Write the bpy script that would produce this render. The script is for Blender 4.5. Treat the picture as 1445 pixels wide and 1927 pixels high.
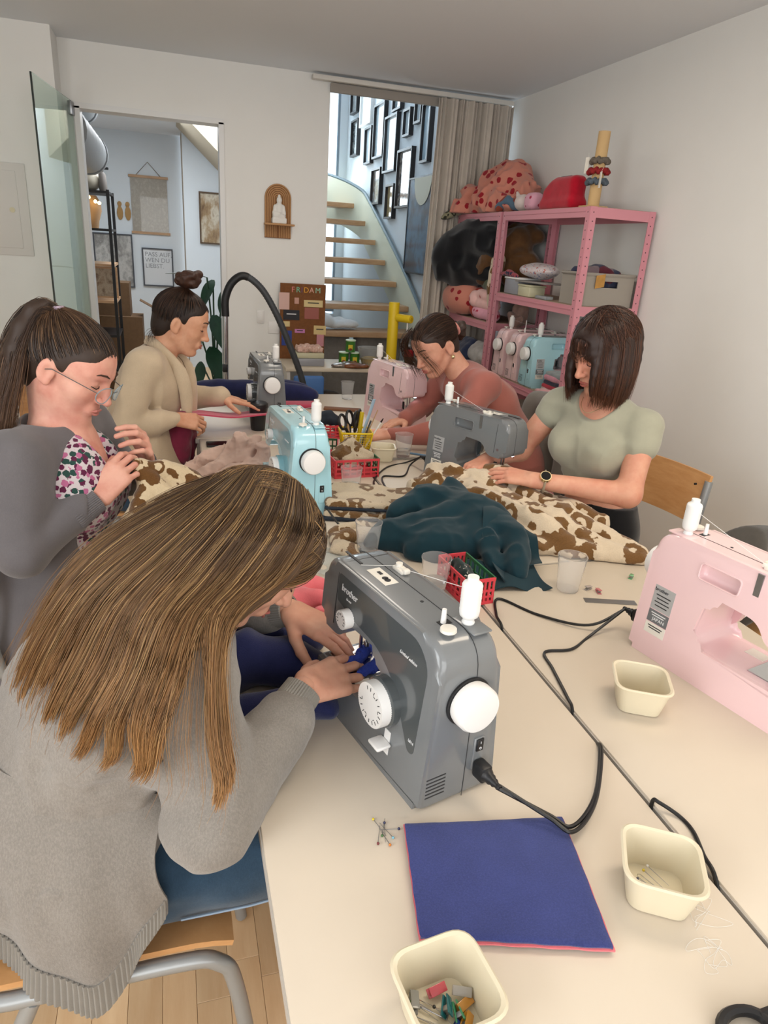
import bpy, bmesh, math, random
import numpy as np
from mathutils import Matrix, Vector
for o in list(bpy.data.objects): bpy.data.objects.remove(o, do_unlink=True)
SC = bpy.context.scene
COL = SC.collection
# ---------------------------------------------------------------- camera
RW = [[0.957333, -0.28178, 0.064141], [-0.044913, -0.364325, -0.930188], [0.285477, 0.887619, -0.361436]]
cam = bpy.data.cameras.new('camera'); camo = bpy.data.objects.new('camera', cam); COL.objects.link(camo)
camo.matrix_world = Matrix(((RW[0][0], -RW[1][0], -RW[2][0], 0), (RW[0][1], -RW[1][1], -RW[2][1], 0),
                            (RW[0][2], -RW[1][2], -RW[2][2], 1.53), (0, 0, 0, 1)))
cam.sensor_fit = 'VERTICAL'; cam.sensor_height = 36; cam.lens = 23.8900
cam.clip_start = 0.02; SC.camera = camo
# ---------------------------------------------------------------- world and light
w = bpy.data.worlds.new('world'); SC.world = w; w.use_nodes = True
w.node_tree.nodes['Background'].inputs[0].default_value = (0.80, 0.90, 1.0, 1)
w.node_tree.nodes['Background'].inputs[1].default_value = 1.6
def area(name, loc, target, sx, sy, watts, col):
    l = bpy.data.lights.new(name, 'AREA'); l.shape = 'RECTANGLE'; l.size = sx; l.size_y = sy; l.energy = watts; l.color = col
    o = bpy.data.objects.new(name, l); COL.objects.link(o); o.location = loc
    o.rotation_euler = (Vector(target) - Vector(loc)).to_track_quat('-Z', 'Y').to_euler()
    return o
area('window_light_rear', (0.3, -2.3, 1.55), (0.5, 2, 1.2), 3.2, 1.7, 56, (0.96, 0.98, 1.0))
area('window_light_left', (-1.66, 0.3, 1.5), (1.5, 1.2, 1.2), 1.8, 1.4, 44, (0.93, 0.97, 1.0))
area('ceiling_lamp_light_near', (1.30, 1.0, 2.44), (1.30, 1.0, 0), 1.2, 0.35, 13, (1.0, 0.86, 0.68))
area('ceiling_lamp_light_far', (0.75, 3.1, 2.44), (0.75, 3.1, 0), 0.35, 1.2, 9, (1.0, 0.90, 0.78))
area('hall_window_light', (1.45, 7.9, 2.6), (1.5, 6.0, 1.6), 0.5, 2.0, 22, (0.78, 0.91, 1.0))
area('next_room_light', (0.1, 7.3, 2.58), (0.1, 7.3, 0), 1.0, 1.6, 42, (0.92, 0.96, 1.0))
SC.view_settings.view_transform = 'Standard'; SC.view_settings.look = 'None'
SC.view_settings.gamma = 1; SC.view_settings.use_curve_mapping = False
SC.view_settings.exposure = 0.14
# ---------------------------------------------------------------- materials
MATS = {}
def srgb(h):
    if isinstance(h, str):
        h = h.lstrip('#'); c = [int(h[i:i+2], 16)/255 for i in (0, 2, 4)]
    else: c = list(h)
    return tuple((x/12.92 if x <= .04045 else ((x+.055)/1.055)**2.4) for x in c) + (1,)
class NT:
    def __init__(s, m):
        s.t = m.node_tree; s.n = s.t.nodes; s.b = s.n['Principled BSDF']
    def new(s, typ, **k):
        n = s.n.new('ShaderNode'+typ)
        for a, v in k.items(): setattr(n, a, v)
        return n
    def link(s, a, b): s.t.links.new(a, b)
    def coord(s, scale=1.0, kind='Object'):
        tc = s.new('TexCoord'); mp = s.new('Mapping')
        sc = scale if hasattr(scale, '__len__') else (scale,)*3
        mp.inputs['Scale'].default_value = sc; s.link(tc.outputs[kind], mp.inputs[0]); return mp.outputs[0]
    def noise(s, vec, scale, detail=3, rough=.5):
        n = s.new('TexNoise'); n.inputs['Scale'].default_value = scale; n.inputs['Detail'].default_value = detail
        n.inputs['Roughness'].default_value = rough; s.link(vec, n.inputs['Vector']); return n.outputs['Fac'], n.outputs['Color']
    def ramp(s, fac, stops, mode='LINEAR'):
        r = s.new('ValToRGB'); r.color_ramp.interpolation = mode; e = r.color_ramp.elements
        while len(e) < len(stops): e.new(.5)
        for x, (p, c) in zip(e, stops): x.position = p; x.color = c
        s.link(fac, r.inputs[0]); return r.outputs[0]
    def math(s, op, a, b=None):
        n = s.new('Math', operation=op)
        for i, v in enumerate((a, b)):
            if v is None: continue
            if isinstance(v, (int, float)): n.inputs[i].default_value = v
            else: s.link(v, n.inputs[i])
        return n.outputs[0]
    def mix(s, fac, a, b, mode='MIX'):
        n = s.new('Mix', data_type='RGBA', blend_type=mode)
        for i, v in ((0, fac), (6, a), (7, b)):
            if isinstance(v, (int, float)): n.inputs[i].default_value = v
            elif isinstance(v, tuple): n.inputs[i].default_value = v
            else: s.link(v, n.inputs[i])
        return n.outputs[2]
    def bump(s, h, strength=.3, dist=.002):
        b = s.new('Bump'); b.inputs['Strength'].default_value = strength; b.inputs['Distance'].default_value = dist
        s.link(h, b.inputs['Height']); s.link(b.outputs[0], s.b.inputs['Normal'])
    def base(s, c): s.link(c, s.b.inputs['Base Color'])
def mat(name, col='#808080', rough=.5, metal=0, spec=.5, trans=0, alpha=1, coat=0, sheen=0, var=0, vscale=30, bump=0, bscale=200, bdist=.001, emit=None, sss=0, ior=1.45):
    if name in MATS: return MATS[name]
    m = bpy.data.materials.new(name); m.use_nodes = True; MATS[name] = m
    t = NT(m); b = t.b; c = srgb(col)
    b.inputs['Base Color'].default_value = c; b.inputs['Roughness'].default_value = rough; b.inputs['Metallic'].default_value = metal
    b.inputs['Specular IOR Level'].default_value = spec; b.inputs['Transmission Weight'].default_value = trans; b.inputs['Alpha'].default_value = alpha
    b.inputs['Coat Weight'].default_value = coat; b.inputs['Sheen Weight'].default_value = sheen; b.inputs['IOR'].default_value = ior
    if sss: b.inputs['Subsurface Weight'].default_value = sss; b.inputs['Subsurface Radius'].default_value = (.01, .004, .002)
    if emit: b.inputs['Emission Color'].default_value = c; b.inputs['Emission Strength'].default_value = emit
    if var or bump:
        v = t.coord(1)
    if var:
        f, _ = t.noise(v, vscale, 4, .6)
        t.base(t.ramp(f, [(.3, tuple(x*(1-var) for x in c[:3])+(1,)), (.7, tuple(min(1, x*(1+var)) for x in c[:3])+(1,))]))
    if bump:
        f, _ = t.noise(v, bscale, 3, .6); t.bump(f, bump, bdist)
    return m
def fabric(name, col, rough=.95, var=.15, vscale=25, fuzz=.4, bscale=500, bdist=.0015, heather=0, sheen=.3):
    if name in MATS: return MATS[name]
    m = mat(name, col, rough, sheen=sheen, spec=.15); t = NT(m); v = t.coord(1); c = srgb(col)
    f, _ = t.noise(v, vscale, 3, .6); g, _ = t.noise(v, bscale, 3, .7)
    cc = t.ramp(f, [(.3, tuple(x*(1-var) for x in c[:3])+(1,)), (.7, tuple(min(1, x*(1+var)) for x in c[:3])+(1,))])
    if heather:
        k, _ = t.noise(t.coord((1, 1, .35)), 420, 4, .8)
        cc = t.mix(t.ramp(k, [(.42, (0, 0, 0, 1)), (.62, (heather,)*3+(1,))]), cc, tuple(min(1, x*2.1+.03) for x in c[:3])+(1,))
    t.base(cc); t.bump(g, fuzz, bdist); return m
def leopard(name, cream='#dccab0', brown='#7c5a33', scale=17, fuzz=.5, dist=.003):
    if name in MATS: return MATS[name]
    m = mat(name, cream, .95, sheen=.3, spec=.1); t = NT(m); v = t.coord(1)
    _, nc = t.noise(v, scale*1.3, 3, .55)
    ad = t.new('VectorMath', operation='MULTIPLY_ADD'); t.link(nc, ad.inputs[0]); ad.inputs[1].default_value = (.055*17/scale,)*3; t.link(v, ad.inputs[2])
    vo = t.new('TexVoronoi'); vo.inputs['Scale'].default_value = scale; vo.inputs['Randomness'].default_value = .8; t.link(ad.outputs[0], vo.inputs['Vector'])
    d = vo.outputs['Distance']
    outer = t.ramp(d, [(.475, (1, 1, 1, 1)), (.50, (0, 0, 0, 1))])
    off, _ = t.noise(v, scale*1.1, 1, .5)
    d2 = t.math('ADD', d, t.math('MULTIPLY', t.math('SUBTRACT', off, .5), .55))
    inner = t.ramp(d2, [(.14, (1, 1, 1, 1)), (.165, (0, 0, 0, 1))])
    fac = t.math('SUBTRACT', outer, inner)
    nz, _ = t.noise(v, 260, 3, .7)
    br = t.mix(t.ramp(nz, [(.3, (0, 0, 0, 1)), (.7, (1, 1, 1, 1))]), tuple(x*.75 for x in srgb(brown)[:3])+(1,), srgb(brown))
    cr = t.mix(t.ramp(nz, [(.3, (0, 0, 0, 1)), (.7, (1, 1, 1, 1))]), tuple(x*.88 for x in srgb(cream)[:3])+(1,), srgb(cream))
    t.base(t.mix(fac, cr, br)); t.bump(nz, fuzz, dist); return m
def spots(name, base, spot, scale=22, size=.34, second=None, third=None, rnd=.6, warp=.03, fuzz=.4):
    if name in MATS: return MATS[name]
    m = mat(name, base, .92, sheen=.2, spec=.15); t = NT(m); v = t.coord(1)
    _, nc = t.noise(v, scale*1.5, 2, .5)
    ad = t.new('VectorMath', operation='MULTIPLY_ADD'); t.link(nc, ad.inputs[0]); ad.inputs[1].default_value = (warp,)*3; t.link(v, ad.inputs[2])
    vo = t.new('TexVoronoi'); vo.inputs['Scale'].default_value = scale; vo.inputs['Randomness'].default_value = rnd; t.link(ad.outputs[0], vo.inputs['Vector'])
    sc = srgb(spot)
    if second:
        sp = t.new('SeparateColor'); t.link(vo.outputs['Color'], sp.inputs[0])
        st = [(0, srgb(spot)), (.4, srgb(second))] + ([(.7, srgb(third))] if third else [])
        sc = t.ramp(sp.outputs[0], st, 'CONSTANT')
    fac = t.ramp(vo.outputs['Distance'], [(size, (1, 1, 1, 1)), (size+.03, (0, 0, 0, 1))])
    t.base(t.mix(fac, srgb(base), sc)); g, _ = t.noise(v, 400, 3, .7); t.bump(g, fuzz, .0012); return m
def wood(name, a, b, scale=(2, 30, 30), rough=.45, coat=0):
    if name in MATS: return MATS[name]
    m = mat(name, a, rough, coat=coat); t = NT(m); v = t.coord(scale)
    oi = t.new('ObjectInfo'); ad = t.new('VectorMath', operation='ADD')
    cm = t.new('CombineXYZ'); t.link(t.math('MULTIPLY', oi.outputs['Random'], 40), cm.inputs[0]); t.link(t.math('MULTIPLY', oi.outputs['Random'], 17), cm.inputs[1])
    t.link(v, ad.inputs[0]); t.link(cm.outputs[0], ad.inputs[1])
    f, _ = t.noise(ad.outputs[0], 2.2, 5, .65)
    c = t.ramp(f, [(.3, srgb(a)), (.7, srgb(b))])
    hs = t.new('HueSaturation'); t.link(c, hs.inputs['Color']); t.link(t.math('ADD', t.math('MULTIPLY', oi.outputs['Random'], .3), .85), hs.inputs['Value'])
    t.base(hs.outputs[0]); t.bump(f, .15, .001); return m
def hairmat(name, root, tip, light, rough=.42):
    if name in MATS: return MATS[name]
    m = mat(name, root, rough, spec=.5); t = NT(m)
    at = t.new('Attribute', attribute_name='hair'); sp = t.new('SeparateColor'); t.link(at.outputs['Color'], sp.inputs[0])
    c = t.ramp(sp.outputs[0], [(.25, srgb(root)), (.95, srgb(tip))])
    k = t.ramp(sp.outputs[1], [(.60, (0, 0, 0, 1)), (.97, (.8, .8, .8, 1))])
    c = t.mix(k, c, srgb(light))
    hs = t.new('HueSaturation'); t.link(c, hs.inputs['Color']); t.link(t.math('ADD', t.math('MULTIPLY', sp.outputs[2], .75), .6), hs.inputs['Value'])
    t.base(hs.outputs[0]); return m
# ---------------------------------------------------------------- objects
def thing(name, label, cat, loc=(0, 0, 0), rotz=0, group=None):
    o = bpy.data.objects.new(name, None); COL.objects.link(o); o.location = loc; o.rotation_euler = (0, 0, rotz)
    o.empty_display_size = .05
    return tag(o, label, cat, group)
def tag(o, label=None, cat=None, group=None, kind=None):
    if label: o['label'] = label
    if cat: o['category'] = cat
    if group: o['group'] = group
    if kind: o['kind'] = kind
    return o
def link(name, me, m, parent=None, world=False, smooth=True):
    o = bpy.data.objects.new(name, me); COL.objects.link(o)
    if m is not None: me.materials.append(m)
    if parent is not None:
        o.parent = parent
        if world:
            q = parent; L = Vector((0, 0, 0))
            while q is not None: L += q.location; q = q.parent
            o.location = -L
    return o
def npmesh(name, V, F, smooth=True):
    V = np.asarray(V, np.float32); F = np.asarray(F, np.int32); k = F.shape[1]
    me = bpy.data.meshes.new(name)
    me.vertices.add(len(V)); me.vertices.foreach_set('co', V.ravel())
    me.loops.add(F.size); me.loops.foreach_set('vertex_index', F.ravel())
    me.polygons.add(len(F)); me.polygons.foreach_set('loop_start', np.arange(0, F.size, k, dtype=np.int32))
    me.polygons.foreach_set('use_smooth', np.full(len(F), smooth))
    me.update(); me.validate(); return me
def copy_tree(o, parent=None):
    c = o.copy(); COL.objects.link(c); c.parent = parent
    for ch in list(o.children): copy_tree(ch, c)
    return c
def frame(p, q):
    z = Vector(q)-Vector(p); z.normalize()
    x = z.orthogonal().normalized(); return x, z.cross(x), z
def RZ(a): return Matrix.Rotation(a, 4, 'Z')
def RX(a): return Matrix.Rotation(a, 4, 'X')
def RY(a): return Matrix.Rotation(a, 4, 'Y')
def TR(x, y, z): return Matrix.Translation((x, y, z))
class MB:
    def __init__(s): s.v = []; s.f = []
    def add(s, vs, fs, M=None):
        n = len(s.v)
        if M is not None: vs = [M @ Vector(p) for p in vs]
        s.v += [tuple(p) for p in vs]; s.f += [tuple(i+n for i in f) for f in fs]; return s
    def box(s, c, d, M=None):
        x, y, z = c; a, b, e = d[0]/2, d[1]/2, d[2]/2
        vs = [(x+i*a, y+j*b, z+k*e) for k in (-1, 1) for j in (-1, 1) for i in (-1, 1)]
        return s.add(vs, [(0, 2, 3, 1), (4, 5, 7, 6), (0, 1, 5, 4), (2, 6, 7, 3), (0, 4, 6, 2), (1, 3, 7, 5)], M)
    def rbox(s, c, d, r, seg=2, M=None):
        bm = bmesh.new(); bmesh.ops.create_cube(bm, size=1)
        for v in bm.verts: v.co = Vector((v.co.x*d[0]+c[0], v.co.y*d[1]+c[1], v.co.z*d[2]+c[2]))
        bmesh.ops.bevel(bm, geom=bm.edges[:], offset=r, segments=seg, profile=.5, affect='EDGES')
        return s.bm(bm, M)
    def bm(s, bm, M=None):
        bm.verts.index_update()
        s.add([v.co.copy() for v in bm.verts], [tuple(v.index for v in f.verts) for f in bm.faces], M); bm.free(); return s
    def cyl(s, p, q, r, r2=None, n=16, cap=True, M=None):
        r2 = r if r2 is None else r2; x, y, z = frame(p, q); p = Vector(p); q = Vector(q)
        vs = []; fs = []
        for (c, rr) in ((p, r), (q, r2)):
            for i in range(n):
                a = 2*math.pi*i/n; vs.append(c+(x*math.cos(a)+y*math.sin(a))*rr)
        for i in range(n): j = (i+1) % n; fs.append((i, j, n+j, n+i))
        if cap: fs += [tuple(range(n-1, -1, -1)), tuple(range(n, 2*n))]
        return s.add(vs, fs, M)
    def tube(s, path, r, n=8, closed=False, M=None, flat=None):
        P = [Vector(p) for p in path]; m = len(P); vs = []; fs = []; up = None
        for i in range(m):
            if closed: t = P[(i+1) % m]-P[i-1]
            else: t = P[min(i+1, m-1)]-P[max(i-1, 0)]
            t.normalize()
            if up is None: up = t.orthogonal().normalized()
            up = (up-t*up.dot(t)).normalized(); w = t.cross(up)
            rr = r[i] if hasattr(r, '__len__') else r
            for k in range(n):
                a = 2*math.pi*k/n; vs.append(P[i]+(up*math.cos(a)+w*math.sin(a)*(flat or 1))*rr)
        for i in range(m if closed else m-1):
            j = (i+1) % m
            for k in range(n): l = (k+1) % n; fs.append((i*n+k, i*n+l, j*n+l, j*n+k))
        if not closed: fs += [tuple(range(n-1, -1, -1)), tuple(range((m-1)*n, m*n))]
        return s.add(vs, fs, M)
    def lathe(s, prof, n=24, M=None, cap0=True, cap1=True):
        vs = []; fs = []; m = len(prof)
        for r, z in prof:
            for i in range(n): a = 2*math.pi*i/n; vs.append((r*math.cos(a), r*math.sin(a), z))
        for j in range(m-1):
            for i in range(n): k = (i+1) % n; fs.append((j*n+i, j*n+k, (j+1)*n+k, (j+1)*n+i))
        if cap0: fs.append(tuple(range(n-1, -1, -1)))
        if cap1: fs.append(tuple(range((m-1)*n, m*n)))
        return s.add(vs, fs, M)
    def prism(s, poly, z0, z1, M=None, bev=0, seg=2):
        n = len(poly); bm = bmesh.new()
        a = [bm.verts.new((x, y, z0)) for x, y in poly]; b = [bm.verts.new((x, y, z1)) for x, y in poly]
        fa = bm.faces.new(a[::-1]); fb = bm.faces.new(b)
        for i in range(n): j = (i+1) % n; bm.faces.new((a[i], a[j], b[j], b[i]))
        if bev:
            bmesh.ops.bevel(bm, geom=list({e for f in (fa, fb) for e in f.edges}), offset=bev, segments=seg, profile=.5, affect='EDGES')
        bmesh.ops.recalc_face_normals(bm, faces=bm.faces[:])
        return s.bm(bm, M)
    def ball(s, c, r, n=12, M=None):
        r = r if hasattr(r, '__len__') else (r,)*3; vs = []; fs = []; m = n//2
        for j in range(1, m):
            t = math.pi*j/m
            for i in range(n): a = 2*math.pi*i/n; vs.append((c[0]+r[0]*math.sin(t)*math.cos(a), c[1]+r[1]*math.sin(t)*math.sin(a), c[2]+r[2]*math.cos(t)))
        for j in range(m-2):
            for i in range(n): k = (i+1) % n; fs.append((j*n+i, (j+1)*n+i, (j+1)*n+k, j*n+k))
        t0 = len(vs); vs += [(c[0], c[1], c[2]+r[2]), (c[0], c[1], c[2]-r[2])]
        for i in range(n): k = (i+1) % n; fs += [(t0, i, k), (t0+1, (m-2)*n+k, (m-2)*n+i)]
        return s.add(vs, fs, M)
    def sheet(s, fn, nu, nv, thick=.002):
        """fn(u,v) -> point; a bent sheet with real thickness"""
        P = np.array([[fn(i/(nu-1), j/(nv-1)) for j in range(nv)] for i in range(nu)])
        du = np.gradient(P, axis=0); dv = np.gradient(P, axis=1); N = np.cross(du, dv); N /= (np.linalg.norm(N, axis=2, keepdims=True)+1e-9)
        A = P+N*thick/2; B = P-N*thick/2; n = nu*nv
        vs = [tuple(p) for p in A.reshape(-1, 3)]+[tuple(p) for p in B.reshape(-1, 3)]; fs = []
        I = lambda i, j: i*nv+j
        for i in range(nu-1):
            for j in range(nv-1):
                a, b, c, d = I(i, j), I(i+1, j), I(i+1, j+1), I(i, j+1); fs += [(a, b, c, d), (n+d, n+c, n+b, n+a)]
        for i in range(nu-1): fs += [(I(i+1, 0), I(i, 0), n+I(i, 0), n+I(i+1, 0)), (I(i, nv-1), I(i+1, nv-1), n+I(i+1, nv-1), n+I(i, nv-1))]
        for j in range(nv-1): fs += [(I(0, j), I(0, j+1), n+I(0, j+1), n+I(0, j)), (I(nu-1, j+1), I(nu-1, j), n+I(nu-1, j), n+I(nu-1, j+1))]
        return s.add(vs, fs)
    def mesh(s, name, smooth=True, ang=40):
        me = bpy.data.meshes.new(name); me.from_pydata(s.v, [], s.f); me.update()
        if smooth:
            me.polygons.foreach_set('use_smooth', [True]*len(me.polygons))
            me.set_sharp_from_angle(angle=math.radians(ang))
        return me
    def build(s, name, m, parent=None, world=False, smooth=True, ang=40):
        return link(name, s.mesh(name, smooth, ang), m, parent, world)
def bez(pts, n=24):
    """Catmull-Rom through pts"""
    P = np.array(pts, float); Q = np.vstack([2*P[0]-P[1], P, 2*P[-1]-P[-2]]); out = []
    m = len(P)-1
    for k in range(n+1):
        t = k/n*m; i = min(int(t), m-1); t -= i; a, b, c, d = Q[i:i+4]
        out.append(.5*((2*b)+(-a+c)*t+(2*a-5*b+4*c-d)*t*t+(-a+3*b-3*c+d)*t**3))
    return np.array(out)
def rounded(poly, r, seg=4):
    out = []; n = len(poly)
    for i in range(n):
        rr = r[i] if hasattr(r, '__len__') else r
        p = Vector(poly[i]); a = Vector(poly[i-1])-p; b = Vector(poly[(i+1) % n])-p
        if rr <= 0: out.append(tuple(p)); continue
        k = min(rr, a.length*.49, b.length*.49); A = p+a.normalized()*k; B = p+b.normalized()*k
        for j in range(seg+1): t = j/seg; out.append(tuple(A*(1-t)**2+p*2*t*(1-t)+B*t*t))
    return out
def text(name, s, size, m, M, parent, depth=.0004, align='CENTER', shear=0, world=False, xs=1):
    c = bpy.data.curves.new(name, 'FONT'); c.body = s; c.size = size; c.extrude = depth; c.align_x = align; c.align_y = 'CENTER'; c.shear = shear; c.resolution_u = 3
    o = bpy.data.objects.new(name+'_tmp', c); COL.objects.link(o)
    me = bpy.data.meshes.new_from_object(o.evaluated_get(bpy.context.evaluated_depsgraph_get()))
    bpy.data.objects.remove(o, do_unlink=True)
    me.transform(M @ Matrix.Diagonal((xs, 1, 1, 1))); me.name = name; me.materials.clear()
    return link(name, me, m, parent, world)
# ---------------------------------------------------------------- implicit surfaces
rng = np.random.default_rng(7)
def vnoise(P, scale, seed=0):
    r = np.random.default_rng(seed); T = r.random((32, 32, 32)).astype(np.float32)
    Q = P*scale+100; I = np.floor(Q).astype(int); F = Q-I; F = F*F*(3-2*F); I &= 31; J = (I+1) & 31
    x0, y0, z0 = I.T; x1, y1, z1 = J.T; fx, fy, fz = F.T
    def L(a, b, t): return a+(b-a)*t
    return L(L(L(T[x0, y0, z0], T[x1, y0, z0], fx), L(T[x0, y1, z0], T[x1, y1, z0], fx), fy),
             L(L(T[x0, y0, z1], T[x1, y0, z1], fx), L(T[x0, y1, z1], T[x1, y1, z1], fx), fy), fz)*2-1
class SDF:
    def __init__(s, lo, hi, h):
        s.lo = np.array(lo, float); s.h = h; s.n = np.ceil((np.array(hi)-s.lo)/h).astype(int)+1
        s.f = np.full(s.n, .05, np.float32)
    def sub(s, lo, hi):
        a = np.clip(np.floor((lo-s.lo)/s.h).astype(int), 0, s.n); b = np.clip(np.ceil((hi-s.lo)/s.h).astype(int)+1, 0, s.n)
        if (b <= a).any(): return None, None
        sl = tuple(slice(i, j) for i, j in zip(a, b))
        ax = [((np.arange(i, j)*s.h+o)).astype(np.float32) for i, j, o in zip(a, b, s.lo)]
        return sl, np.meshgrid(*ax, indexing='ij', sparse=True)
    def _op(s, sl, d, k, op):
        f = s.f[sl]
        if op == 'u':
            if k > 0: hh = np.maximum(k-np.abs(f-d), 0)/k; r = np.minimum(f, d)-hh*hh*k*.25
            else: r = np.minimum(f, d)
        elif op == 's':
            d = -d
            if k > 0: hh = np.maximum(k-np.abs(f-d), 0)/k; r = np.maximum(f, d)+hh*hh*k*.25
            else: r = np.maximum(f, d)
        else: r = np.maximum(f, d)
        s.f[sl] = r
    def cap(s, p, q, r1, r2=None, k=.01, op='u', sq=None):
        """tapered capsule"""
        r2 = r1 if r2 is None else r2; p = np.array(p, float); q = np.array(q, float); R = max(r1, r2)+k+.03
        sl, g = s.sub(np.minimum(p, q)-R, np.maximum(p, q)+R)
        if sl is None: return s
        d = q-p; L2 = max(d@d, 1e-9); X = [g[i]-p[i] for i in range(3)]
        t = np.clip((X[0]*d[0]+X[1]*d[1]+X[2]*d[2])/L2, 0, 1)
        D = np.sqrt((X[0]-t*d[0])**2+(X[1]-t*d[1])**2+(X[2]-t*d[2])**2)-(r1+(r2-r1)*t)
        s._op(sl, D, k, op); return s
    def chain(s, pts, rs, k=.01, op='u'):
        for i in range(len(pts)-1):
            a = rs[i] if hasattr(rs, '__len__') else rs; b = rs[i+1] if hasattr(rs, '__len__') else rs
            s.cap(pts[i], pts[i+1], a, b, k, op)
        return s
    def ell(s, c, r, A=None, k=.01, op='u'):
        """ellipsoid; A = rows of local axes in world"""
        c = np.array(c, float); r = np.array(r if hasattr(r, '__len__') else (r,)*3, float); A = np.eye(3) if A is None else np.array(A, float)
        R = r.max()+k+.03; sl, g = s.sub(c-R, c+R)
        if sl is None: return s
        X = [g[i]-c[i] for i in range(3)]
        U = [A[j][0]*X[0]+A[j][1]*X[1]+A[j][2]*X[2] for j in range(3)]
        k0 = np.sqrt(sum((U[j]/r[j])**2 for j in range(3))); k1 = np.sqrt(sum((U[j]/r[j]**2)**2 for j in range(3)))
        s._op(sl, k0*(k0-1)/np.maximum(k1, 1e-6), k, op); return s
    def box(s, c, half, A=None, rad=.005, k=.01, op='u'):
        c = np.array(c, float); half = np.array(half, float); A = np.eye(3) if A is None else np.array(A, float)
        R = np.linalg.norm(half)+k+.03; sl, g = s.sub(c-R, c+R)
        if sl is None: return s
        X = [g[i]-c[i] for i in range(3)]
        U = [np.abs(A[j][0]*X[0]+A[j][1]*X[1]+A[j][2]*X[2])-(half[j]-rad) for j in range(3)]
        D = np.sqrt(sum(np.maximum(u, 0)**2 for u in U))+np.minimum(np.maximum(np.maximum(U[0], U[1]), U[2]), 0)-rad
        s._op(sl, D, k, op); return s
    def plane(s, p, n, k=0):
        """keep the half space where (x-p).n < 0"""
        n = np.array(n, float); n /= np.linalg.norm(n); p = np.array(p, float)
        sl, g = s.sub(s.lo, s.lo+s.n*s.h)
        d = (g[0]-p[0])*n[0]+(g[1]-p[1])*n[1]+(g[2]-p[2])*n[2]
        s._op(sl, -d, k, 's'); return s
    def shell(s, t):
        s.f = np.maximum(s.f, -(s.f+t)); return s
    def noise(s, amp, scale, seed=0, stretch=(1, 1, 1), A=None, mask=None):
        idx = np.nonzero(np.abs(s.f) < amp*2+s.h*3); P = np.stack(idx, 1)*s.h+s.lo
        Q = P if A is None else P@np.array(A).T
        n = vnoise(Q*np.array(stretch), scale, seed)*amp
        if mask is not None: n = n*mask(P)
        s.f[idx] += n.astype(np.float32); return s
    def ridge(s, amp, scale, seed=0, stretch=(1, 1, 1), A=None):
        idx = np.nonzero(np.abs(s.f) < amp*2+s.h*3); P = np.stack(idx, 1)*s.h+s.lo
        Q = P if A is None else P@np.array(A).T
        Q = Q+np.stack([vnoise(P, scale*.6, seed+k) for k in (5, 6, 7)], 1)*(.25/scale)
        n = 1-np.abs(vnoise(Q*np.array(stretch), scale, seed))*2.6
        s.f[idx] -= (n*amp).astype(np.float32); return s
    def fn(s, f, band=.02):
        idx = np.nonzero(np.abs(s.f) < band); P = np.stack(idx, 1)*s.h+s.lo
        s.f[idx] += f(P).astype(np.float32); return s
    def surf(s, relax=1):
        f = s.f.copy(); n = s.n
        f[0] = f[-1] = .05; f[:, 0] = f[:, -1] = .05; f[:, :, 0] = f[:, :, -1] = .05
        S = f < 0; sh = (slice(0, -1), slice(1, None))
        cnt = np.zeros(n-1, np.int8)
        for i in (0, 1):
            for j in (0, 1):
                for k in (0, 1): cnt += S[sh[i], sh[j], sh[k]]
        act = (cnt > 0) & (cnt < 8); ci = np.stack(np.nonzero(act), 1)
        ids = np.full(n-1, -1, np.int32); ids[act] = np.arange(len(ci))
        acc = np.zeros((len(ci), 3)); num = np.zeros(len(ci)); cor = {}
        for i in (0, 1):
            for j in (0, 1):
                for k in (0, 1): cor[i, j, k] = f[ci[:, 0]+i, ci[:, 1]+j, ci[:, 2]+k]
        for a in cor:
            for ax in range(3):
                if a[ax]: continue
                b = list(a); b[ax] = 1; b = tuple(b); va, vb = cor[a], cor[b]; m = (va < 0) != (vb < 0)
                t = va[m]/(va[m]-vb[m]); p = np.tile(np.array(a, float), (m.sum(), 1)); p[:, ax] = t
                acc[m] += p; num[m] += 1
        V = (ci+acc/num[:, None])*s.h+s.lo; F = []
        for ax in range(3):
            o = [x for x in range(3) if x != ax]
            s0 = [slice(1, -1)]*3; s0[ax] = slice(0, -1); s1 = list(s0); s1[ax] = slice(1, None)
            A = S[tuple(s0)]; B = S[tuple(s1)]
            for sg, msk in ((1, A & ~B), (-1, ~A & B)):
                e = np.stack(np.nonzero(msk), 1)
                if not len(e): continue
                e[:, o[0]] += 1; e[:, o[1]] += 1
                def c(d0, d1):
                    q = e.copy(); q[:, o[0]] += d0; q[:, o[1]] += d1; return ids[q[:, 0], q[:, 1], q[:, 2]]
                Q = np.stack([c(-1, -1), c(0, -1), c(0, 0), c(-1, 0)], 1)
                flip = (sg == 1) == (ax == 1)
                F.append(Q[:, ::-1] if flip else Q)
        F = np.concatenate(F) if F else np.zeros((0, 4), int)
        for _ in range(relax):
            a = np.zeros_like(V); w = np.zeros(len(V))
            for i in range(4):
                j = (i+1) % 4
                np.add.at(a, F[:, i], V[F[:, j]]); np.add.at(w, F[:, i], 1); np.add.at(a, F[:, j], V[F[:, i]]); np.add.at(w, F[:, j], 1)
            V = V*.5+a/np.maximum(w, 1)[:, None]*.5
        return V, F
    def build(s, name, m, parent=None, world=True, relax=1):
        V, F = s.surf(relax); return link(name, npmesh(name, V, F), m, parent, world)
def bounds(pts, pad):
    P = np.array(pts, float); return P.min(0)-pad, P.max(0)+pad
def merge(*vf):
    V = []; F = []; n = 0
    for v, f in vf: V.append(v); F.append(f+n); n += len(v)
    return np.concatenate(V), np.concatenate(F)
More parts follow.
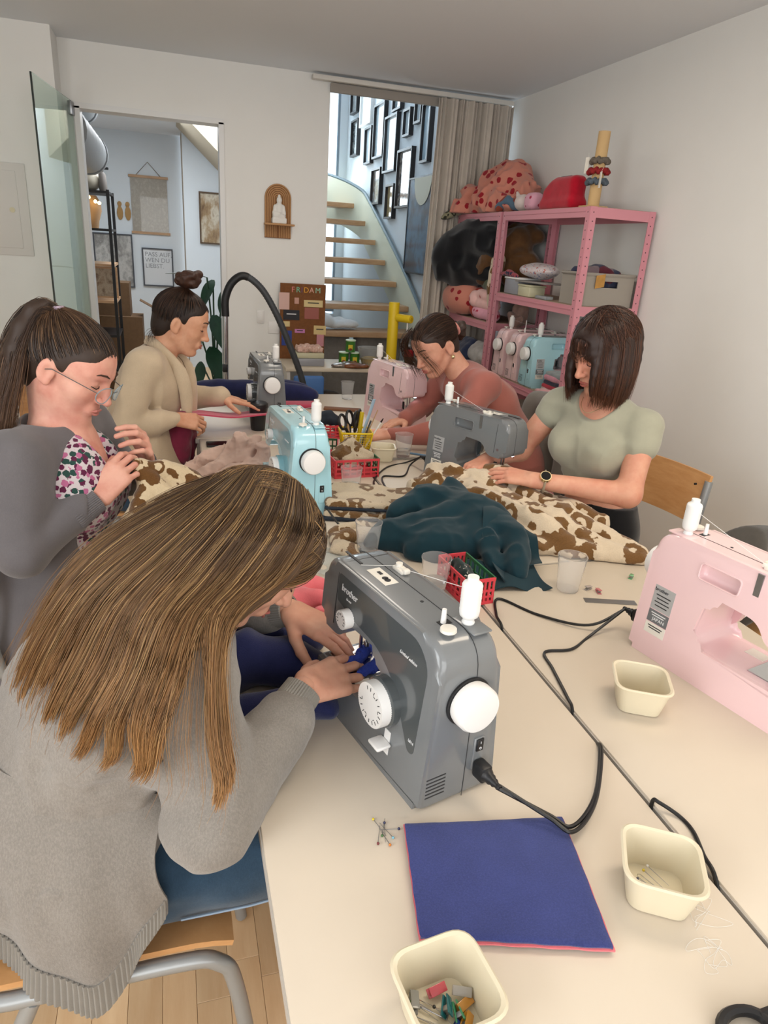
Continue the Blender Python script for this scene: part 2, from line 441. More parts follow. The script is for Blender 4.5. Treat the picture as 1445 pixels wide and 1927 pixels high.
def strandmesh(name, paths, r, tones, m, parent, taper=.35, sides=3):
    """paths (N,M,3): thin tapered tubes as one mesh"""
    P = np.asarray(paths, float); N, M, _ = P.shape
    T = np.gradient(P, axis=1); T /= np.linalg.norm(T, axis=2, keepdims=True)+1e-9
    ref = np.tile(np.array([.31, .52, .79]), (N, M, 1)); U = np.cross(T, ref); U /= np.linalg.norm(U, axis=2, keepdims=True)+1e-9; W = np.cross(T, U)
    t = np.linspace(0, 1, M); rad = np.asarray(r).reshape(-1, 1)*(1-(1-taper)*t[None]**2)
    rad = np.broadcast_to(rad, (N, M))
    V = np.stack([P+(U*math.cos(a)+W*math.sin(a))*rad[..., None] for a in np.arange(sides)*2*math.pi/sides], 2)
    idx = np.arange(N*M*sides).reshape(N, M, sides); F = []
    for k in range(sides):
        l = (k+1) % sides; F.append(np.stack([idx[:, :-1, k], idx[:, :-1, l], idx[:, 1:, l], idx[:, 1:, k]], -1).reshape(-1, 4))
    me = npmesh(name, V.reshape(-1, 3), np.concatenate(F))
    a = me.color_attributes.new('hair', 'FLOAT_COLOR', 'POINT')
    C = np.ones((N, M, sides, 4), np.float32); C[..., 0] = t[None, :, None]; C[..., 1] = tones[:, 0, None, None]; C[..., 2] = tones[:, 1, None, None]
    a.data.foreach_set('color', C.ravel())
    return link(name, me, m, parent, True)
# ---------------------------------------------------------------- room shell
M_wall = mat('wall_paint', '#efeeea', .9, bump=.08, bscale=250, var=.02, vscale=2)
M_ceil = mat('ceiling_paint', '#e6eaee', .95, bump=.05, bscale=200)
M_hall = mat('hall_paint', '#e2e9ee', .9, bump=.05, bscale=200)
M_white = mat('white_lacquer', '#e9e9e8', .4)
M_plank = wood('beech_laminate', '#cfab82', '#e0c39c', (9, 1.2, 9), .38)
M_black = mat('black_metal', '#17171a', .45)
M_chrome = mat('chrome', '#c9cbd0', .18, 1)
M_steel = mat('brushed_steel', '#9a9b9e', .38, 1)
M_blackpl = mat('black_plastic', '#1c1c1e', .42, bump=.05)
M_whitepl = mat('white_plastic', '#eeece9', .35)
def struct(name, mb, m, parent=None):
    o = mb.build(name, m, parent, smooth=False)
    if parent is None: o['kind'] = 'structure'
    return o
fl = struct('floor', MB().box((.3, 3.5, -.06), (4.2, 12.2, .1)), M_plank)
random.seed(3)
pm = {}
for i in range(29):
    x = -1.66+i*.07; y = .3-random.random()*.4
    while y < 3.3:
        L = random.choice((.38, .46, .54))
        if L not in pm:
            pm[L] = MB().rbox((0, 0, 0), (.0692, L-.0008, .012), .0006, 1).mesh('plank', False); pm[L].materials.append(M_plank)
        if x > .12 and y > 1.2: break
        o = bpy.data.objects.new('plank', pm[L]); COL.objects.link(o); o.parent = fl; o.location = (x, y+L/2, -.006)
        y += L
struct('ceiling', MB().box((.3, 1.25, 2.56), (4.2, 7.4, .1)), M_ceil)
struct('wall_right', MB().box((2.34, 1.22, 1.25), (.12, 7.26, 2.52)), M_wall)
struct('wall_left', MB().box((-1.76, 1.22, 1.25), (.12, 7.26, 2.52)), M_wall)
struct('wall_rear', MB().box((.3, -2.46, 1.25), (4.1, .12, 2.52)), M_wall)
b = MB()
b.box((-1.12, 4.73, 1.25), (1.14, .26, 2.52))               # protruding left part
b.box((-.52, 4.91, 1.25), (.06, .12, 2.52)); b.box((-.07, 4.91, 2.355), (.84, .12, .31))
b.box((.683, 4.91, 1.25), (.666, .12, 2.52)); b.box((1.645, 4.91, 2.475), (1.258, .12, .07))
struct('wall_back', b, M_wall)
# door lining and glass door
b = MB(); b.box((.34, 4.905, 1.09), (.03, .14, 2.18)); b.box((-.475, 4.905, 1.09), (.03, .14, 2.18)); b.box((-.068, 4.905, 2.185), (.845, .14, .03))
struct('trim_1', b, M_white)
M_glass = mat('door_glass', '#dff0ea', .02, trans=1, ior=1.12, spec=.5)
M_glassedge = mat('glass_edge', '#0d211d', .1, coat=.5)
d = thing('door_1', 'open frameless glass door standing ajar at the doorway', 'door', (-.5, 4.83, .01)); d['kind'] = 'structure'; del d['category']
dv = Vector((-.59+.5, 4.085-4.83, 0)); da = math.atan2(dv.y, dv.x)
Md = RZ(da)
MB().box((.375, 0, 1.095), (.745, .008, 2.19), Md).build('pane', M_glass, d, smooth=False)
MB().box((.75, 0, 1.095), (.005, .009, 2.19), Md).build('pane_edge', M_glassedge, d, smooth=False)
MB().rbox((.028, 0, 2.15), (.06, .03, .07), .004, M=Md).build('hinge', M_steel, d)
MB().rbox((.028, 0, .2), (.06, .03, .07), .004, M=Md).build('hinge', M_steel, d)
# hatch in the left wall, sockets
M_panel = mat('panel_white', '#dfdbd6', .6)
p = thing('access_panel', 'white square access hatch with round lock in the left wall', 'access panel', (-.93, 4.6, 1.36))
MB().rbox((.0, -.006, .235), (.37, .012, .48), .003).build('frame', M_panel, p)
MB().rbox((-.01, -.014, .235), (.29, .006, .40), .002).build('hatch_door', M_panel, p)
MB().cyl((.1, -.014, .235), (.1, -.022, .235), .014).build('lock', mat('cream_plastic', '#d9cfae', .4), p)
sw = thing('light_switch', 'small white light switch on the wall beside the vacuum hose', 'switch', (.578, 4.85, 1.0))
MB().rbox((0, -.005, .04), (.05, .01, .085), .004).build('plate', M_whitepl, sw); MB().rbox((0, -.011, .04), (.035, .006, .06), .002).build('rocker', M_whitepl, sw)
sw = thing('wall_socket', 'white wall socket half hidden behind the cork board', 'socket', (.67, 4.85, .93))
MB().rbox((0, -.004, .04), (.08, .008, .08), .003).build('plate', M_whitepl, sw)
# curtain rail, curtain
cr = thing('curtain_rail', 'white curtain rail along the ceiling above the stair opening', 'curtain rail', (1.57, 4.80, 2.47))
MB().rbox((0, 0, .012), (1.36, .05, .026), .003).build('rail', mat('rail_white', '#d9d4cc', .5), cr)
MB().rbox((.05, .02, -.03), (1.22, .02, .05), .003).build('header_strip', mat('strip_grey', '#9a938b', .7), cr)
m = fabric('curtain_linen', '#cfc5b9', var=.06, vscale=8, fuzz=.3); MATS['curtain_linen'].node_tree.nodes['Principled BSDF'].inputs['Transmission Weight'].default_value = .12
def cur(u, v):
    x = 1.70+.53*u; z = 2.455-2.2*v; a = u*2*math.pi*8.5
    amp = .018+.014*v; g = .35*(1-v)
    return (x+.012*math.sin(a*.5+1)+(.05*(1-u))*v*.6-.05*v*(u < .5)*(1-u), 4.745+amp*math.sin(a+g*math.sin(a))+.012*math.sin(a*2.3+v*2), z)
c = MB().sheet(cur, 170, 14, .003).build('curtain', m); tag(c, 'beige linen curtain pulled to the right of the stair opening', 'curtain')
# ---------------------------------------------------------------- stair hall behind the opening
struct('wall_hall_right', MB().box((2.01, 6.7, 1.8), (.12, 3.4, 3.7)), M_hall)
b = MB(); b.box((1.375, 8.36, .35), (1.25, .12, .8)); b.box((1.905, 8.36, 2.2), (.09, .12, 2.9)); b.box((1.105, 8.36, 2.2), (.71, .12, 2.9))
struct('wall_hall_far', b, M_hall)
struct('wall_hall_left', MB().box((.79, 6.7, 1.8), (.08, 3.4, 3.7)), M_hall)
struct('ceiling_hall', MB().box((1.4, 6.7, 3.7), (1.4, 3.6, .1)), M_hall)
wd = MB(); wd.box((1.66, 8.33, 2.2), (.4, .01, 2.8))
w1 = thing('window_1', 'tall narrow window at the far end of the stair hall', 'window', (1.66, 8.33, .78)); w1['kind'] = 'structure'; del w1['category']
wb = MB()
for x in (-.19, .19): wb.box((x, 0, 1.42), (.03, .05, 2.84))
for z in (.02, 1.2, 2.82): wb.box((0, 0, z), (.36, .05, .04))
wb.build('window_frame', mat('frame_grey', '#8b98a4', .5), w1, smooth=False)
for z0, z1 in ((.04, 1.18), (1.22, 2.8)):
    MB().box((0, .01, (z0+z1)/2), (.35, .006, z1-z0)).build('pane', mat('window_daylight', '#e6f6ff', .3, emit=1.6), w1, smooth=False)
# stair: treads fixed to a curved cream stringer
M_tread = wood('stair_oak', '#b98f68', '#d0ab86', (3, 20, 20), .45); M_string = mat('stringer_cream', '#e0e2cc', .55)
st = thing('staircase', 'open staircase with oak treads and a curved cream stringer', 'staircase', (1.3, 5.6, 0))
treads = [(5.35, .90), (5.62, 1.085), (5.99, 1.257), (6.35, 1.423), (6.70, 1.591), (7.07, 1.762), (7.48, 1.934), (7.95, 2.11)]
ends = [1.90, 1.895, 1.89, 1.885, 1.88, 1.87, 1.86, 1.70]
for (y, z), xe in zip(treads, ends):
    MB().rbox(((.84+xe)/2-1.3, y+.13-5.6, z-.02), (xe-.84, .30, .045), .006).build('tread', M_tread, st)
for y, z in ((4.98+.13, .72), (5.0, .54)):
    pass
s2 = bez([(5.05, .70), (5.38, .98), (6.02, 1.33), (6.8, 1.70), (7.4, 1.96), (7.86, 2.10), (8.25, 2.17)], 40)
def strg(u, v):
    i = u*40; k = min(int(i), 39); q = s2[k]+(s2[k+1]-s2[k])*(i-k)
    x = 1.915-(.5*max(0, (q[0]-7.3))**1.3 if q[0] > 7.3 else 0)
    return (x-1.3, q[0]-5.6, q[1]+.10-v*.42)
MB().sheet(strg, 60, 4, .04).build('stringer', M_string, st)
rl = [(strg(i/40, 0)[0], strg(i/40, 0)[1], strg(i/40, 0)[2]+.012) for i in range(41)]
MB().tube(rl, .016, 6).build('stringer_cap', mat('cap_grey', '#6f8088', .5), st)
# pictures on the stair wall
M_frameb = mat('frame_black', '#221f20', .4)
def artmat(name, cols, scale, seed, gloss=.12):
    m = mat(name, '#ffffff', gloss, coat=.6); t = NT(m); v = t.coord(1, 'Generated')
    mp = t.new('VectorMath', operation='ADD'); t.link(v, mp.inputs[0]); mp.inputs[1].default_value = (seed*3.1, seed, seed*1.7)
    f, _ = t.noise(mp.outputs[0], scale, 5, .6); n = len(cols)
    t.base(t.ramp(f, [(.3+.4*i/(n-1), srgb(c)) for i, c in enumerate(cols)])); return m
gal = [  # y near, y far, z bottom, z top, art colours, label
 (7.688, 8.083, 2.823, 3.06, ('#dfe5e6', '#aab2b4'), 'thin black frame at the very top left of the stair wall'),
 (7.045, 7.658, 2.651, 3.05, ('#eef5f8', '#dbe8ee'), 'large pale print touching the opening top on the stair wall'),
 (6.596, 7.105, 2.317, 2.79, ('#dcebf2', '#b9cdd6', '#f2f8fa'), 'tall black framed pale print, left of the two biggest on the stair wall'),
 (6.181, 6.714, 2.166, 2.64, ('#dcebf2', '#c3d3da', '#f0f6f8'), 'tall black framed pale print overlapping its neighbour on the stair wall'),
 (7.603, 8.011, 2.414, 2.776, ('#dfe7ea', '#3f4a4e', '#e6edf0'), 'black frame with small dark oblong print, far left on the stair wall'),
 (7.059, 7.425, 2.293, 2.64, ('#e2eff5', '#cfe0e8'), 'small slim black frame beside the tall prints on the stair wall'),
 (6.16, 6.515, 2.633, 2.80, ('#e2eff5', '#7c8a90'), 'frame cut off by the top of the stair opening'),
 (5.899, 6.171, 2.40, 2.624, ('#e9f4f8', '#d4e4ec'), 'small thick black frame right of the tall prints on the stair wall'),
 (5.643, 5.883, 2.462, 2.66, ('#e9f4f8', '#c9dae2'), 'small black frame at the top right of the stair wall'),
 (6.646, 7.095, 1.914, 2.251, ('#cdbfae', '#8d8276', '#e3eef2'), 'deep black frame with brownish print low on the stair wall'),
 (6.215, 6.573, 1.779, 2.085, ('#a89468', '#c0ad83', '#8d7a52'), 'small frame with tan print, lowest on the stair wall'),
 (5.701, 6.263, 1.859, 2.332, ('#e3eef2', '#4c4a4a', '#b9aea5', '#eef5f8'), 'large black frame with speckled ink print on the stair wall'),
 (5.401, 5.683, 2.165, 2.60, ('#e2eef4', '#9cc0d4'), 'thin framed pale print half behind the curtain'),
]
for i, (y0, y1, z0, z1, cols, lab) in enumerate(gal):
    H = z1-z0-.02; W = (y1-y0)*.70; y0 = y1-W
    t = thing('picture_frame', lab, 'picture', (1.95, (y0+y1)/2, z0), 0, 'pictures on the stair wall')
    b = MB(); e = .018
    for y in (-W/2+e/2, W/2-e/2): b.box((-.02, y, H/2), (.04, e, H))
    for z in (e/2, H-e/2): b.box((-.02, 0, z), (.04, W-2*e, e))
    b.build('frame', M_frameb if i not in (1,) else M_whitepl, t, smooth=False)
    MB().box((-.012, 0, H/2), (.008, W-2*e, H-2*e)).build('print', artmat('gallery_print_%d' % i, cols, 3+i % 3, i), t, smooth=False)
t = thing('abstract_painting', 'tall dark blue abstract painting with pale arch on the stair wall', 'painting', (1.95, 5.575, 1.36))
MB().box((-.02, 0, .35), (.036, .57, .70)).build('canvas', artmat('blue_abstract', ('#141f30', '#1c2c40', '#406480', '#182638'), 2.5, 3, .5), t, smooth=False)
MB().prism([(-.2, .70)]+[(-.2+.2*(1-math.cos(a)), .70-.2*math.sin(a)) for a in np.linspace(.05, math.pi-.05, 14)]+[(.2, .70)], 0, .003, M=TR(-.0395, -.05, 0)@RZ(-math.pi/2)@RX(math.pi/2)).build('pale_arch', mat('arch_cream', '#cfcbb8', .7), t)
b = MB()
for y in (-.29, .29): b.box((-.02, y, .35), (.045, .012, .724))
for z in (-.006, .706): b.box((-.02, 0, z), (.045, .568, .012))
b.build('frame', M_frameb, t, smooth=False)
# things seen under the stair
M_lin = fabric('grey_sofa', '#8d8781', var=.1); 
so = SDF((.9, 5.3, .0), (1.9, 6.1, .95), .02)
so.box((1.4, 5.75, .35), (.42, .28, .33), rad=.06).box((1.18, 5.55, .72), (.2, .08, .17), rad=.06).box((1.62, 5.55, .72), (.2, .08, .17), rad=.06)
tag(so.build('grey_sofa', M_lin), 'grey cushioned sofa under the open staircase', 'sofa')
cs = SDF((.85, 5.2, .85), (1.5, 5.75, 1.15), .012); cs.ell((1.06, 5.45, .97), (.17, .14, .075), k=.02).ell((1.28, 5.48, .945), (.15, .1, .04), k=.02).plane((0, 0, .925), (0, 0, -1)).noise(.015, 14, 2)
tag(cs.build('white_cloth', fabric('white_cloth', '#dfe3e6', var=.05)), 'crumpled white cloth lying on a stair tread', 'cloth')
hk = thing('hook_rail', 'wooden hook rail with hanging utensils behind the stair treads', 'hook rail', (1.45, 8.28, 1.62))
MB().box((0, 0, 0), (.42, .02, .04)).build('rail', M_tread, hk, smooth=False)
for x, L, r in ((-.15, .25, .02), (-.08, .35, .06), (.02, .3, .04), (.1, .2, .08)):
    b = MB(); b.tube([(x, -.02, 0), (x, -.03, -L)], .006, 6); b.ball((x, -.03, -L-r), (r, .01, r)); b.build('hanging_utensil', mat('utensil_rose', '#b59a90', .6) if r > .07 else M_steel, hk)
# ---------------------------------------------------------------- next room through the doorway
struct('wall_next_far', MB().box((-.8, 9.56, 1.4), (2.0, .12, 2.9)), M_hall)
struct('wall_next_right', MB().box((.52, 8.95, 1.4), (.66, .12, 2.9)), M_hall)
struct('wall_next_left', MB().box((-1.72, 7.2, 1.4), (.12, 4.6, 2.9)), M_hall)
struct('wall_next_side', MB().box((.70, 6.9, 1.4), (.06, 4.0, 2.9)), M_hall)
struct('ceiling_next', MB().box((-.5, 7.3, 2.66), (2.5, 4.7, .1)), M_ceil)
struct('trim_2', MB().box((.2, 9.2, 1.3), (.03, .5, 2.6)), mat('column_beige', '#b9aa97', .7))
struct('baseboard_next', MB().box((-.72, 9.49, .05), (1.8, .02, .1)), M_white)
sf = MB().prism([(-.2, 0), (.35, 0), (.35, -.5)], 0, 1.2, M=TR(.33, 8.6, 2.6)@RX(math.pi/2)); o = struct('trim_3', sf, mat('soffit_cream', '#b8ae99', .8))
wh = thing('wall_hanging', 'linen wall hanging with line drawing between two wooden rods', 'wall hanging', (-.2, 9.49, 1.5))
MB().box((0, 0, .325), (.42, .004, .61)).build('cloth', artmat('line_drawing', ('#b8b2a6', '#a8a196', '#beb8ac'), 9, 4, .9), wh, smooth=False)
for z in (.015, .64): MB().box((0, -.005, z), (.45, .02, .028)).build('rod', M_tread, wh, smooth=False)
MB().tube([(-.14, -.01, .65), (0, -.005, .80), (.14, -.01, .65)], .004, 5).build('cord', mat('twine', '#7d7263', .9), wh)
def poster(name, lab, x, y, z0, W, H, fm, pm_, e=.016, lean=0):
    t = thing(name, lab, 'picture', (x, y, z0)); b = MB()
    for s in (-1, 1): b.box((s*(W/2-e/2), -.012, H/2), (e, .024, H))
    for z in (e/2, H-e/2): b.box((0, -.012, z), (W-2*e, .024, e))
    b.build('frame', fm, t, smooth=False); MB().box((0, -.006, H/2), (W-2*e, .006, H-2*e)).build('print', pm_, t, smooth=False); return t
tp = poster('text_poster', 'white poster with grey German lettering in thin dark frame', -.14, 9.49, .895, .365, .45, mat('frame_slate', '#4e5158', .4), mat('poster_white', '#dfe2e5', .3, coat=.4))
Mt = mat('poster_grey_print', '#8f9296', .6)
for k, s in enumerate(('PASS AUF,', 'WEN DU', 'LIEBST.')):
    text('lettering', s, .072, Mt, TR(-.15, -.0095, .375-k*.068)@RX(math.pi/2), tp, align='LEFT')
poster('grey_print', 'large framed grey abstract print on the far wall behind black rack', -.65, 9.49, .865, .45, .62, mat('frame_slate', '#4e5158', .4), artmat('grey_abstract', ('#d4d2ce', '#8f8d8a', '#c9c7c3', '#6e6c6a'), 2.2, 5))
poster('brown_painting', 'brown and cream abstract painting near the doorway jamb', .5, 8.885, 1.44, .29, .56, mat('frame_brown', '#5b4632', .5), artmat('brown_abstract', ('#6f5237', '#a68a66', '#d6cdb9', '#8c6b49'), 2, 8, .6))
er = thing('wall_ornament', 'pair of ochre leaf-shaped ornaments on the far wall', 'ornament', (-.50, 9.49, 1.72))
for x in (-.045, .045):
    MB().ball((x, -.006, 0), (.035, .006, .08)).build('drop', mat('ochre', '#b08a58', .7), er); MB().ball((x, -.006, .1), (.025, .006, .03)).build('bead', mat('ochre', '#b08a58', .7), er)
rk = thing('black_rack', 'tall open black metal shelving rack in the next room', 'shelf', (-.57, 6.95, 0))
for x, y in ((.09, -.15), (.09, .4), (-.3, -.15), (-.3, .4)): MB().box((x, y, .92), (.025, .025, 1.84)).build('post', M_black, rk, smooth=False)
for z in (.3, .62, .92, 1.23, 1.52, 1.82): MB().box((-.1, .125, z), (.40, .56, .02)).build('shelf_board', M_black if z not in (.92, 1.23) else M_tread, rk, smooth=False)
vz = thing('vase', 'round cream ribbed vase on top of the black rack', 'vase', (-.62, 6.95, 1.83)); MB().lathe([(.03, 0), (.07, .03), (.085, .08), (.06, .14), (.03, .16)], 16).build('body', mat('cream_ceramic', '#cfc6b4', .5), vz)
vz = thing('bottle', 'grey pump bottle on top of the black rack', 'bottle', (-.52, 6.9, 1.83)); MB().lathe([(.03, 0), (.035, .03), (.03, .13), (.012, .15), (.012, .17)], 14).build('body', mat('grey_ceramic', '#77706a', .5), vz); MB().rbox((.02, 0, .18), (.07, .02, .02), .005).build('pump', M_black, vz)
vz = thing('wooden_bust', 'light wooden rounded figure on the black rack', 'ornament', (-.63, 6.9, 1.53)); MB().lathe([(.05, 0), (.06, .06), (.085, .14), (.08, .21), (.05, .26)], 14).build('body', mat('pale_wood', '#b58f68', .6), vz)
lg = thing('lamp_cluster', 'small glowing string lights beside the rack', 'lamp', (-.60, 6.77, 1.74))
for x, z in ((-.03, .03), (.02, 0), (.05, -.01), (-.05, -.13)): MB().ball((x, 0, z), .014).build('bulb', mat('warm_glow', '#ffdf9a', .3, emit=9), lg)
pf = poster('portrait_print', 'brown portrait print in wooden frame standing on the rack', -.56, 6.98, .94, .2, .27, M_tread, artmat('portrait', ('#6a5039', '#b7a58c', '#7f6146'), 3, 2))
for nm, x, y, z, d, lab in (('cardboard_box', -.5, 7.7, 0, (.42, .4, .72), 'tall brown cardboard box below the rack, tucked behind it'), ('cardboard_box', -.6, 7.75, .72, (.4, .36, .32), 'brown cardboard box stacked on the taller box')):
    t = thing(nm, lab, 'box', (x, y, z), 0); MB().box((0, 0, d[2]/2), d).build('body', mat('cardboard', '#6b5138', .85, var=.1), t, smooth=False); MB().box((d[0]/2+.07, -.1, d[2]-.04), (.18, .2, .006), RY(.5)).build('flap', mat('cardboard', '#6b5138', .85), t, smooth=False)
for k, (x, z, r) in enumerate(((-.62, 2.42, .12), (-.60, 2.09, .15))):
    t = thing('ventilation_duct', ('upper' if k == 0 else 'lower, thicker')+' grey ventilation duct under the next room ceiling', 'duct', (x, 5.1, z))
    b = MB(); b.lathe([(r, 0)]+[(r+(.006 if j % 2 else 0), .12*j) for j in range(1, 12)]+[(r, 1.5)], 20, M=RX(-math.pi/2)); b.build('pipe', mat('duct_grey', '#8d9092', .5), t)
    MB().box((0, .7, (2.61-z+r)/2), (.02, .02, 2.61-z-r)).build('hanger', M_steel, t, smooth=False)
    MB().lathe([(r+.012, 1.46), (r+.012, 1.53), (r*.6, 1.57)], 20, M=RX(-math.pi/2)).build('end_cap', mat('duct_grey', '#8d9092', .5), t)
# plant in the doorway
M_leaf = mat('leaf_green', '#23452f', .35, var=.25, vscale=12); M_pot = mat('pot_white', '#d9d6d1', .6)
pl = thing('potted_plant', 'tall dark green broad leaved plant beyond the doorway', 'plant', (.33, 6.0, 0))
MB().lathe([(.13, 0), (.16, .3), (.165, .32), (.15, .32), (.14, .28)], 20).build('pot', M_pot, pl)
random.seed(5)
def leaf(P, d, L, W, droop, par, nm='leaf'):
    d = Vector(d).normalized(); s = d.cross(Vector((0, 0, 1)))
    if s.length < .2: s = Vector((0, -1, 0)).cross(d)
    s.normalize(); P = Vector(P)
    def f(u, v):
        w = W*math.sin(math.pi*min(1, u*.93+.04))**.8*(1-.35*u); x = (v-.5)*2
        p = P+d*(L*u)+s*(w*x)+Vector((0, 0, -droop*u*u*L+abs(x)*.18*w)); return tuple(p)
    MB().sheet(f, 9, 5, .002).build(nm, M_leaf, par)
lv = [((-.05, -.1, 1.22), (-1, -.1, .15), .32, .05, .1), ((.0, -.05, 1.2), (-.3, -.3, -.4), .2, .07, .5), ((.05, -.1, .95), (.2, -.2, 1), .24, .07, 0), ((.0, -.1, .93), (.25, -.5, -.8), .30, .10, .1), ((-.03, -.12, .68), (.2, -.5, -.8), .30, .10, .1), ((-.12, -.15, .56), (-.1, -.3, -1), .20, .055, 0), ((-.10, -.1, .72), (-.5, -.3, -.3), .14, .05, .3), ((.04, .1, .8), (.5, .3, .4), .3, .09, .3)]
for P, d_, L, W, dr in lv:
    leaf(P, d_, L, W, dr, pl)
    MB().tube(bez([(0, 0, .3), (P[0]*.4, P[1]*.4, P[2]*.7), P], 8), .007, 6).build('stem', M_leaf, pl)
# ---------------------------------------------------------------- tables
T = .74
M_top = mat('tabletop_laminate', '#d3c6b4', .42, var=.02, vscale=4, bump=.03, bscale=300)
M_edge = mat('table_edge', '#b9b3ab', .5); M_tleg = mat('table_leg_grey', '#8f9194', .4, .6)
def table(lab, x0, x1, y0, y1, rz=0):
    t = thing('work_table', lab, 'table', ((x0+x1)/2, (y0+y1)/2, 0), rz, 'white work tables'); W = x1-x0; L = y1-y0
    MB().rbox((0, 0, T-.011), (W-.004, L-.004, .022), .003).build('tabletop', M_top, t)
    b = MB()
    for s in (-1, 1): b.box((s*(W/2-.0015), 0, T-.013), (.003, L, .018)); b.box((0, s*(L/2-.0015), T-.013), (W-.006, .003, .018))
    e = b.build('edge_band', M_edge, t, smooth=False); e['kind'] = 'stuff'
    for sx in (-1, 1):
        for sy in (-1, 1): MB().cyl((sx*(W/2-.05), sy*(L/2-.05), 0), (sx*(W/2-.05), sy*(L/2-.05), T-.022), .02).build('leg', M_tleg, t)
    for s in (-1, 1): MB().box((s*(W/2-.05), 0, T-.045), (.02, L-.14, .045)).build('apron', M_tleg, t, smooth=False)
table('white table in the foreground under the big grey machine', .087, .686, .02, 1.80)
table('white table in the middle of the left row under the blue machine', .085, .684, 1.803, 2.85)
table('white table at the far end of the left row', .07, .684, 2.853, 3.95)
table('white table in the right foreground under the pink machine', .692, 1.292, .0, 1.50)
table('white table on the right under the leopard fabric', .690, 1.290, 1.506, 2.49)
table('white table at the far end of the right row', .700, 1.300, 2.53, 3.75)
# ---------------------------------------------------------------- sewing machines
ML, MH = .355, .28
def yf(z): return .061*(1.2-.35*z/MH)
TILT = .0765
def facepanel(poly, t=.0008, sg=-1):
    n = len(poly); vs = [(x, sg*(yf(z)-.002), z) for x, z in poly]+[(x, sg*(yf(z)+t), z) for x, z in poly]
    fs = [tuple(range(n)), tuple(range(2*n-1, n-1, -1))]+[(i, n+i, n+(i+1) % n, (i+1) % n) for i in range(n)]
    b = MB(); b.add(vs, fs); return b
def fmat(x, z, t=.001, back=False):
    if back: return TR(x, yf(z)+t, z)@RZ(math.pi)@RX(math.pi/2-TILT)
    return TR(x, -yf(z)-t, z)@RX(math.pi/2-TILT)
M_ink = mat('dark_ink', '#2a2a2c', .6); M_wink = mat('white_ink', '#e4e4e4', .5); M_paper = mat('sticker_paper', '#e8e3d8', .5)
M_dgrey = mat('dark_grey_plastic', '#46484a', .4); M_led = mat('machine_led', '#f2f6ff', .3, emit=6)
def machine_mesh():
    prof = rounded([(-.1775, 0), (.1775, 0), (.1775, .28), (-.1775, .28), (-.1775, .15), (-.10, .15), (-.075, .188), (.03, .192), (.045, .075), (-.1775, .075)],
                   [.012, .012, .055, .04, .025, .03, .03, .03, .035, .008], 7)
    b = MB(); b.prism(prof, -.061, .061, M=RX(math.pi/2), bev=.014, seg=4)
    b.v = [(x, y*(1.2-.35*z/MH), z) for x, y, z in b.v]
    me = b.mesh('machine_body'); o = bpy.data.objects.new('tmp', me); COL.objects.link(o)
    cut = MB().rbox((.02, .062, .232), (.088, .05, .034), .009, 3).mesh('cut'); c = bpy.data.objects.new('cut', cut); COL.objects.link(c)
    md = o.modifiers.new('b', 'BOOLEAN'); md.object = c; md.operation = 'DIFFERENCE'; md.solver = 'EXACT'
    r = bpy.data.meshes.new_from_object(o.evaluated_get(bpy.context.evaluated_depsgraph_get()))
    bpy.data.objects.remove(o, do_unlink=True); bpy.data.objects.remove(c, do_unlink=True)
    r.polygons.foreach_set('use_smooth', [True]*len(r.polygons)); r.set_sharp_from_angle(angle=math.radians(38)); r.name = 'machine_body'
    return r
MACH = machine_mesh()
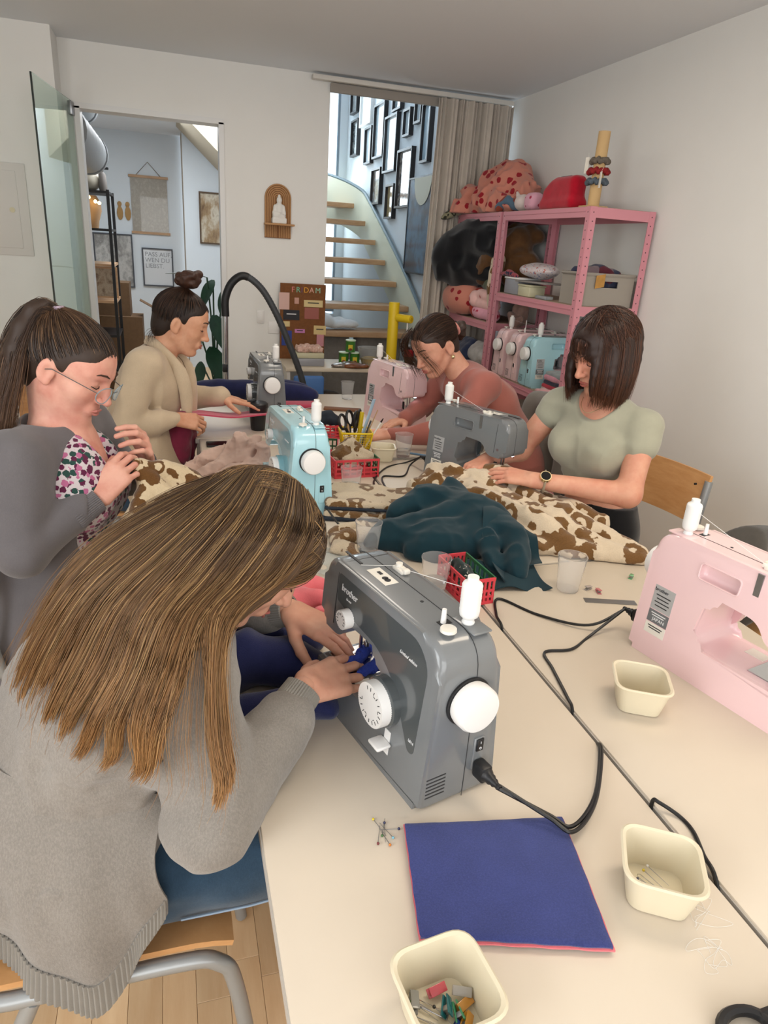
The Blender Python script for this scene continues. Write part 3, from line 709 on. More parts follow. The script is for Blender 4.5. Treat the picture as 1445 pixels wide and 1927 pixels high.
def sewing_machine(col, panel, lab, x, y, ang):
    mb_ = mat('machine_'+col, col, .22, coat=.5); mp = mat('panel_'+panel, panel, .18, coat=.6)
    t = thing('sewing_machine', lab, 'sewing machine', (x, y, T), math.radians(ang), 'identical table-top sewing machines')
    me = MACH.copy(); me.materials.clear(); body = link('body', me, mb_, t)
    pn = facepanel(rounded([(-.125, .264), (.118, .264), (.150, .235), (.147, .085), (.132, .082), (.108, .118), (.075, .165), (.02, .197), (-.06, .202), (-.125, .214)], [.006, .02, .02, .008, .008, .03, .03, .03, .02, .006], 4), .0006).build('front_panel', mp, t)
    text('brand_lettering', 'brother', .017, M_wink, fmat(-.085, .243, .0012), pn)
    text('brand_lettering', 'Limited edition', .0075, M_wink, fmat(.10, .226, .0012), pn, shear=.35)
    text('brand_lettering', 'LB14', .0065, M_wink, fmat(.138, .103, .0012), pn)
    text('brand_lettering', 'La uno', .006, M_wink, fmat(-.085, .229, .0012), pn, shear=.3)
    # hand wheel on the right end
    hw = MB(); hw.lathe([(.030, 0), (.035, .002), (.0365, .008), (.036, .024), (.033, .029), (.025, .0305)], 40, M=TR(.180, 0, .183)@RY(math.pi/2)); hw.build('hand_wheel', M_whitepl, t)
    MB().lathe([(.039, -.004), (.039, .003)], 40, M=TR(.178, 0, .183)@RY(math.pi/2)).build('wheel_gap', M_blackpl, t)
    # stitch dial
    teeth = [((.036+(.0012 if i % 2 else 0))*math.cos(2*math.pi*i/120), (.036+(.0012 if i % 2 else 0))*math.sin(2*math.pi*i/120)) for i in range(120)]
    D0 = TR(.062, -yf(.128)+.004, .128)@RX(math.pi/2)
    MB().lathe([(.041, 0), (.041, .016), (.038, .018)], 36, M=D0).build('dial_socket', mp, t)
    dl = MB().prism(teeth, .004, .035, M=D0, bev=.0008, seg=1).build('stitch_dial', M_whitepl, t)
    b = MB()
    for i in range(15):
        a = math.radians(100+i*20); b.box((0, .0285, .0352), (.0013, .006, .0006), D0@RZ(a))
        if i % 3 == 0: b.box((.003, .0235, .0352), (.005, .001, .0006), D0@RZ(a))
    k = b.build('dial_marks', M_ink, dl, smooth=False); k['kind'] = 'stuff'
    D1 = TR(-.078, -yf(.2), .2)@RX(math.pi/2)
    tt = [((.0165+(.0008 if i % 2 else 0))*math.cos(2*math.pi*i/48), (.0165+(.0008 if i % 2 else 0))*math.sin(2*math.pi*i/48)) for i in range(48)]
    td = MB().prism(tt, 0, .017, M=D1, bev=.001, seg=1).build('tension_dial', M_whitepl, t)
    b = MB()
    for i in range(9): b.box((0, .0115, .0172), (.0012, .004, .0005), D1@RZ(math.radians(-120+i*30)))
    k = b.build('dial_marks', M_ink, td, smooth=False); k['kind'] = 'stuff'
    # reverse lever
    facepanel([(.070, .040), (.086, .040), (.086, .082), (.070, .082)], .0008).build('lever_slot', M_whitepl, t)
    MB().rbox((.078, -yf(.066)-.014, .062), (.030, .026, .007), .003, 2, ).build('reverse_lever', M_whitepl, t)
    # needle plate, bed sticker, presser foot, needle
    MB().rbox((-.118, -.004, .0757), (.095, .086, .0022), .001, 1).build('needle_plate', M_chrome, t)
    MB().rbox((-.045, -.035, .0754), (.04, .03, .001), .0004, 1).build('bed_sticker', M_paper, t)
    MB().rbox((-.115, -.062, .0745), (.06, .012, .004), .0015, 1).build('bobbin_cover', mat('clear_plastic', '#c8ccd0', .15, trans=.6), t)
    MB().cyl((-.13, 0, .085), (-.13, 0, .155), .0035).build('needle_bar', M_chrome, t)
    MB().cyl((-.13, 0, .070), (-.13, 0, .09), .0009, n=6).build('needle', M_chrome, t)
    b = MB(); b.rbox((-.13, .006, .081), (.016, .030, .003), .001, 1); b.rbox((-.13, .012, .094), (.010, .008, .024), .0015, 1); b.cyl((-.13, .013, .1), (-.13, .013, .158), .003)
    b.build('presser_foot', M_steel, t)
    MB().rbox((-.112, .022, .105), (.012, .006, .035), .002).build('presser_lever', M_blackpl, t)
    MB().rbox((-.15, -.01, .1495), (.022, .012, .003), .001, 1).build('work_lamp', M_led, t)
    # top: bobbin winder, thread guide, sticker
    b = MB(); b.cyl((.112, -.008, .278), (.112, -.008, .303), .0045, .0035); b.build('bobbin_winder', M_whitepl, t)
    MB().rbox((.112, -.006, .2795), (.014, .022, .002), .0008, 1).build('winder_slot', M_blackpl, t)
    b = MB(); b.cyl((.138, -.018, .272), (.138, -.018, .284), .004); b.cyl((.138, -.018, .283), (.138, -.018, .2875), .0125, .012, 20); b.build('winder_stop', M_paper, t)
    MB().cyl((.128, .026, .27), (.128, .026, .349), .0022, n=8).build('spool_pin', M_whitepl, t)
    MB().rbox((.132, .03, .2785), (.056, .034, .004), .002).build('spool_rest', mb_, t)
    b = MB(); b.rbox((-.06, .028, .283), (.030, .017, .007), .002); b.cyl((-.066, .028, .286), (-.066, .028, .2925), .006, n=14); b.rbox((-.044, .028, .286), (.010, .012, .008), .002); b.build('thread_guide', M_paper, t)
    MB().box((-.138, -.02, .2805), (.055, .005, .0014)).build('thread_slot', M_blackpl, t, smooth=False)
    sk = MB().rbox((-.055, -.012, .2804), (.062, .026, .0008), .0003, 1).build('top_sticker', M_paper, t)
    b = MB(); b.box((-.066, -.010, .2812), (.012, .006, .0005)); b.cyl((-.038, -.012, .2808), (-.038, -.012, .2814), .0055, n=16); b.cyl((-.046, -.012, .2808), (-.046, -.012, .2814), .0055, n=16)
    k = b.build('sticker_print', M_ink, sk, smooth=False); k['kind'] = 'stuff'
    MB().cyl((.045, .0, .2785), (.045, .0, .2806), .003, n=10).build('screw_hole', M_blackpl, t)
    # shell seams
    prof = rounded([(.177, .0), (.1778, .0), (.1778, .2803), (-.1778, .2803), (-.1778, .15)], [0, 0, .055, .04, 0], 7)
    MB().tube([(x, .012, z) for x, z in prof[1:]], .0006, 5).build('shell_seam', M_ink, t)
    b = MB(); xs = -.128
    b.tube([(xs, -yf(.16)-.0002, .165), (xs, -yf(.262)-.0002, .262), (xs, -yf(.275)+.008, .2795), (xs, yf(.275)-.008, .2803), (xs, yf(.262)+.0002, .262), (xs, yf(.16)+.0002, .165)], .0006, 5); b.build('head_seam', M_ink, t)
    # vents, switch, socket on the right end
    for i in range(6): MB().rbox((.1774, -.042, .024+i*.0068), (.0012, .036, .0026), .0004, 1).build('vent_slot', M_ink, t)
    MB().rbox((.1778, .034, .075), (.004, .020, .060), .0015, 1).build('power_panel', mb_, t)
    sw_ = MB().rbox((.1805, .034, .092), (.004, .013, .022), .001, 1).build('power_switch', M_blackpl, t)
    text('switch_mark', 'I', .006, M_wink, TR(.1829, .034, .097)@RZ(math.pi/2)@RX(math.pi/2), sw_); text('switch_mark', 'O', .006, M_wink, TR(.1829, .034, .087)@RZ(math.pi/2)@RX(math.pi/2), sw_)
    # back: handle rim, rating labels, screws
    rim = [(.02+sx*.044+0, yf(.232)+.0005, .232+sz*.017) for sx, sz in ((-1, -1), (1, -1), (1, 1), (-1, 1))]
    pr_ = rounded([(p[0], p[2]) for p in rim], .009, 4); MB().tube([(x, yf(z)+.0002, z) for x, z in pr_], .0018, 6, True).build('handle_rim', mb_, t)
    for (z0, z1, mm, tx, ti) in ((.108, .162, mat('label_silver', '#b9bbbc', .4, .3), 'brother', M_ink), (.078, .106, mat('label_dark', '#6e7072', .5), 'JAPAN', M_wink), (.052, .076, M_paper, '', None)):
        lb = facepanel([(.098, z0), (.148, z0), (.148, z1), (.098, z1)], .0006, 1); lb.f = [tuple(reversed(f)) for f in lb.f]
        lo = lb.build('rating_label', mm, t)
        if tx: text('label_lettering', tx, .0105, ti, fmat(.13 if tx == 'brother' else .12, z1-.009 if tx == 'brother' else z0+.009, .001, True), lo)
        n = 4 if tx == 'brother' else 2
        b = MB()
        for i in range(n): b.box((0, 0, 0), (.036-.006*(i % 2), .0022, .0003), fmat(.123, z1-.020-i*.008 if tx == 'brother' else z1-.006-i*.005, .0009, True))
        k = b.build('label_lines', ti or M_ink, lo, smooth=False); k['kind'] = 'stuff'
    for sx, sz in ((-.142, .178), (-.155, .04)): MB().cyl((sx, yf(sz)-.002, sz), (sx, yf(sz)+.0006, sz), .005, n=12).build('screw_hole', mat('hole_shade', '#6a5a5c', .6), t)
    MB().box((-.055, yf(.245)-.004, .252), (.012, .01, .05)).build('bobbin_tension', M_steel, t, smooth=False)
    return t
SPOOLM = MB().lathe([(.004, 0), (.0095, 0), (.010, .002), (.0075, .007), (.0140, .013), (.0150, .018)]+[(.0152+.0003*(i % 2), .02+.0025*i) for i in range(18)]+[(.0140, .066), (.0085, .070), (.0085, .0765), (.004, .0765)], 24).mesh('spool_body')
SPOOLM.materials.append(mat('thread_white', '#ecebe8', .7, bump=.3, bscale=900))
def place_spool(t, lab, short=False):
    M = t.matrix_basis @ TR(.128, .026, .2805)
    o = bpy.data.objects.new('thread_spool', SPOOLM); COL.objects.link(o); o.location = M.translation; tag(o, lab, 'thread spool', 'white thread spools'); return o
def thread(t, lab=None):
    pts = [(.128, .026, .335), (-.045, .03, .288), (-.07, .02, .287), (-.105, -.025, .2815)]
    MB().tube(pts, .0005, 4).build('thread', mat('thread_white', '#ecebe8', .7), t)
GREY, GP = '#75787a', '#4b5052'
bpy.context.view_layer.update()
mA = sewing_machine(GREY, GP, 'big grey sewing machine in the foreground, used by long haired woman', .342, .918, -75)
mB = sewing_machine('#a9d6e0', '#7fb0bb', 'light blue sewing machine standing on the left table row', .362, 2.10, -84)
mC = sewing_machine(GREY, GP, 'small-looking grey machine at far end beside pink fabric', .41, 3.25, -88)
mD = sewing_machine('#eecccd', '#e0b4b6', 'pale pink machine in the middle distance used by woman in rose sweater', 1.02, 3.12, 104)
mE = sewing_machine(GREY, GP, 'grey machine seen from the back, used by woman in sage top', 1.025, 2.165, 116)
mF = sewing_machine('#eecccd', '#e0b4b6', 'large pale pink machine cut by right photo edge', 1.055, .935, 103)
for m_ in (mA, mB, mC, mD, mE, mF): thread(m_)
bpy.context.view_layer.update()
for m_, l in ((mA, 'white thread spool on the big grey foreground machine'), (mB, 'slim white thread spool on the light blue table machine'), (mC, 'white thread spool on the grey machine by the pink fabric'),
              (mD, 'white thread spool on the pink machine in the middle distance'), (mE, 'white thread spool on the grey machine of woman in sage top'), (mF, 'white thread spool on the pink machine at right photo edge')):
    place_spool(m_, l)
# plugs and cords
M_cord = mat('black_cord', '#161617', .4)
def plug(t, lab, path, n=60, r=.0032):
    bpy.context.view_layer.update()
    M = t.matrix_basis; o = M @ Vector((.181, .034, .052)); q = thing('power_cord', lab, 'cord', (o.x, o.y, T)); R3 = M.to_3x3()
    D = TR(0, 0, .052)@R3.to_4x4()
    b = MB(); b.rbox((.012, 0, 0), (.026, .02, .028), .004, M=D); b.build('plug', M_blackpl, q)
    b = MB(); b.lathe([(.012, .024)]+[(.011-.0010*i-(.0015 if i % 2 else 0), .026+.004*i) for i in range(7)]+[(.004, .055)], 14, M=D@RY(math.pi/2)); b.build('strain_relief', M_blackpl, q)
    for i, p in enumerate(path):
        s = M @ Vector((.181+.05, .034+(.003 if i else -.003), .052))
        MB().tube(bez([tuple(s)]+p, n), r, 8).build('cable', M_cord, q, True)
z0 = T+.0034
plug(mA, 'black two-strand cord running from foreground machine over blue fabric', [
    [(.50, .66, T+.026), (.528, .638, T+.020), (.60, .69, T+.012), (.672, .785, T+.008), (.6885, .82, T-.012), (.6885, .83, T-.06)],
    [(.495, .652, T+.03), (.524, .628, T+.021), (.595, .68, T+.013), (.668, .775, T+.014), (.6885, .815, T-.008), (.6885, .824, T-.06)]])
plug(mF, 'thin black cord looping on table from the large pink machine', [
    [(.885, 1.16, z0+.01), (.80, 1.24, z0), (.74, 1.33, z0), (.70, 1.26, z0), (.692, 1.21, T-.003), (.6888, 1.195, T-.06)],
    [(.87, 1.13, z0), (.80, 1.09, z0), (.735, 1.09, z0), (.72, 1.03, z0), (.70, .94, z0), (.692, .905, T-.002), (.6888, .895, T-.06)]])
plug(mE, 'black cord of the grey back-turned machine curving over the table', [
    [(.86, 2.44, z0), (.76, 2.38, z0), (.665, 2.21, z0), (.69, 2.08, z0), (.72, 2.0, z0)],
    [(.87, 2.41, z0), (.80, 2.28, z0), (.72, 2.28, z0), (.695, 2.15, z0), (.705, 2.02, z0)]])
c = MB().tube(bez([(.6888, .66, T-.04), (.690, .665, T+.006), (.694, .655, T+.012), (.715, .63, z0), (.715, .60, z0), (.70, .56, z0), (.692, .53, z0), (.6888, .50, T-.03)], 40), .0032, 8).build('cable', M_cord)
c.name = 'short_cord'; tag(c, 'short black cord looping out of the table gap near cream box', 'cord')
c = MB().tube(bez([(.42, 1.86, T+.05), (.46, 1.83, z0), (.52, 1.80, z0), (.56, 1.78, z0)], 20), .0032, 8).build('cable', M_cord)
c.name = 'short_cord'; tag(c, 'short black cord behind the light blue machine', 'cord')
# ---------------------------------------------------------------- people
def skin(name, c1, c2):
    if name in MATS: return MATS[name]
    m = mat(name, c1, .5, spec=.35, sss=.12); t = NT(m); v = t.coord(1)
    f, _ = t.noise(v, 16, 4, .6); t.base(t.ramp(f, [(.35, srgb(c1)), (.68, srgb(c2))])); g, _ = t.noise(v, 700, 2, .6); t.bump(g, .06, .0005); return m
def nrm(v): v = np.array(v, float); return v/np.linalg.norm(v)
class Head:
    def __init__(s, c, f, u, sc=1.0):
        s.c = np.array(c, float); f = nrm(f); u = np.array(u, float); u = nrm(u-f*(u@f)); l = np.cross(u, f); s.A = np.array([f, l, u]); s.k = sc
    def P(s, x, y, z): return s.c+s.k*(x*s.A[0]+y*s.A[1]+z*s.A[2])
    def sculpt(s, g):
        P = s.P; A = s.A; k = s.k
        E = lambda c, r, kk=.015, op='u', AA=None: g.ell(P(*c), np.array(r)*k, A if AA is None else AA, kk, op)
        E((-.018, 0, .030), (.096, .076, .088), .02); E((.040, 0, .035), (.052, .060, .062), .03); E((.034, 0, -.030), (.056, .057, .082), .03)
        for y in (-1, 1):
            g.cap(P(-.008, y*.050, -.050), P(.058, y*.016, -.100), .020*k, .016*k, .02); E((.050, y*.036, -.022), (.026, .025, .026), .02)
            g.cap(P(.086, y*.012, .030), P(.066, y*.046, .032), .009*k, .007*k, .012)
        E((.070, 0, -.098), (.020, .022, .016), .015)
        for y in (-1, 1): E((.094, y*.030, .010), (.014, .017, .011), .010, 's')
        g.cap(P(.084, 0, .020), P(.110, 0, -.026), .0075*k, .0095*k, .012); E((.110, 0, -.028), (.0105, .011, .009), .006)
        for y in (-1, 1): E((.097, y*.0115, -.031), (.0095, .0065, .0075), .005); E((.101, y*.006, -.0385), (.004, .0035, .003), .002, 's')
        for y in (-1, 1): E((.0725, y*.0305, .009), (.0135, .0165, .0125), .002)
        E((.086, 0, -.061), (.0125, .024, .016), .014)
        for y in (-1, 1):
            a = np.array([nrm(A[0]*.95-A[1]*y*.35), nrm(A[1]*.95+A[0]*y*.35), A[2]])
            E((-.012, y*.079, -.006), (.020, .007, .032), .004, 'u', a); E((-.006, y*.086, -.004), (.010, .006, .018), .003, 's', a); E((-.004, y*.078, -.030), (.009, .006, .010), .003, 'u', a)
        return g
    def features(s, par, brow='#3a2a20', lip='#b06a62', lash='#2a1d18'):
        P = s.P
        mb = mat('brow_'+brow, brow, .8); ml = mat('lips_'+lip, lip, .4, sss=.1); me = mat('lash_'+lash, lash, .7)
        for y in (-1, 1):
            MB().tube([P(.0985, y*.013, .033), P(.0950, y*.025, .0385), P(.0865, y*.038, .0385), P(.0745, y*.049, .031)], [.0012, .0026, .0022, .0008], 6).build('eyebrow', mb, par, True)
            MB().tube([P(.0845, y*.0165, .006), P(.0885, y*.024, .0025), P(.0880, y*.034, .001), P(.0795, y*.0455, .005)], [.0007, .0013, .0015, .0009], 6).build('eyelashes', me, par, True)
        b = MB(); b.tube([P(.090, -.022, -.062), P(.1000, -.010, -.0568), P(.1010, 0, -.0578), P(.1000, .010, -.0568), P(.090, .022, -.062)], [.0008, .0034, .0030, .0034, .0008], 8)
        b.tube([P(.090, -.020, -.0635), P(.0985, -.009, -.0675), P(.0993, 0, -.0685), P(.0985, .009, -.0675), P(.090, .020, -.0635)], [.0008, .0036, .0040, .0036, .0008], 8)
        b.build('lips', ml, par, True)
    def haircap(s, g, th=.003, low=-.05):
        P = s.P; A = s.A; k = s.k
        g.ell(P(-.020, 0, .032), np.array((.101, .081, .092))*k+(th-.004), A, .01); g.ell(P(-.055, 0, -.02+low*.3), np.array((.058, .062, .065))*k+(th-.006), A, .03)
        g.ell(P(.035, 0, .055), np.array((.055, .064, .050))*k+(th-.006), A, .02)
        g.ell(P(.120, 0, -.035), np.array((.080, .096, .134))*k, A, .006, 's')
        for y in (-1, 1): g.ell(P(.005, y*.085, -.030), np.array((.030, .030, .040))*k, A, .006, 's')
        return g
    def capstrands(s, tie, n, seed, th=.010, front=.60, M=12, spread=.012, ymax=2):
        """strands hugging the skull from the hairline and scalp to a tie point (local coords)"""
        r = np.random.default_rng(seed); cc = np.array((-.018, 0, .030)); rad = np.array((.100, .080, .092))+th
        D = []
        while len(D) < n:
            d = r.normal(size=(n, 3)); d /= np.linalg.norm(d, axis=1, keepdims=True); d = d[d[:, 1] < ymax]
            x, y, z = d.T; lim = np.where(x > .55, front, np.where(x > -.05, np.interp(x, [-.05, .55], [-.30, front]), np.interp(x, [-1, -.05], [-.75, -.30])))
            D += list(d[z > lim])
        D = np.array(D[:n]); te = (np.array(tie)-cc)/rad; tl = np.linalg.norm(te); te = te/tl
        om = np.arccos(np.clip(D@te, -1, 1)); t = np.linspace(0, 1, M); so = np.sin(om)+1e-6
        W = (np.sin((1-t)[None]*om[:, None])/so[:, None])[..., None]*D[:, None]+(np.sin(t[None]*om[:, None])/so[:, None])[..., None]*te
        lift = 1+(tl-1)*t[None, :, None]**6; lay = 1-r.random((n, 1, 1))*.045
        fr_ = np.where(W[..., :1] > 0, np.array((1.15, 1, 1)), 1.0)
        L = cc+W*rad*fr_*lift*lay+r.normal(size=(n, 1, 3))*.0012+r.normal(size=(n, 1, 3))*spread*.3*t[None, :, None]**3
        return s.c+s.k*(L@s.A)
def tones(n, seed): return np.random.default_rng(seed).random((n, 2))
def hand(g, W, d, n, right, curl=(.35, .5, .35), sc=1.0, spread=.06, thumb=(.6, .7, -.35), k=.005, twist=None):
    W = np.array(W, float); d = nrm(d); n = np.array(n, float); n = nrm(n-d*(n@d)); a = np.cross(n, d) if right else np.cross(d, n)
    g.cap(W-d*.012, W+d*.012, .021*sc, .022*sc, .012)
    fg = [(.030, .088, (.043, .027, .022), .0092), (.0105, .093, (.047, .030, .023), .0094), (-.0095, .089, (.043, .028, .022), .0090), (-.0280, .080, (.034, .021, .019), .0080)]
    tips = []
    for i, (ac, al, ln, r) in enumerate(fg):
        m = W+(a*ac+d*al-n*.004)*sc; g.cap(W+(a*ac*.6+d*.012)*sc, m, .0145*sc, .0115*sc, .010)
        fd = nrm(d+a*spread*(1.5-i)); p = m; dn = -n; ang = 0; c = curl if not hasattr(curl[0], '__len__') else curl[i]
        for j in range(3):
            ang += c[j]; v = fd*math.cos(ang)+dn*math.sin(ang); q = p+v*ln[j]*sc
            g.cap(p, q, r*sc*(1-.08*j), r*sc*(.94-.09*j), .002 if j else k); p = q
        tips.append((p, v))
    p = W+(d*.022+a*.020-n*.006)*sc; v = nrm(d*thumb[0]+a*thumb[1]+n*thumb[2]); rs = (.0150, .0118, .0108, .0090)
    for j, ln in enumerate((.042, .031, .026)):
        q = p+v*ln*sc; g.cap(p, q, rs[j]*sc, rs[j+1]*sc, .010 if j == 0 else .003); p = q; v = nrm(v*.85+d*.35-n*.1)
    return tips
def handmesh(W, d, n, right, h=.002, **kw):
    W = np.array(W, float); R = .21; c = W+nrm(d)*.07; g = SDF(c-.135, c+.135, h); t = hand(g, W, d, n, right, **kw); return g.surf(1), t
def nails(par, tips, n, m):
    for p, v in tips:
        v = Vector(v); z = Vector(n); z = (z-v*z.dot(v)).normalized(); y = z.cross(v); c = Vector(p)-v*.001+z*.0058
        M = Matrix(((v.x, y.x, z.x, c.x), (v.y, y.y, z.y, c.y), (v.z, y.z, z.z, c.z), (0, 0, 0, 1)))
        MB().ball((0, 0, 0), (.0068, .0052, .0016), 10, M).build('nail', m, par, True)
def cuff(name, W, E, r0, r1, L, m, par, ribs=44, amp=.0011):
    """ribbed tube ending at the wrist W, running towards the elbow E"""
    W = Vector(W); z = (Vector(E)-W).normalized(); x = z.orthogonal().normalized(); y = z.cross(x); vs = []; fs = []; N = ribs*4; rows = 7
    prof = [(0, r0-.004), (0, r0), (L*.25, r0+.001), (L*.6, r0+(r1-r0)*.4), (L*.9, r1), (L, r1-.001), (L*1.02, r1-.006)]
    for t, r in prof:
        for i in range(N):
            a = 2*math.pi*i/N; rr = r+(amp*math.cos(a*ribs) if r > r0-.003 else 0); vs.append(W+z*t+(x*math.cos(a)+y*math.sin(a))*rr)
    for j in range(rows-1):
        for i in range(N): k = (i+1) % N; fs.append((j*N+i, j*N+k, (j+1)*N+k, (j+1)*N+i))
    b = MB(); b.add(vs, fs); return b.build(name, m, par, True)
def person(lab, loc): return thing('person', lab, 'person', loc)
def arm(g, S, E, W, r=(.052, .044, .046, .03), k=.02): g.cap(S, E, r[0], r[1], k); g.cap(E, W, r[2], r[3], k)
def wrinkle(g, J, d, n, amp, sp, seed, k=.004):
    """short crease rolls around a joint J across direction d"""
    pass
def floorfeet(g, knees, ankles, r=.05):
    for K, A in zip(knees, ankles):
        g.cap(K, A, .05, .036, .02); g.cap(A, np.array(A)+np.array((.0, 0, -.05)), .036, .03, .02)
# ============ woman A: foreground, long hair, grey cardigan, bent over the machine
SK_A = skin('skin_fair', '#d9a68c', '#c98f78')
M_gA = fabric('heather_grey_knit', '#7e7871', var=.08, vscale=12, fuzz=.5, bscale=650, heather=.22)
M_gArib = fabric('grey_rib_knit', '#858078', var=.06, vscale=20, fuzz=.4, bscale=700)
M_jean = fabric('denim_blue', '#30475c', var=.22, vscale=14, fuzz=.5, bscale=900, heather=.12)
pA = person('woman with long light brown hair in grey cardigan bending over machine', (-.15, .98, 0))
hA = Head((.105, 1.01, 1.065), (.68, -.02, -.73), (.73, 0, .68))
SR, ER, WR = (-.012, .868, .95), (.030, .785, .752), (.178, .915, .852)
SL, EL, WL = (.005, 1.165, .97), (.075, 1.27, .80), (.192, 1.158, .862)
g = SDF((-.08, .86, .86), (.27, 1.17, 1.24), .0027); hA.sculpt(g); g.cap(hA.P(-.045, 0, -.05), (-.04, 1.0, .98), .055, .062, .03); g.cap(hA.P(-.02, 0, -.06), (-.01, 1.0, .97), .05, .06, .03)
head = g.surf()
g = SDF((-.36, .70, .02), (.40, 1.36, 1.06), .008)
for p, q, r1, r2 in (((-.2, .98, .56), (-.13, .98, .78), .12, .12), ((-.13, .98, .78), (-.05, .99, .95), .12, .10)): g.cap(p, q, r1, r2, .04)
g.cap(SR, SL, .055, .055, .04); arm(g, SR, ER, WR, (.045, .038, .038, .024)); arm(g, SL, EL, WL, (.045, .038, .038, .024))
for y in (.905, 1.065): g.cap((-.13, y, .54), (.26, y-.01, .545), .066, .055, .03); g.cap((.26, y-.01, .53), (.27, y-.01, .09), .052, .035, .02); g.cap((.27, y, .06), (.38, y, .04), .035, .03, .02)
torso = g.surf()
hr, tipsR = handmesh(WR, (.84, .50, -.12), (-.05, -.45, .85), True, curl=((.25, .35, .25), (.2, .35, .25), (.25, .4, .3), (.3, .45, .3)), sc=.98, thumb=(.75, .55, -.5))
hl, tipsL = handmesh(WL, (.70, -.70, -.10), (.15, -.1, .95), False, curl=((.15, .3, .2), (.25, .35, .25), (.35, .45, .3), (.5, .5, .3)), sc=.98, thumb=(.7, .6, -.4))
V, F = merge(head, torso, hr, hl); link('body', npmesh('body', V, F), SK_A, pA, True); hA.features(pA, '#4b3828'); M_nail = mat('nail', '#dcb3a4', .3)
nails(pA, tipsR, (-.05, -.45, .85), M_nail); nails(pA, tipsL, (.15, -.1, .95), M_nail)
g = SDF((-.42, .66, .40), (.30, 1.40, 1.10), .0048)
for p, q, r1, r2 in (((-.21, .98, .60), (-.15, .98, .76), .150, .142), ((-.15, .98, .76), (-.06, .99, .94), .142, .115)): g.cap(p, q, r1, r2, .05)
g.ell((-.19, .98, .60), (.155, .19, .15), k=.05); g.ell((-.11, .985, .86), (.125, .175, .14), k=.05)
g.cap((-.01, .86, .955), (.0, 1.15, .965), .062, .062, .05); Wc = np.array(ER)+(np.array(WR)-np.array(ER))*.72; Wd = np.array(EL)+(np.array(WL)-np.array(EL))*.72; g.cap(SR, ER, .070, .060, .03); g.cap(ER, Wc, .062, .045, .015); g.cap(SL, EL, .062, .055, .03); g.cap(EL, Wd, .056, .044, .015)
g.ell((.022, .765, .745), (.058, .055, .05), k=.02)
g.cap((.005, .775, .80), (.05, .72, .80), .006, .004, .01, 's'); g.cap((-.05, .80, .86), (.03, .78, .835), .010, .005, .012, 's'); g.cap((-.10, .80, .80), (-.01, .79, .77), .012, .006, .016, 's')
g.cap((.08, .80, .80), (.12, .84, .84), .010, .007, .012); g.cap((.10, .84, .80), (.145, .87, .825), .009, .006, .012)
g.noise(.007, 9, 3, (1, 1, .7)); g.ridge(.008, 8, 11, (1, 1, .4)); g.ridge(.003, 20, 15, (1, 1, .5)); g.noise(.002, 40, 4)
g.ell(hA.P(-.03, 0, -.09), (.08, .085, .07), k=.01, op='s')
cA = g.build('cardigan', M_gA, pA)
for W_, E_, nm in ((WR, ER, 'cuff'), (WL, EL, 'cuff')): cuff(nm, W_, E_, .031, .0375, .068, M_gArib, pA)
top = bez([(-.29, 1.12, .80), (-.30, .97, .80), (-.255, .875, .80), (-.15, .845, .78), (-.04, .85, .74)], 40); bot = bez([(-.30, 1.10, .535), (-.325, .95, .54), (-.29, .83, .485), (-.15, .775, .418), (-.045, .80, .565)], 40)
top -= 0; hemc = None
def skirt(u, v):
    i = u*40; k = min(int(i), 39); A_ = top[k]+(top[k+1]-top[k])*(i-k); B_ = bot[k]+(bot[k+1]-bot[k])*(i-k)
    p = A_*(1-v)+B_*v+np.array((-.6, -.8, 0))*.030*math.sin(math.pi*min(1, v*1.15)); w = v*.9
    p = p+np.array((-.6, -.8, 0))*(.010*math.sin(u*19+1.5*v)+.005*math.sin(u*41+2))*w+np.array((0, 0, -1))*.010*math.sin(u*27)*v*v
    return tuple(p)
MB().sheet(skirt, 90, 30, .006).build('cardigan_skirt', M_gA, pA, True)
def ribhem(u, v):
    p = np.array(skirt(u, .86+.15*v)); q = np.array((-.6, -.8, 0)); return tuple(p+q*(.005+.0016*math.cos(u*2*math.pi*75)))
MB().sheet(ribhem, 451, 5, .003).build('ribbed_hem', M_gArib, pA, True)
g = SDF((-.36, .74, .30), (.42, 1.24, .70), .006)
for y in (.905, 1.065): g.cap((-.13, y, .535), (.26, y-.01, .545), .088, .070, .03); g.cap((.26, y-.01, .545), (.27, y-.01, .30), .066, .058, .02)
g.ell((-.17, .98, .55), (.10, .15, .09), k=.03); g.noise(.005, 16, 8, (1, 1, 2)); g.build('jeans', M_jean, pA)
MB().tube([(-.03, .822, .505), (.08, .822, .505), (.2, .828, .51)], .0022, 5).build('jeans_seam', mat('denim_seam', '#8fa3b8', .8), pA, True)
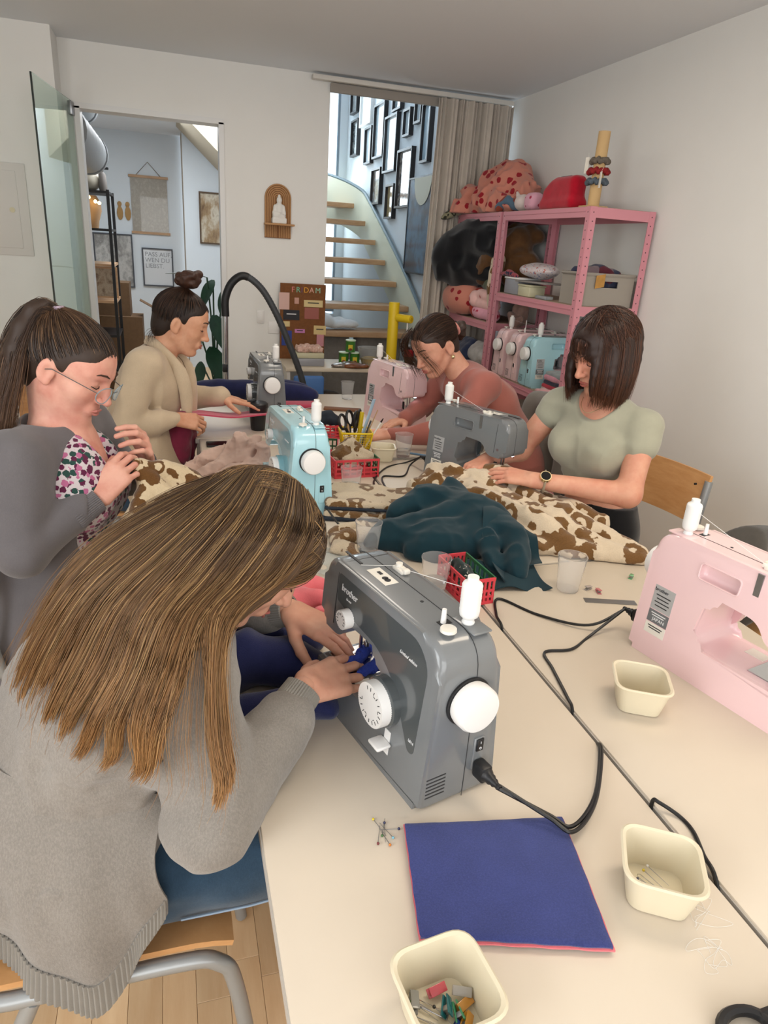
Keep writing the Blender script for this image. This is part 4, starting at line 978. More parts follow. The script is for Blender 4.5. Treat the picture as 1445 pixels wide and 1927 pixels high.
# hair
G = [[(0.188, 0.99, 1.168), (0.194, 0.945, 1.127), (0.153, 0.905, 1.073), (0.076, 0.86, 1.039), (0.045, 0.8, 1.006), (0.044, 0.735, 0.931), (0.051, 0.705, 0.879), (0.031, 0.695, 0.82)],
     [(0.171, 0.99, 1.186), (0.147, 0.915, 1.142), (0.089, 0.88, 1.078), (0.04, 0.835, 1.048), (0.027, 0.785, 0.998), (0.02, 0.73, 0.923), (0.021, 0.7, 0.863), (0.006, 0.695, 0.823)],
     [(0.143, 1.0, 1.196), (0.1, 0.91, 1.155), (0.037, 0.87, 1.087), (-0.011, 0.825, 1.055), (-0.04, 0.78, 1.002), (-0.064, 0.755, 0.942), (-0.064, 0.755, 0.878), (-0.088, 0.76, 0.841)],
     [(0.111, 1.0, 1.204), (0.064, 0.915, 1.171), (-0.004, 0.88, 1.11), (-0.06, 0.855, 1.055), (-0.091, 0.825, 0.986), (-0.126, 0.8, 0.934), (-0.143, 0.8, 0.893), (-0.161, 0.81, 0.86)],
     [(0.092, 1.01, 1.201), (0.029, 0.935, 1.177), (-0.045, 0.9, 1.128), (-0.116, 0.885, 1.068), (-0.165, 0.875, 0.988), (-0.198, 0.87, 0.918), (-0.21, 0.875, 0.88), (-0.216, 0.88, 0.854)],
     [(0.077, 1.03, 1.192), (-0.0, 0.97, 1.166), (-0.082, 0.945, 1.126), (-0.151, 0.93, 1.068), (-0.207, 0.93, 0.984), (-0.239, 0.935, 0.913), (-0.245, 0.94, 0.883), (-0.245, 0.95, 0.847)],
     [(0.079, 1.06, 1.18), (-0.008, 1.03, 1.156), (-0.09, 1.01, 1.116), (-0.16, 1.0, 1.06), (-0.214, 1.0, 0.975), (-0.249, 1.0, 0.904), (-0.261, 1.0, 0.871), (-0.265, 1.0, 0.852)],
     [(0.102, 1.08, 1.177), (0.018, 1.1, 1.149), (-0.071, 1.09, 1.101), (-0.146, 1.075, 1.046), (-0.206, 1.06, 0.973), (-0.25, 1.06, 0.889), (-0.27, 1.06, 0.851), (-0.281, 1.06, 0.822)],
     [(0.150, 1.07, 1.165), (0.06, 1.115, 1.13), (-0.03, 1.12, 1.08), (-0.10, 1.12, 1.02), (-0.16, 1.11, 0.95), (-0.20, 1.10, 0.88), (-0.22, 1.10, 0.84), (-0.23, 1.10, 0.81)]]
GS = np.array([bez(q, 23) for q in G])                                     # (9,24,3)
HM = hairmat('hair_brown_ombre', '#4a3625', '#9c7145', '#b08d5f')
def guide_strands(GS, n, seed, smin, smax, depth, jit, clumps, cl, lenr=(.8, 1.0), ctr=None):
    r = np.random.default_rng(seed); M = GS.shape[1]; s = r.uniform(smin, smax, n); t = np.linspace(0, 1, M)
    cc = np.array(clumps) if hasattr(clumps, '__len__') else np.sort(r.uniform(smin, smax, clumps)); ni = np.argmin(np.abs(s[:, None]-cc[None]), 1); near = cc[ni]
    S = s[:, None]+(near-s)[:, None]*cl*np.clip((t[None]-.40)/.45, 0, 1)**1.1
    i = np.clip(np.floor(S).astype(int), 0, len(GS)-2); fr = (S-i)[..., None]; j = np.arange(M)[None].repeat(n, 0)
    P = GS[i, j]*(1-fr)+GS[i+1, j]*fr
    D = P-(np.array((.03, 1.0, .85)) if ctr is None else ctr); D /= np.linalg.norm(D, axis=2, keepdims=True)
    P = P-D*(r.random((n, 1, 1))**1.3*depth)
    w1 = r.normal(size=(n, 1, 3))*jit*(.35+t[None, :, None]); ph = r.random((n, 1, 1))*6.28; fq = r.uniform(5, 11, (n, 1, 1))
    wv = np.sin(t[None, :, None]*fq+ph)*r.normal(size=(n, 1, 3))*jit*.9*t[None, :, None]
    P = P+w1+wv
    L = r.uniform(*lenr, n)*(1-.10*r.random(len(cc))[ni]); out = np.empty_like(P); tt = t[None]*L[:, None]*(M-1); k = np.clip(np.floor(tt).astype(int), 0, M-2); f2 = (tt-k)[..., None]
    a = np.arange(n)[:, None]; return P[a, k]*(1-f2)+P[a, k+1]*f2
g = SDF((-.30, .70, .78), (.24, 1.16, 1.23), .005); hA.haircap(g, .008)
for q in range(len(GS)-1):
    for fr in (0, .33, .66):
        C_ = GS[q]*(1-fr)+GS[q+1]*fr; D = C_-np.array((.03, 1.0, .85)); D /= np.linalg.norm(D, axis=1, keepdims=True); C_ = C_-D*.018
        g.chain(C_[0:13:2], [.009, .011, .012, .012, .010, .007, .003], .006)
hb = g.build('hair', None, pA); hb.data.materials.append(mat('hair_under_brown', '#4f3a26', .6))
st = guide_strands(GS, 5600, 1, 0, 7.9, .016, .0026, [.12, .5, 2.05, 2.5, 2.95, 3.4, 3.75, 4.2, 4.55, 5.0, 5.4, 5.8, 6.3, 6.8, 7.4], .78)
strandmesh('hair_strands', st, np.full(len(st), .00085), tones(len(st), 2), HM, hb)
st = guide_strands(GS, 500, 5, 0, 7.9, .0, .007, 40, .2, (.7, 1.03))
strandmesh('loose_strands', st, np.full(len(st), .00045), tones(len(st), 3), HM, hb)
st = np.concatenate([hA.capstrands((-.10, -.02, .02), 1300, 9, .008, .42), hA.capstrands((-.03, -.096, -.055), 1700, 19, .008, .38, ymax=.12)]); strandmesh('crown_strands', st, np.full(len(st), .0009), tones(len(st), 4), HM, hb)
# ============ woman B: glasses, ponytail, floral blouse, grey cardigan
pB = person('woman with glasses and ponytail in floral blouse and grey cardigan', (-.3, 1.79, 0))
SK_B = skin('skin_rosy', '#e0ab97', '#d08f7e')
hB = Head((-.236, 1.765, 1.218), (.80, -.36, -.46), (.42, -.12, .90), 1.0)
SR, ER, WR = (-.345, 1.635, 1.035), (-.345, 1.565, .835), (-.190, 1.650, .925)
SL, EL, WL = (-.235, 1.935, 1.035), (-.15, 2.02, .86), (-.085, 1.865, .955)
NB = np.array((-.285, 1.79, 1.06)); fB = nrm((.935, -.354, 0))
g = SDF((-.44, 1.58, .90), (-.08, 2.0, 1.36), .003); hB.sculpt(g); g.cap(hB.P(-.035, 0, -.05), NB, .052, .058, .03); g.cap(hB.P(0, 0, -.07), NB+fB*.03, .045, .05, .03)
g.cap(SR, SL, .045, .045, .05); g.ell(NB+np.array((0, 0, -.10))+fB*.015, (.105, .145, .115), k=.04)
head = g.surf()
g = SDF((-.52, 1.45, .02), (.30, 2.12, 1.08), .009); g.cap((-.36, 1.8, .55), (-.31, 1.79, .85), .115, .12, .04); g.cap(SR, SL, .04, .04, .04); arm(g, SR, ER, WR, (.036, .030, .030, .021)); arm(g, SL, EL, WL, (.036, .030, .030, .021))
for y in (1.70, 1.89): g.cap((-.35, y, .52), (.08, y, .53), .078, .06, .03); g.cap((.08, y, .53), (.1, y, .09), .052, .035, .02); g.cap((.1, y, .06), (.21, y, .04), .035, .03, .02)
torso = g.surf()
hr, _ = handmesh(WR, (.60, .30, .72), (-.30, -.85, .40), True, .0025, curl=((.5, .7, .4), (.55, .8, .4), (.6, .8, .5), (.65, .8, .5)), sc=.95, thumb=(.9, .45, -.45))
hl, _ = handmesh(WL, (.10, -.62, .70), (.75, -.2, .55), False, .0025, curl=((.5, .7, .4), (.55, .8, .4), (.6, .8, .5), (.65, .8, .5)), sc=.95, thumb=(.9, .4, -.4))
V, F = merge(head, torso, hr, hl); link('body', npmesh('body', V, F), SK_B, pB, True); hB.features(pB, '#3d2a20', '#c27c72')
M_floral = spots('floral_blouse', '#cdc3c6', '#5e2342', 66, .50, '#b5678c', '#2d4a44', .9, .012)
g = SDF((-.50, 1.55, .55), (-.08, 2.04, 1.10), .0045)
g.cap((-.35, 1.80, .62), (-.31, 1.79, .88), .135, .135, .05); g.ell(NB+np.array((0, 0, -.12))+fB*.015, (.132, .165, .142), k=.04); g.cap((-.325, 1.69, 1.03), (-.26, 1.88, 1.03), .050, .050, .04)
for y in (-1, 1): g.ell(NB+np.array((0, 0, -.155))+fB*.075+np.array((.354, .935, 0))*y*.062, (.062, .066, .065), k=.04)
# V neckline
g.cap(NB+fB*.165+np.array((0, 0, -.12)), NB+fB*.10+np.array((0, 0, .04)), .020, .062, .01, 's'); g.ell(NB+np.array((0, 0, .05)), (.07, .075, .07), k=.01, op='s')
g.noise(.005, 18, 5, (1, 1, .6)); g.build('blouse', M_floral, pB)
M_gB = fabric('slate_grey_knit', '#676365', var=.06, vscale=14, fuzz=.35, bscale=800, heather=.06)
g = SDF((-.56, 1.44, .40), (.02, 2.12, 1.13), .0048)
g.cap((-.36, 1.80, .60), (-.32, 1.79, .88), .150, .145, .05); g.ell((-.315, 1.79, .95), (.125, .168, .14), k=.05); g.cap((-.34, 1.65, 1.03), (-.245, 1.92, 1.03), .070, .070, .04)
Wc = np.array(ER)+(np.array(WR)-np.array(ER))*.74; g.cap(SR, ER, .066, .055, .02); g.cap(ER, Wc, .056, .043, .015)
Wd = np.array(EL)+(np.array(WL)-np.array(EL))*.74; g.cap(SL, EL, .062, .052, .02); g.cap(EL, Wd, .052, .042, .015)
g.cap((-.33, 1.72, .62), (-.40, 1.68, .46), .11, .09, .05); g.cap((-.36, 1.85, .60), (-.40, 1.85, .46), .12, .09, .05)
# open front
for z, w, o in ((1.10, .05, .10), (1.0, .088, .125), (.9, .10, .145), (.8, .10, .15), (.7, .10, .155), (.6, .10, .15)):
    g.cap(NB*np.array((1, 1, 0))+fB*o+np.array((.354, .935, 0))*(-w*.55)+np.array((0, 0, z)), NB*np.array((1, 1, 0))+fB*o+np.array((.354, .935, 0))*(w*.9)+np.array((0, 0, z)), w*.86, w*.86, .006, 's')
g.ell(NB+np.array((0, 0, .06)), (.082, .085, .09), k=.01, op='s')
g.noise(.006, 12, 6, (1, 1, .6)); g.ridge(.007, 9, 8, (1, 1, .4))
g.build('cardigan', M_gB, pB)
for W_, E_ in ((WR, ER), (WL, EL)): cuff('cuff', W_, E_, .029, .036, .07, M_gB, pB, 40, .0009)
g = SDF((-.50, 1.58, .28), (.24, 2.02, .68), .008)
for y in (1.70, 1.89): g.cap((-.35, y, .53), (.08, y, .54), .098, .07, .03); g.cap((.08, y, .54), (.1, y, .28), .066, .055, .02)
g.build('trousers', fabric('dark_trousers', '#2c3038', var=.1), pB)
HB = hairmat('hair_dark_brown', '#33231a', '#5d4230', '#7d5f45')
g = SDF((-.42, 1.58, 1.05), (-.08, 1.93, 1.38), .004); hB.haircap(g); hb = g.build('hair', mat('hair_under_dark', '#33241b', .55), pB)
tieB = (-.085, .0, .105); tw = hB.P(*tieB)
st = hB.capstrands(tieB, 3400, 11, .004, .50); strandmesh('hair_strands', st, np.full(len(st), .00075), tones(len(st), 5), HB, hb)
PT = np.array([bez([tw+np.array(o), tw+np.array((-.035, -.01, .005))+np.array(o)*1.4, tw+np.array((-.075, -.02, -.06))+np.array(o)*2.2, tw+np.array((-.10, -.03, -.15))+np.array(o)*2.6, tw+np.array((-.125, -.04, -.25))+np.array(o)*2.6, tw+np.array((-.14, -.05, -.34))+np.array(o)*1.8], 17)
               for o in ((.008, -.014, .0), (.004, -.004, .008), (-.006, .004, .008), (-.014, .0, .0), (-.006, -.012, -.006), (.006, -.018, -.004))])
st = guide_strands(PT, 2600, 12, 0, 4.99, .014, .005, 18, .4, (.75, 1.05), ctr=np.array((-.38, 1.72, 1.15))); strandmesh('ponytail', st, np.full(len(st), .0007), tones(len(st), 6), HB, hb)
g = SDF(tw-np.array((.22, .12, .36)), tw+np.array((.06, .08, .06)), .005)
C_ = PT[:6].mean(0); g.chain(C_[0:15:2], [.008, .012, .016, .020, .021, .018, .012, .006], .01); g.build('ponytail_core', mat('hair_under_dark', '#33241b', .55), hb)
MB().tube([tw+hB.A[1]*.016*math.cos(a)+hB.A[2]*.010*math.sin(a)+hB.A[0]*.013*math.sin(a) for a in np.linspace(0, 6.28, 16)[:-1]], .0055, 8, True).build('scrunchie', spots('scrunchie_lilac', '#b9a6b4', '#6a5a70', 120, .35), hb, True)
# glasses
M_gf = mat('glasses_metal', '#6e7378', .3, .8); M_lens = mat('lens', '#f2f6f8', .03, trans=1, ior=1.06)
gl = MB().tube([hB.P(.118, -.008, .006), hB.P(.122, 0, .010), hB.P(.118, .008, .006)], .0012, 6).build('glasses', M_gf, pB, True)
for y in (-1, 1):
    rim = [hB.P(.114-.010*abs(math.cos(a))*(1 if y*math.cos(a) > 0 else 0), y*.033+.026*math.cos(a), -.002+.021*math.sin(a)) for a in np.linspace(0, 6.28, 25)[:-1]]
    MB().tube(rim, .0013, 6, True).build('rim', mat('clear_frame', '#9fb0b8', .2, trans=.3), gl, True)
    c0 = np.mean(rim, 0); b = MB(); b.add([tuple(c0)]+[tuple(p) for p in rim], [(0, i+1, (i+1) % 24+1) for i in range(24)]); b.build('lens', M_lens, gl, True)
    MB().tube([hB.P(.104, y*.059, .004), hB.P(.06, y*.072, .006), hB.P(.0, y*.083, .006), hB.P(-.02, y*.084, -.006)], .0011, 6).build('temple', M_gf, gl, True)
# ============ woman C: bun, cream cardigan
pC = person('woman with hair bun in cream cardigan feeding pink fabric', (-.12, 2.9, 0))
SK_C = skin('skin_tan', '#d7a486', '#c78d6e')
hC = Head((.035, 2.9, 1.203), (.93, -.12, -.34), (.32, -.05, .95), 1.0)
SR, ER, WR = (-.115, 2.75, 1.06), (-.185, 2.70, .835), (-.01, 2.745, .848)
SL, EL, WL = (-.03, 3.06, 1.06), (.045, 3.07, .865), (.185, 3.00, .885)
NC = np.array((-.045, 2.905, 1.075)); fC = nrm((.96, -.26, 0))
g = SDF((-.20, 2.74, .95), (.18, 3.06, 1.34), .0033); hC.sculpt(g); g.cap(hC.P(-.03, 0, -.05), NC, .05, .056, .03); g.cap(SR, SL, .038, .038, .05)
head = g.surf()
g = SDF((-.38, 2.6, .02), (.45, 3.2, 1.12), .010); g.cap((-.2, 2.9, .55), (-.1, 2.9, .92), .10, .10, .04); g.cap(SR, SL, .036, .036, .04); arm(g, SR, ER, WR, (.033, .028, .029, .020)); arm(g, SL, EL, WL, (.033, .028, .029, .020))
for y in (2.81, 3.0): g.cap((-.2, y, .52), (.2, y, .53), .075, .06, .03); g.cap((.2, y, .53), (.22, y, .09), .05, .035, .02); g.cap((.22, y, .06), (.33, y, .04), .035, .03, .02)
torso = g.surf()
hr, _ = handmesh(WR, (.97, .2, -.15), (.1, -.6, .6), True, .003, curl=((.5, .8, .5),)*4, sc=.95, thumb=(.9, .35, -.35))
hl, _ = handmesh(WL, (.96, -.10, -.18), (.15, .0, 1), False, .003, curl=((.05, .15, .12),)*4, sc=.95)
V, F = merge(head, torso, hr, hl); link('body', npmesh('body', V, F), SK_C, pC, True); hC.features(pC, '#2c1d15', '#a85f50')
M_cream = fabric('cream_knit', '#c6b196', var=.06, vscale=14, fuzz=.4, bscale=700, heather=.06)
g = SDF((-.40, 2.58, .47), (.24, 3.18, 1.15), .0055)
g.cap((-.2, 2.9, .60), (-.11, 2.9, .90), .14, .125, .05); g.ell((-.095, 2.9, .97), (.12, .165, .12), k=.05); g.cap((-.11, 2.77, 1.055), (-.035, 3.04, 1.055), .064, .064, .04)
g.cap(SR, ER, .060, .053, .02); g.cap(ER, WR, .053, .034, .015); g.cap(SL, EL, .058, .05, .02); g.cap(EL, WL, .05, .033, .015)
g.cap((-.20, 2.80, .70), (-.10, 2.77, .50), .10, .085, .05); g.cap((-.10, 2.80, .72), (.0, 2.79, .52), .07, .055, .05); g.cap((-.2, 2.98, .70), (-.18, 2.98, .5), .11, .10, .05)
g.ell(NC+np.array((0, 0, .07)), (.068, .068, .08), k=.01, op='s')
g.cap(NC+fC*.13+np.array((0, 0, -.14)), NC+fC*.09+np.array((0, 0, .05)), .02, .05, .015, 's')
g.noise(.007, 11, 9, (1, 1, .5)); g.ridge(.008, 8, 3, (1, 1, .35))
g.build('cardigan', M_cream, pC)
for s in (-1, 1):
    lC = np.array((.26, .96, 0)); pth = bez([NC+fC*-.055+np.array((0, 0, .055)), NC+lC*s*.062+np.array((0, 0, .04))+fC*.0, NC+lC*s*.07+fC*.085+np.array((0, 0, -.05)), NC+lC*s*.06+fC*.105+np.array((0, 0, -.20)), NC+lC*s*.085+fC*.08+np.array((0, 0, -.38))], 20)
    MB().tube(pth, [.02]*10+[.026, .026, .026, .025, .024, .022, .02, .016, .012, .008, .003], 10, flat=.5).build('collar', M_cream, pC, True)
g = SDF((-.36, 2.68, .28), (.36, 3.12, .66), .008)
for y in (2.81, 3.0): g.cap((-.2, y, .53), (.2, y, .54), .09, .068, .03); g.cap((.2, y, .54), (.22, y, .28), .064, .054, .02)
g.build('jeans', M_jean, pC)
HC_ = hairmat('hair_espresso', '#21140e', '#3f281c', '#5c4130')
g = SDF((-.16, 2.76, 1.05), (.19, 3.04, 1.36), .0045); hC.haircap(g); hb = g.build('hair', mat('hair_under_espresso', '#22150f', .55), pC)
tieC = (-.02, 0, .128); tw = hC.P(*tieC)
st = hC.capstrands(tieC, 2400, 21, .004, .48); strandmesh('hair_strands', st, np.full(len(st), .0008), tones(len(st), 8), HC_, hb)
g = SDF(tw-.09, tw+.1, .004); r_ = np.random.default_rng(4)
g.ell(tw+np.array((.008, 0, .035)), (.045, .045, .035), k=.01)
for i in range(9):
    a = i*.7; c0 = tw+np.array((.008, 0, .035)); g.cap(c0+np.array((math.cos(a)*.036, math.sin(a)*.036, r_.uniform(-.02, .02))), c0+np.array((math.cos(a+.9)*.042, math.sin(a+.9)*.042, r_.uniform(-.015, .025))), .014, .014, .004)
g.noise(.005, 60, 3); g.build('hair_bun', mat('hair_under_espresso2', '#3a2218', .55, var=.4, vscale=90), hb)
wp = bez([hC.P(-.075, -.035, -.045), hC.P(-.09, -.05, -.075), hC.P(-.085, -.06, -.11)], 6)
st = np.array([wp+r_.normal(size=(1, 3))*.006+np.linspace(0, 1, 7)[:, None]*r_.normal(size=(1, 3))*.018 for _ in range(40)]); strandmesh('loose_strands', st, np.full(40, .0005), tones(40, 9), HC_, hb)
b = MB(); b.tube([np.array(WL)+np.array((-.008, 0, 0))+np.array((.1, .03*math.cos(a), .028*math.sin(a)))*np.array((.0, 1, 1)) for a in np.linspace(0, 6.28, 20)[:-1]], .004, 6, True); b.build('watch', M_blackpl, pC, True)
# ============ woman D: rose sweater
pD = person('woman in rose sweater with low bun leaning over pink machine', (1.4, 2.84, 0))
SK_D = skin('skin_light', '#dda88f', '#cd9078')
hD = Head((1.078, 2.80, 1.152), (-.78, -.33, -.53), (-.50, -.15, .85), 1.02)
SL, EL, WL = (1.265, 2.665, 1.00), (1.12, 2.545, .825), (.865, 2.665, .80)
SR, ER, WR = (1.215, 2.98, 1.01), (1.14, 3.03, .83), (1.02, 2.92, .80)
ND = np.array((1.205, 2.82, 1.045))
g = SDF((.92, 2.64, .94), (1.34, 3.0, 1.30), .0033); hD.sculpt(g); g.cap(hD.P(-.04, 0, -.05), ND, .05, .056, .03); g.cap(SR, SL, .04, .04, .05); head = g.surf()
g = SDF((.80, 2.42, .02), (1.75, 3.15, 1.08), .010); g.cap((1.55, 2.85, .56), (1.36, 2.84, .85), .12, .115, .04); g.cap((1.36, 2.84, .85), (1.25, 2.83, .97), .11, .09, .04); g.cap(SR, SL, .045, .045, .04); arm(g, SR, ER, WR, (.034, .028, .030, .020)); arm(g, SL, EL, WL, (.034, .028, .030, .020))
for y in (2.76, 2.95): g.cap((1.55, y, .52), (1.12, y, .53), .075, .06, .03); g.cap((1.12, y, .53), (1.10, y, .09), .05, .035, .02); g.cap((1.10, y, .06), (.99, y, .04), .035, .03, .02)
torso = g.surf()
hl, _ = handmesh(WL, (-.9, .3, -.1), (-.1, -.3, .9), False, .003, curl=((.3, .4, .3),)*4, sc=.95)
hr, _ = handmesh(WR, (-.9, -.25, -.1), (0, .1, .9), True, .003, curl=((.3, .4, .3),)*4, sc=.95)
V, F = merge(head, torso, hr, hl); link('body', npmesh('body', V, F), SK_D, pD, True); hD.features(pD, '#33221a', '#b5665c')
M_rose = fabric('rose_jersey', '#a4645a', var=.06, vscale=10, fuzz=.2, bscale=900)
g = SDF((.80, 2.44, .45), (1.78, 3.16, 1.12), .0058)
g.cap((1.56, 2.85, .60), (1.38, 2.84, .86), .15, .14, .05); g.cap((1.38, 2.84, .86), (1.27, 2.83, .97), .135, .105, .05); g.cap((1.265, 2.68, 1.0), (1.22, 2.97, 1.0), .068, .066, .05)
g.cap(SL, EL, .064, .052, .03); g.cap(EL, WL, .052, .036, .015); g.cap(SR, ER, .06, .05, .03); g.cap(ER, WR, .05, .036, .015)
g.ell(ND+np.array((-.03, 0, .06)), (.075, .07, .08), k=.008, op='s'); g.noise(.006, 11, 13, (1, 1, .7)); g.ridge(.009, 9, 5, (.6, 1, 1))
g.build('sweater', M_rose, pD)
g = SDF((1.02, 2.64, .28), (1.72, 3.06, .68), .009)
for y in (2.76, 2.95): g.cap((1.55, y, .53), (1.12, y, .54), .095, .07, .03); g.cap((1.12, y, .54), (1.1, y, .28), .064, .054, .02)
g.build('trousers', fabric('dark_trousers', '#2c3038', var=.1), pD)
HD = hairmat('hair_chestnut_dark', '#2c1a12', '#4a2f20', '#6b4a34')
g = SDF((.93, 2.66, 1.02), (1.28, 2.98, 1.30), .0045); hD.haircap(g); hb = g.build('hair', mat('hair_under_chestnut', '#2c1b13', .55), pD)
tieD = (-.125, -.005, .0); tw = hD.P(*tieD)
st = hD.capstrands(tieD, 2400, 31, .004, .46); strandmesh('hair_strands', st, np.full(len(st), .0008), tones(len(st), 10), HD, hb)
g = SDF(tw-.09, tw+.09, .004); c0 = tw+np.array((.03, .01, -.005)); g.ell(c0, (.034, .032, .036), k=.01)
for i in range(7):
    a = i*.9; g.cap(c0+np.array((.01, math.cos(a)*.026, math.sin(a)*.03)), c0+np.array((.012, math.cos(a+1)*.028, math.sin(a+1)*.032)), .012, .012, .004)
g.noise(.005, 60, 6); g.build('hair_bun', mat('hair_under_chestnut2', '#2e1c14', .55, var=.4, vscale=90), hb)
MB().tube([tw+hD.A[1]*.028*math.cos(a)+hD.A[2]*.030*math.sin(a)+hD.A[0]*-.004 for a in np.linspace(0, 6.28, 16)[:-1]], .008, 8, True).build('scrunchie', mat('scrunchie_pink', '#cf8a80', .8, bump=.4, bscale=150), hb, True)
fr = np.array([bez([hD.P(.06, y*1.0, .11), hD.P(.105, y*1.5, .085), hD.P(.108, y*2.1, .03), hD.P(.085, y*2.5, -.05), hD.P(.08, y*2.6, -.10)], 11) for y in (-.026, -.030, -.034)]+[bez([hD.P(.06, .02, .11), hD.P(.105, .03, .085), hD.P(.108, .05, .03), hD.P(.09, .065, -.04), hD.P(.082, .068, -.09)], 11)])
r_ = np.random.default_rng(8); st = np.array([fr[r_.integers(0, 4)]+r_.normal(size=(1, 3))*.007+np.linspace(0, 1, 12)[:, None]*r_.normal(size=(1, 3))*.012 for _ in range(110)]); strandmesh('fringe', st, np.full(110, .0006), tones(110, 12), HD, hb)
for y in (-1, 1): MB().ball(hD.P(-.002, y*.088, -.046), .009).build('earring', mat('gold', '#d8c9a0', .25, .9), pD, True)
# ============ woman E: bob, sage crop top
pE = person('woman with dark bob in sage crop top holding leopard fabric', (1.42, 1.94, 0))
SK_E = skin('skin_fair2', '#dba58b', '#cf8d76')
hE = Head((1.325, 1.93, 1.262), (-.90, -.16, -.42), (-.42, -.10, .90), 1.02)
SL, EL, WL = (1.432, 1.79, 1.05), (1.372, 1.735, .845), (1.098, 1.850, .862)
SR, ER, WR = (1.285, 2.075, 1.07), (1.18, 2.12, .885), (1.035, 2.085, .86)
NE = np.array((1.365, 1.935, 1.115)); fE = nrm((-.89, -.45, 0)); lE = np.array((.45, -.89, 0))
g = SDF((.88, 1.62, .52), (1.60, 2.24, 1.44), .0036); hE.sculpt(g); g.cap(hE.P(-.035, 0, -.05), NE, .05, .056, .03); g.cap(np.array(SL)-lE*.02, np.array(SR)+lE*.02, .05, .05, .05)
g.ell((1.375, 1.94, .97), (.10, .13, .14), k=.05); g.cap((1.38, 1.94, .92), (1.42, 1.95, .68), .105, .105, .05); g.ell((1.43, 1.955, .66), (.12, .155, .12), k=.04)
arm(g, SL, EL, WL, (.046, .041, .042, .026)); arm(g, SR, ER, WR, (.045, .040, .041, .025)); g.noise(.003, 14, 4, mask=lambda P: (P[:, 2] < 1.1).astype(float))
hand(g, WL, (-.80, .58, .08), (-.2, -.25, .92), False, ((.25, .3, .2), (.3, .35, .25), (.35, .4, .3), (.4, .4, .3)), .97, thumb=(.8, .45, -.3))
hand(g, WR, (-.85, -.50, -.1), (0, .1, .95), True, ((.5, .7, .4),)*4, .97, thumb=(.8, .5, -.4))
up = g.surf()
g = SDF((1.0, 1.70, .02), (1.60, 2.2, .66), .010)
for y in (1.86, 2.05): g.cap((1.43, y, .53), (1.05, y+.02, .54), .075, .06, .03); g.cap((1.05, y+.02, .54), (1.06, y, .09), .05, .035, .02)
low = g.surf()
V, F = merge(up, low); link('body', npmesh('body', V, F), SK_E, pE, True); hE.features(pE, '#3a241a', '#b5665c')
M_sage = fabric('sage_rib', '#a3a290', var=.05, vscale=16, fuzz=.25, bscale=900)
g = SDF((1.16, 1.66, .78), (1.60, 2.20, 1.18), .0042)
g.ell((1.375, 1.94, .98), (.122, .150, .15), k=.04); g.cap((1.38, 1.94, .93), (1.395, 1.945, .82), .118, .116, .05); g.cap(np.array(SL)-lE*.03, np.array(SR)+lE*.03, .055, .054, .05)
for s in (-1, 1): g.ell(NE+fE*.075+lE*s*.064+np.array((0, 0, -.165)), (.068, .068, .066), k=.035)
g.cap(SL, np.array(SL)+(np.array(EL)-np.array(SL))*.30, .054, .0535, .02); g.cap(SR, np.array(SR)+(np.array(ER)-np.array(SR))*.26, .052, .052, .02)
g.cap(NE+fE*.02+np.array((0, 0, .02)), NE+fE*.10+np.array((0, 0, .0)), .075, .068, .01, 's'); g.plane((1.39, 1.94, .835), (0, 0, -1)); g.noise(.003, 16, 3, (1, 1, 1.8)); g.ridge(.004, 12, 4, (1, 1, .8)); g.build('crop_top', M_sage, pE)
g = SDF((.95, 1.70, .28), (1.64, 2.22, .80), .006); g.ell((1.435, 1.955, .64), (.142, .178, .14), k=.04); g.cap((1.43, 1.95, .70), (1.43, 1.95, .73), .125, .125, .05)
for y in (1.86, 2.05): g.cap((1.43, y, .54), (1.05, y+.02, .55), .098, .07, .03); g.cap((1.05, y+.02, .55), (1.06, y, .28), .066, .056, .02)
g.plane((1.42, 1.95, .755), (.1, 0, 1)); g.noise(.005, 15, 7); g.build('trousers', fabric('black_trousers', '#1b1b1d', var=.1), pE)
HE = hairmat('hair_auburn_dark', '#2c1710', '#50301f', '#6b4430', .35)
g = SDF((1.16, 1.76, 1.06), (1.50, 2.10, 1.42), .0045); P = hE.P; hE.haircap(g, .010)
def bob(n, seed, th=.012):
    r = np.random.default_rng(seed); out = []
    cc = np.array((-.018, 0, .03)); rad = np.array((.102, .083, .094))+th
    while len(out) < n:
        az = r.uniform(-math.pi, math.pi); face = abs(az) < .62
        x0 = r.uniform(-.5, .55); d0 = nrm((x0*.8, .06*np.sign(az if abs(az) > .01 else 1), 1.0)); e = nrm((math.cos(az), math.sin(az), r.uniform(-.12, .12) if not face else .10))
        om = math.acos(np.clip(d0@e, -1, 1)); t = np.linspace(0, 1, 9)[:, None]; W = (np.sin((1-t)*om)*d0+np.sin(t*om)*e)/math.sin(om)
        lay = 1-r.random()*.06; L = cc+W*rad*lay; Wd = hE.c+hE.k*(L@hE.A)
        if face:
            end = Wd[-1]+hE.A[2]*-.03*r.random()+hE.A[0]*.004; tail = np.linspace(Wd[-1], end, 6)[1:]
        else:
            zend = 1.115+r.uniform(-.022, .02)+(.015 if math.cos(az) < -.3 else 0); k = 5; zz = np.linspace(Wd[-1][2], min(zend, Wd[-1][2]-.02), k+1)[1:]
            hor = (Wd[-1]-Wd[-3]); hor[2] = 0; s_ = np.linspace(0, 1, k+1)[1:]
            cen = hE.c+np.array((.0, 0, 0)); rd = (Wd[-1]-cen); rd[2] = 0; rd = rd/(np.linalg.norm(rd)+1e-6)
            tail = np.stack([Wd[-1]+rd*(.010*math.sin(q*2.6)-.012*q*q)+np.array((0, 0, z-Wd[-1][2])) for q, z in zip(s_, zz)])
        p = np.vstack([Wd, tail])+r.normal(size=(1, 3))*.0015+np.linspace(0, 1, 14)[:, None]**2*r.normal(size=(1, 3))*.004
        out.append(p)
    return np.array(out)
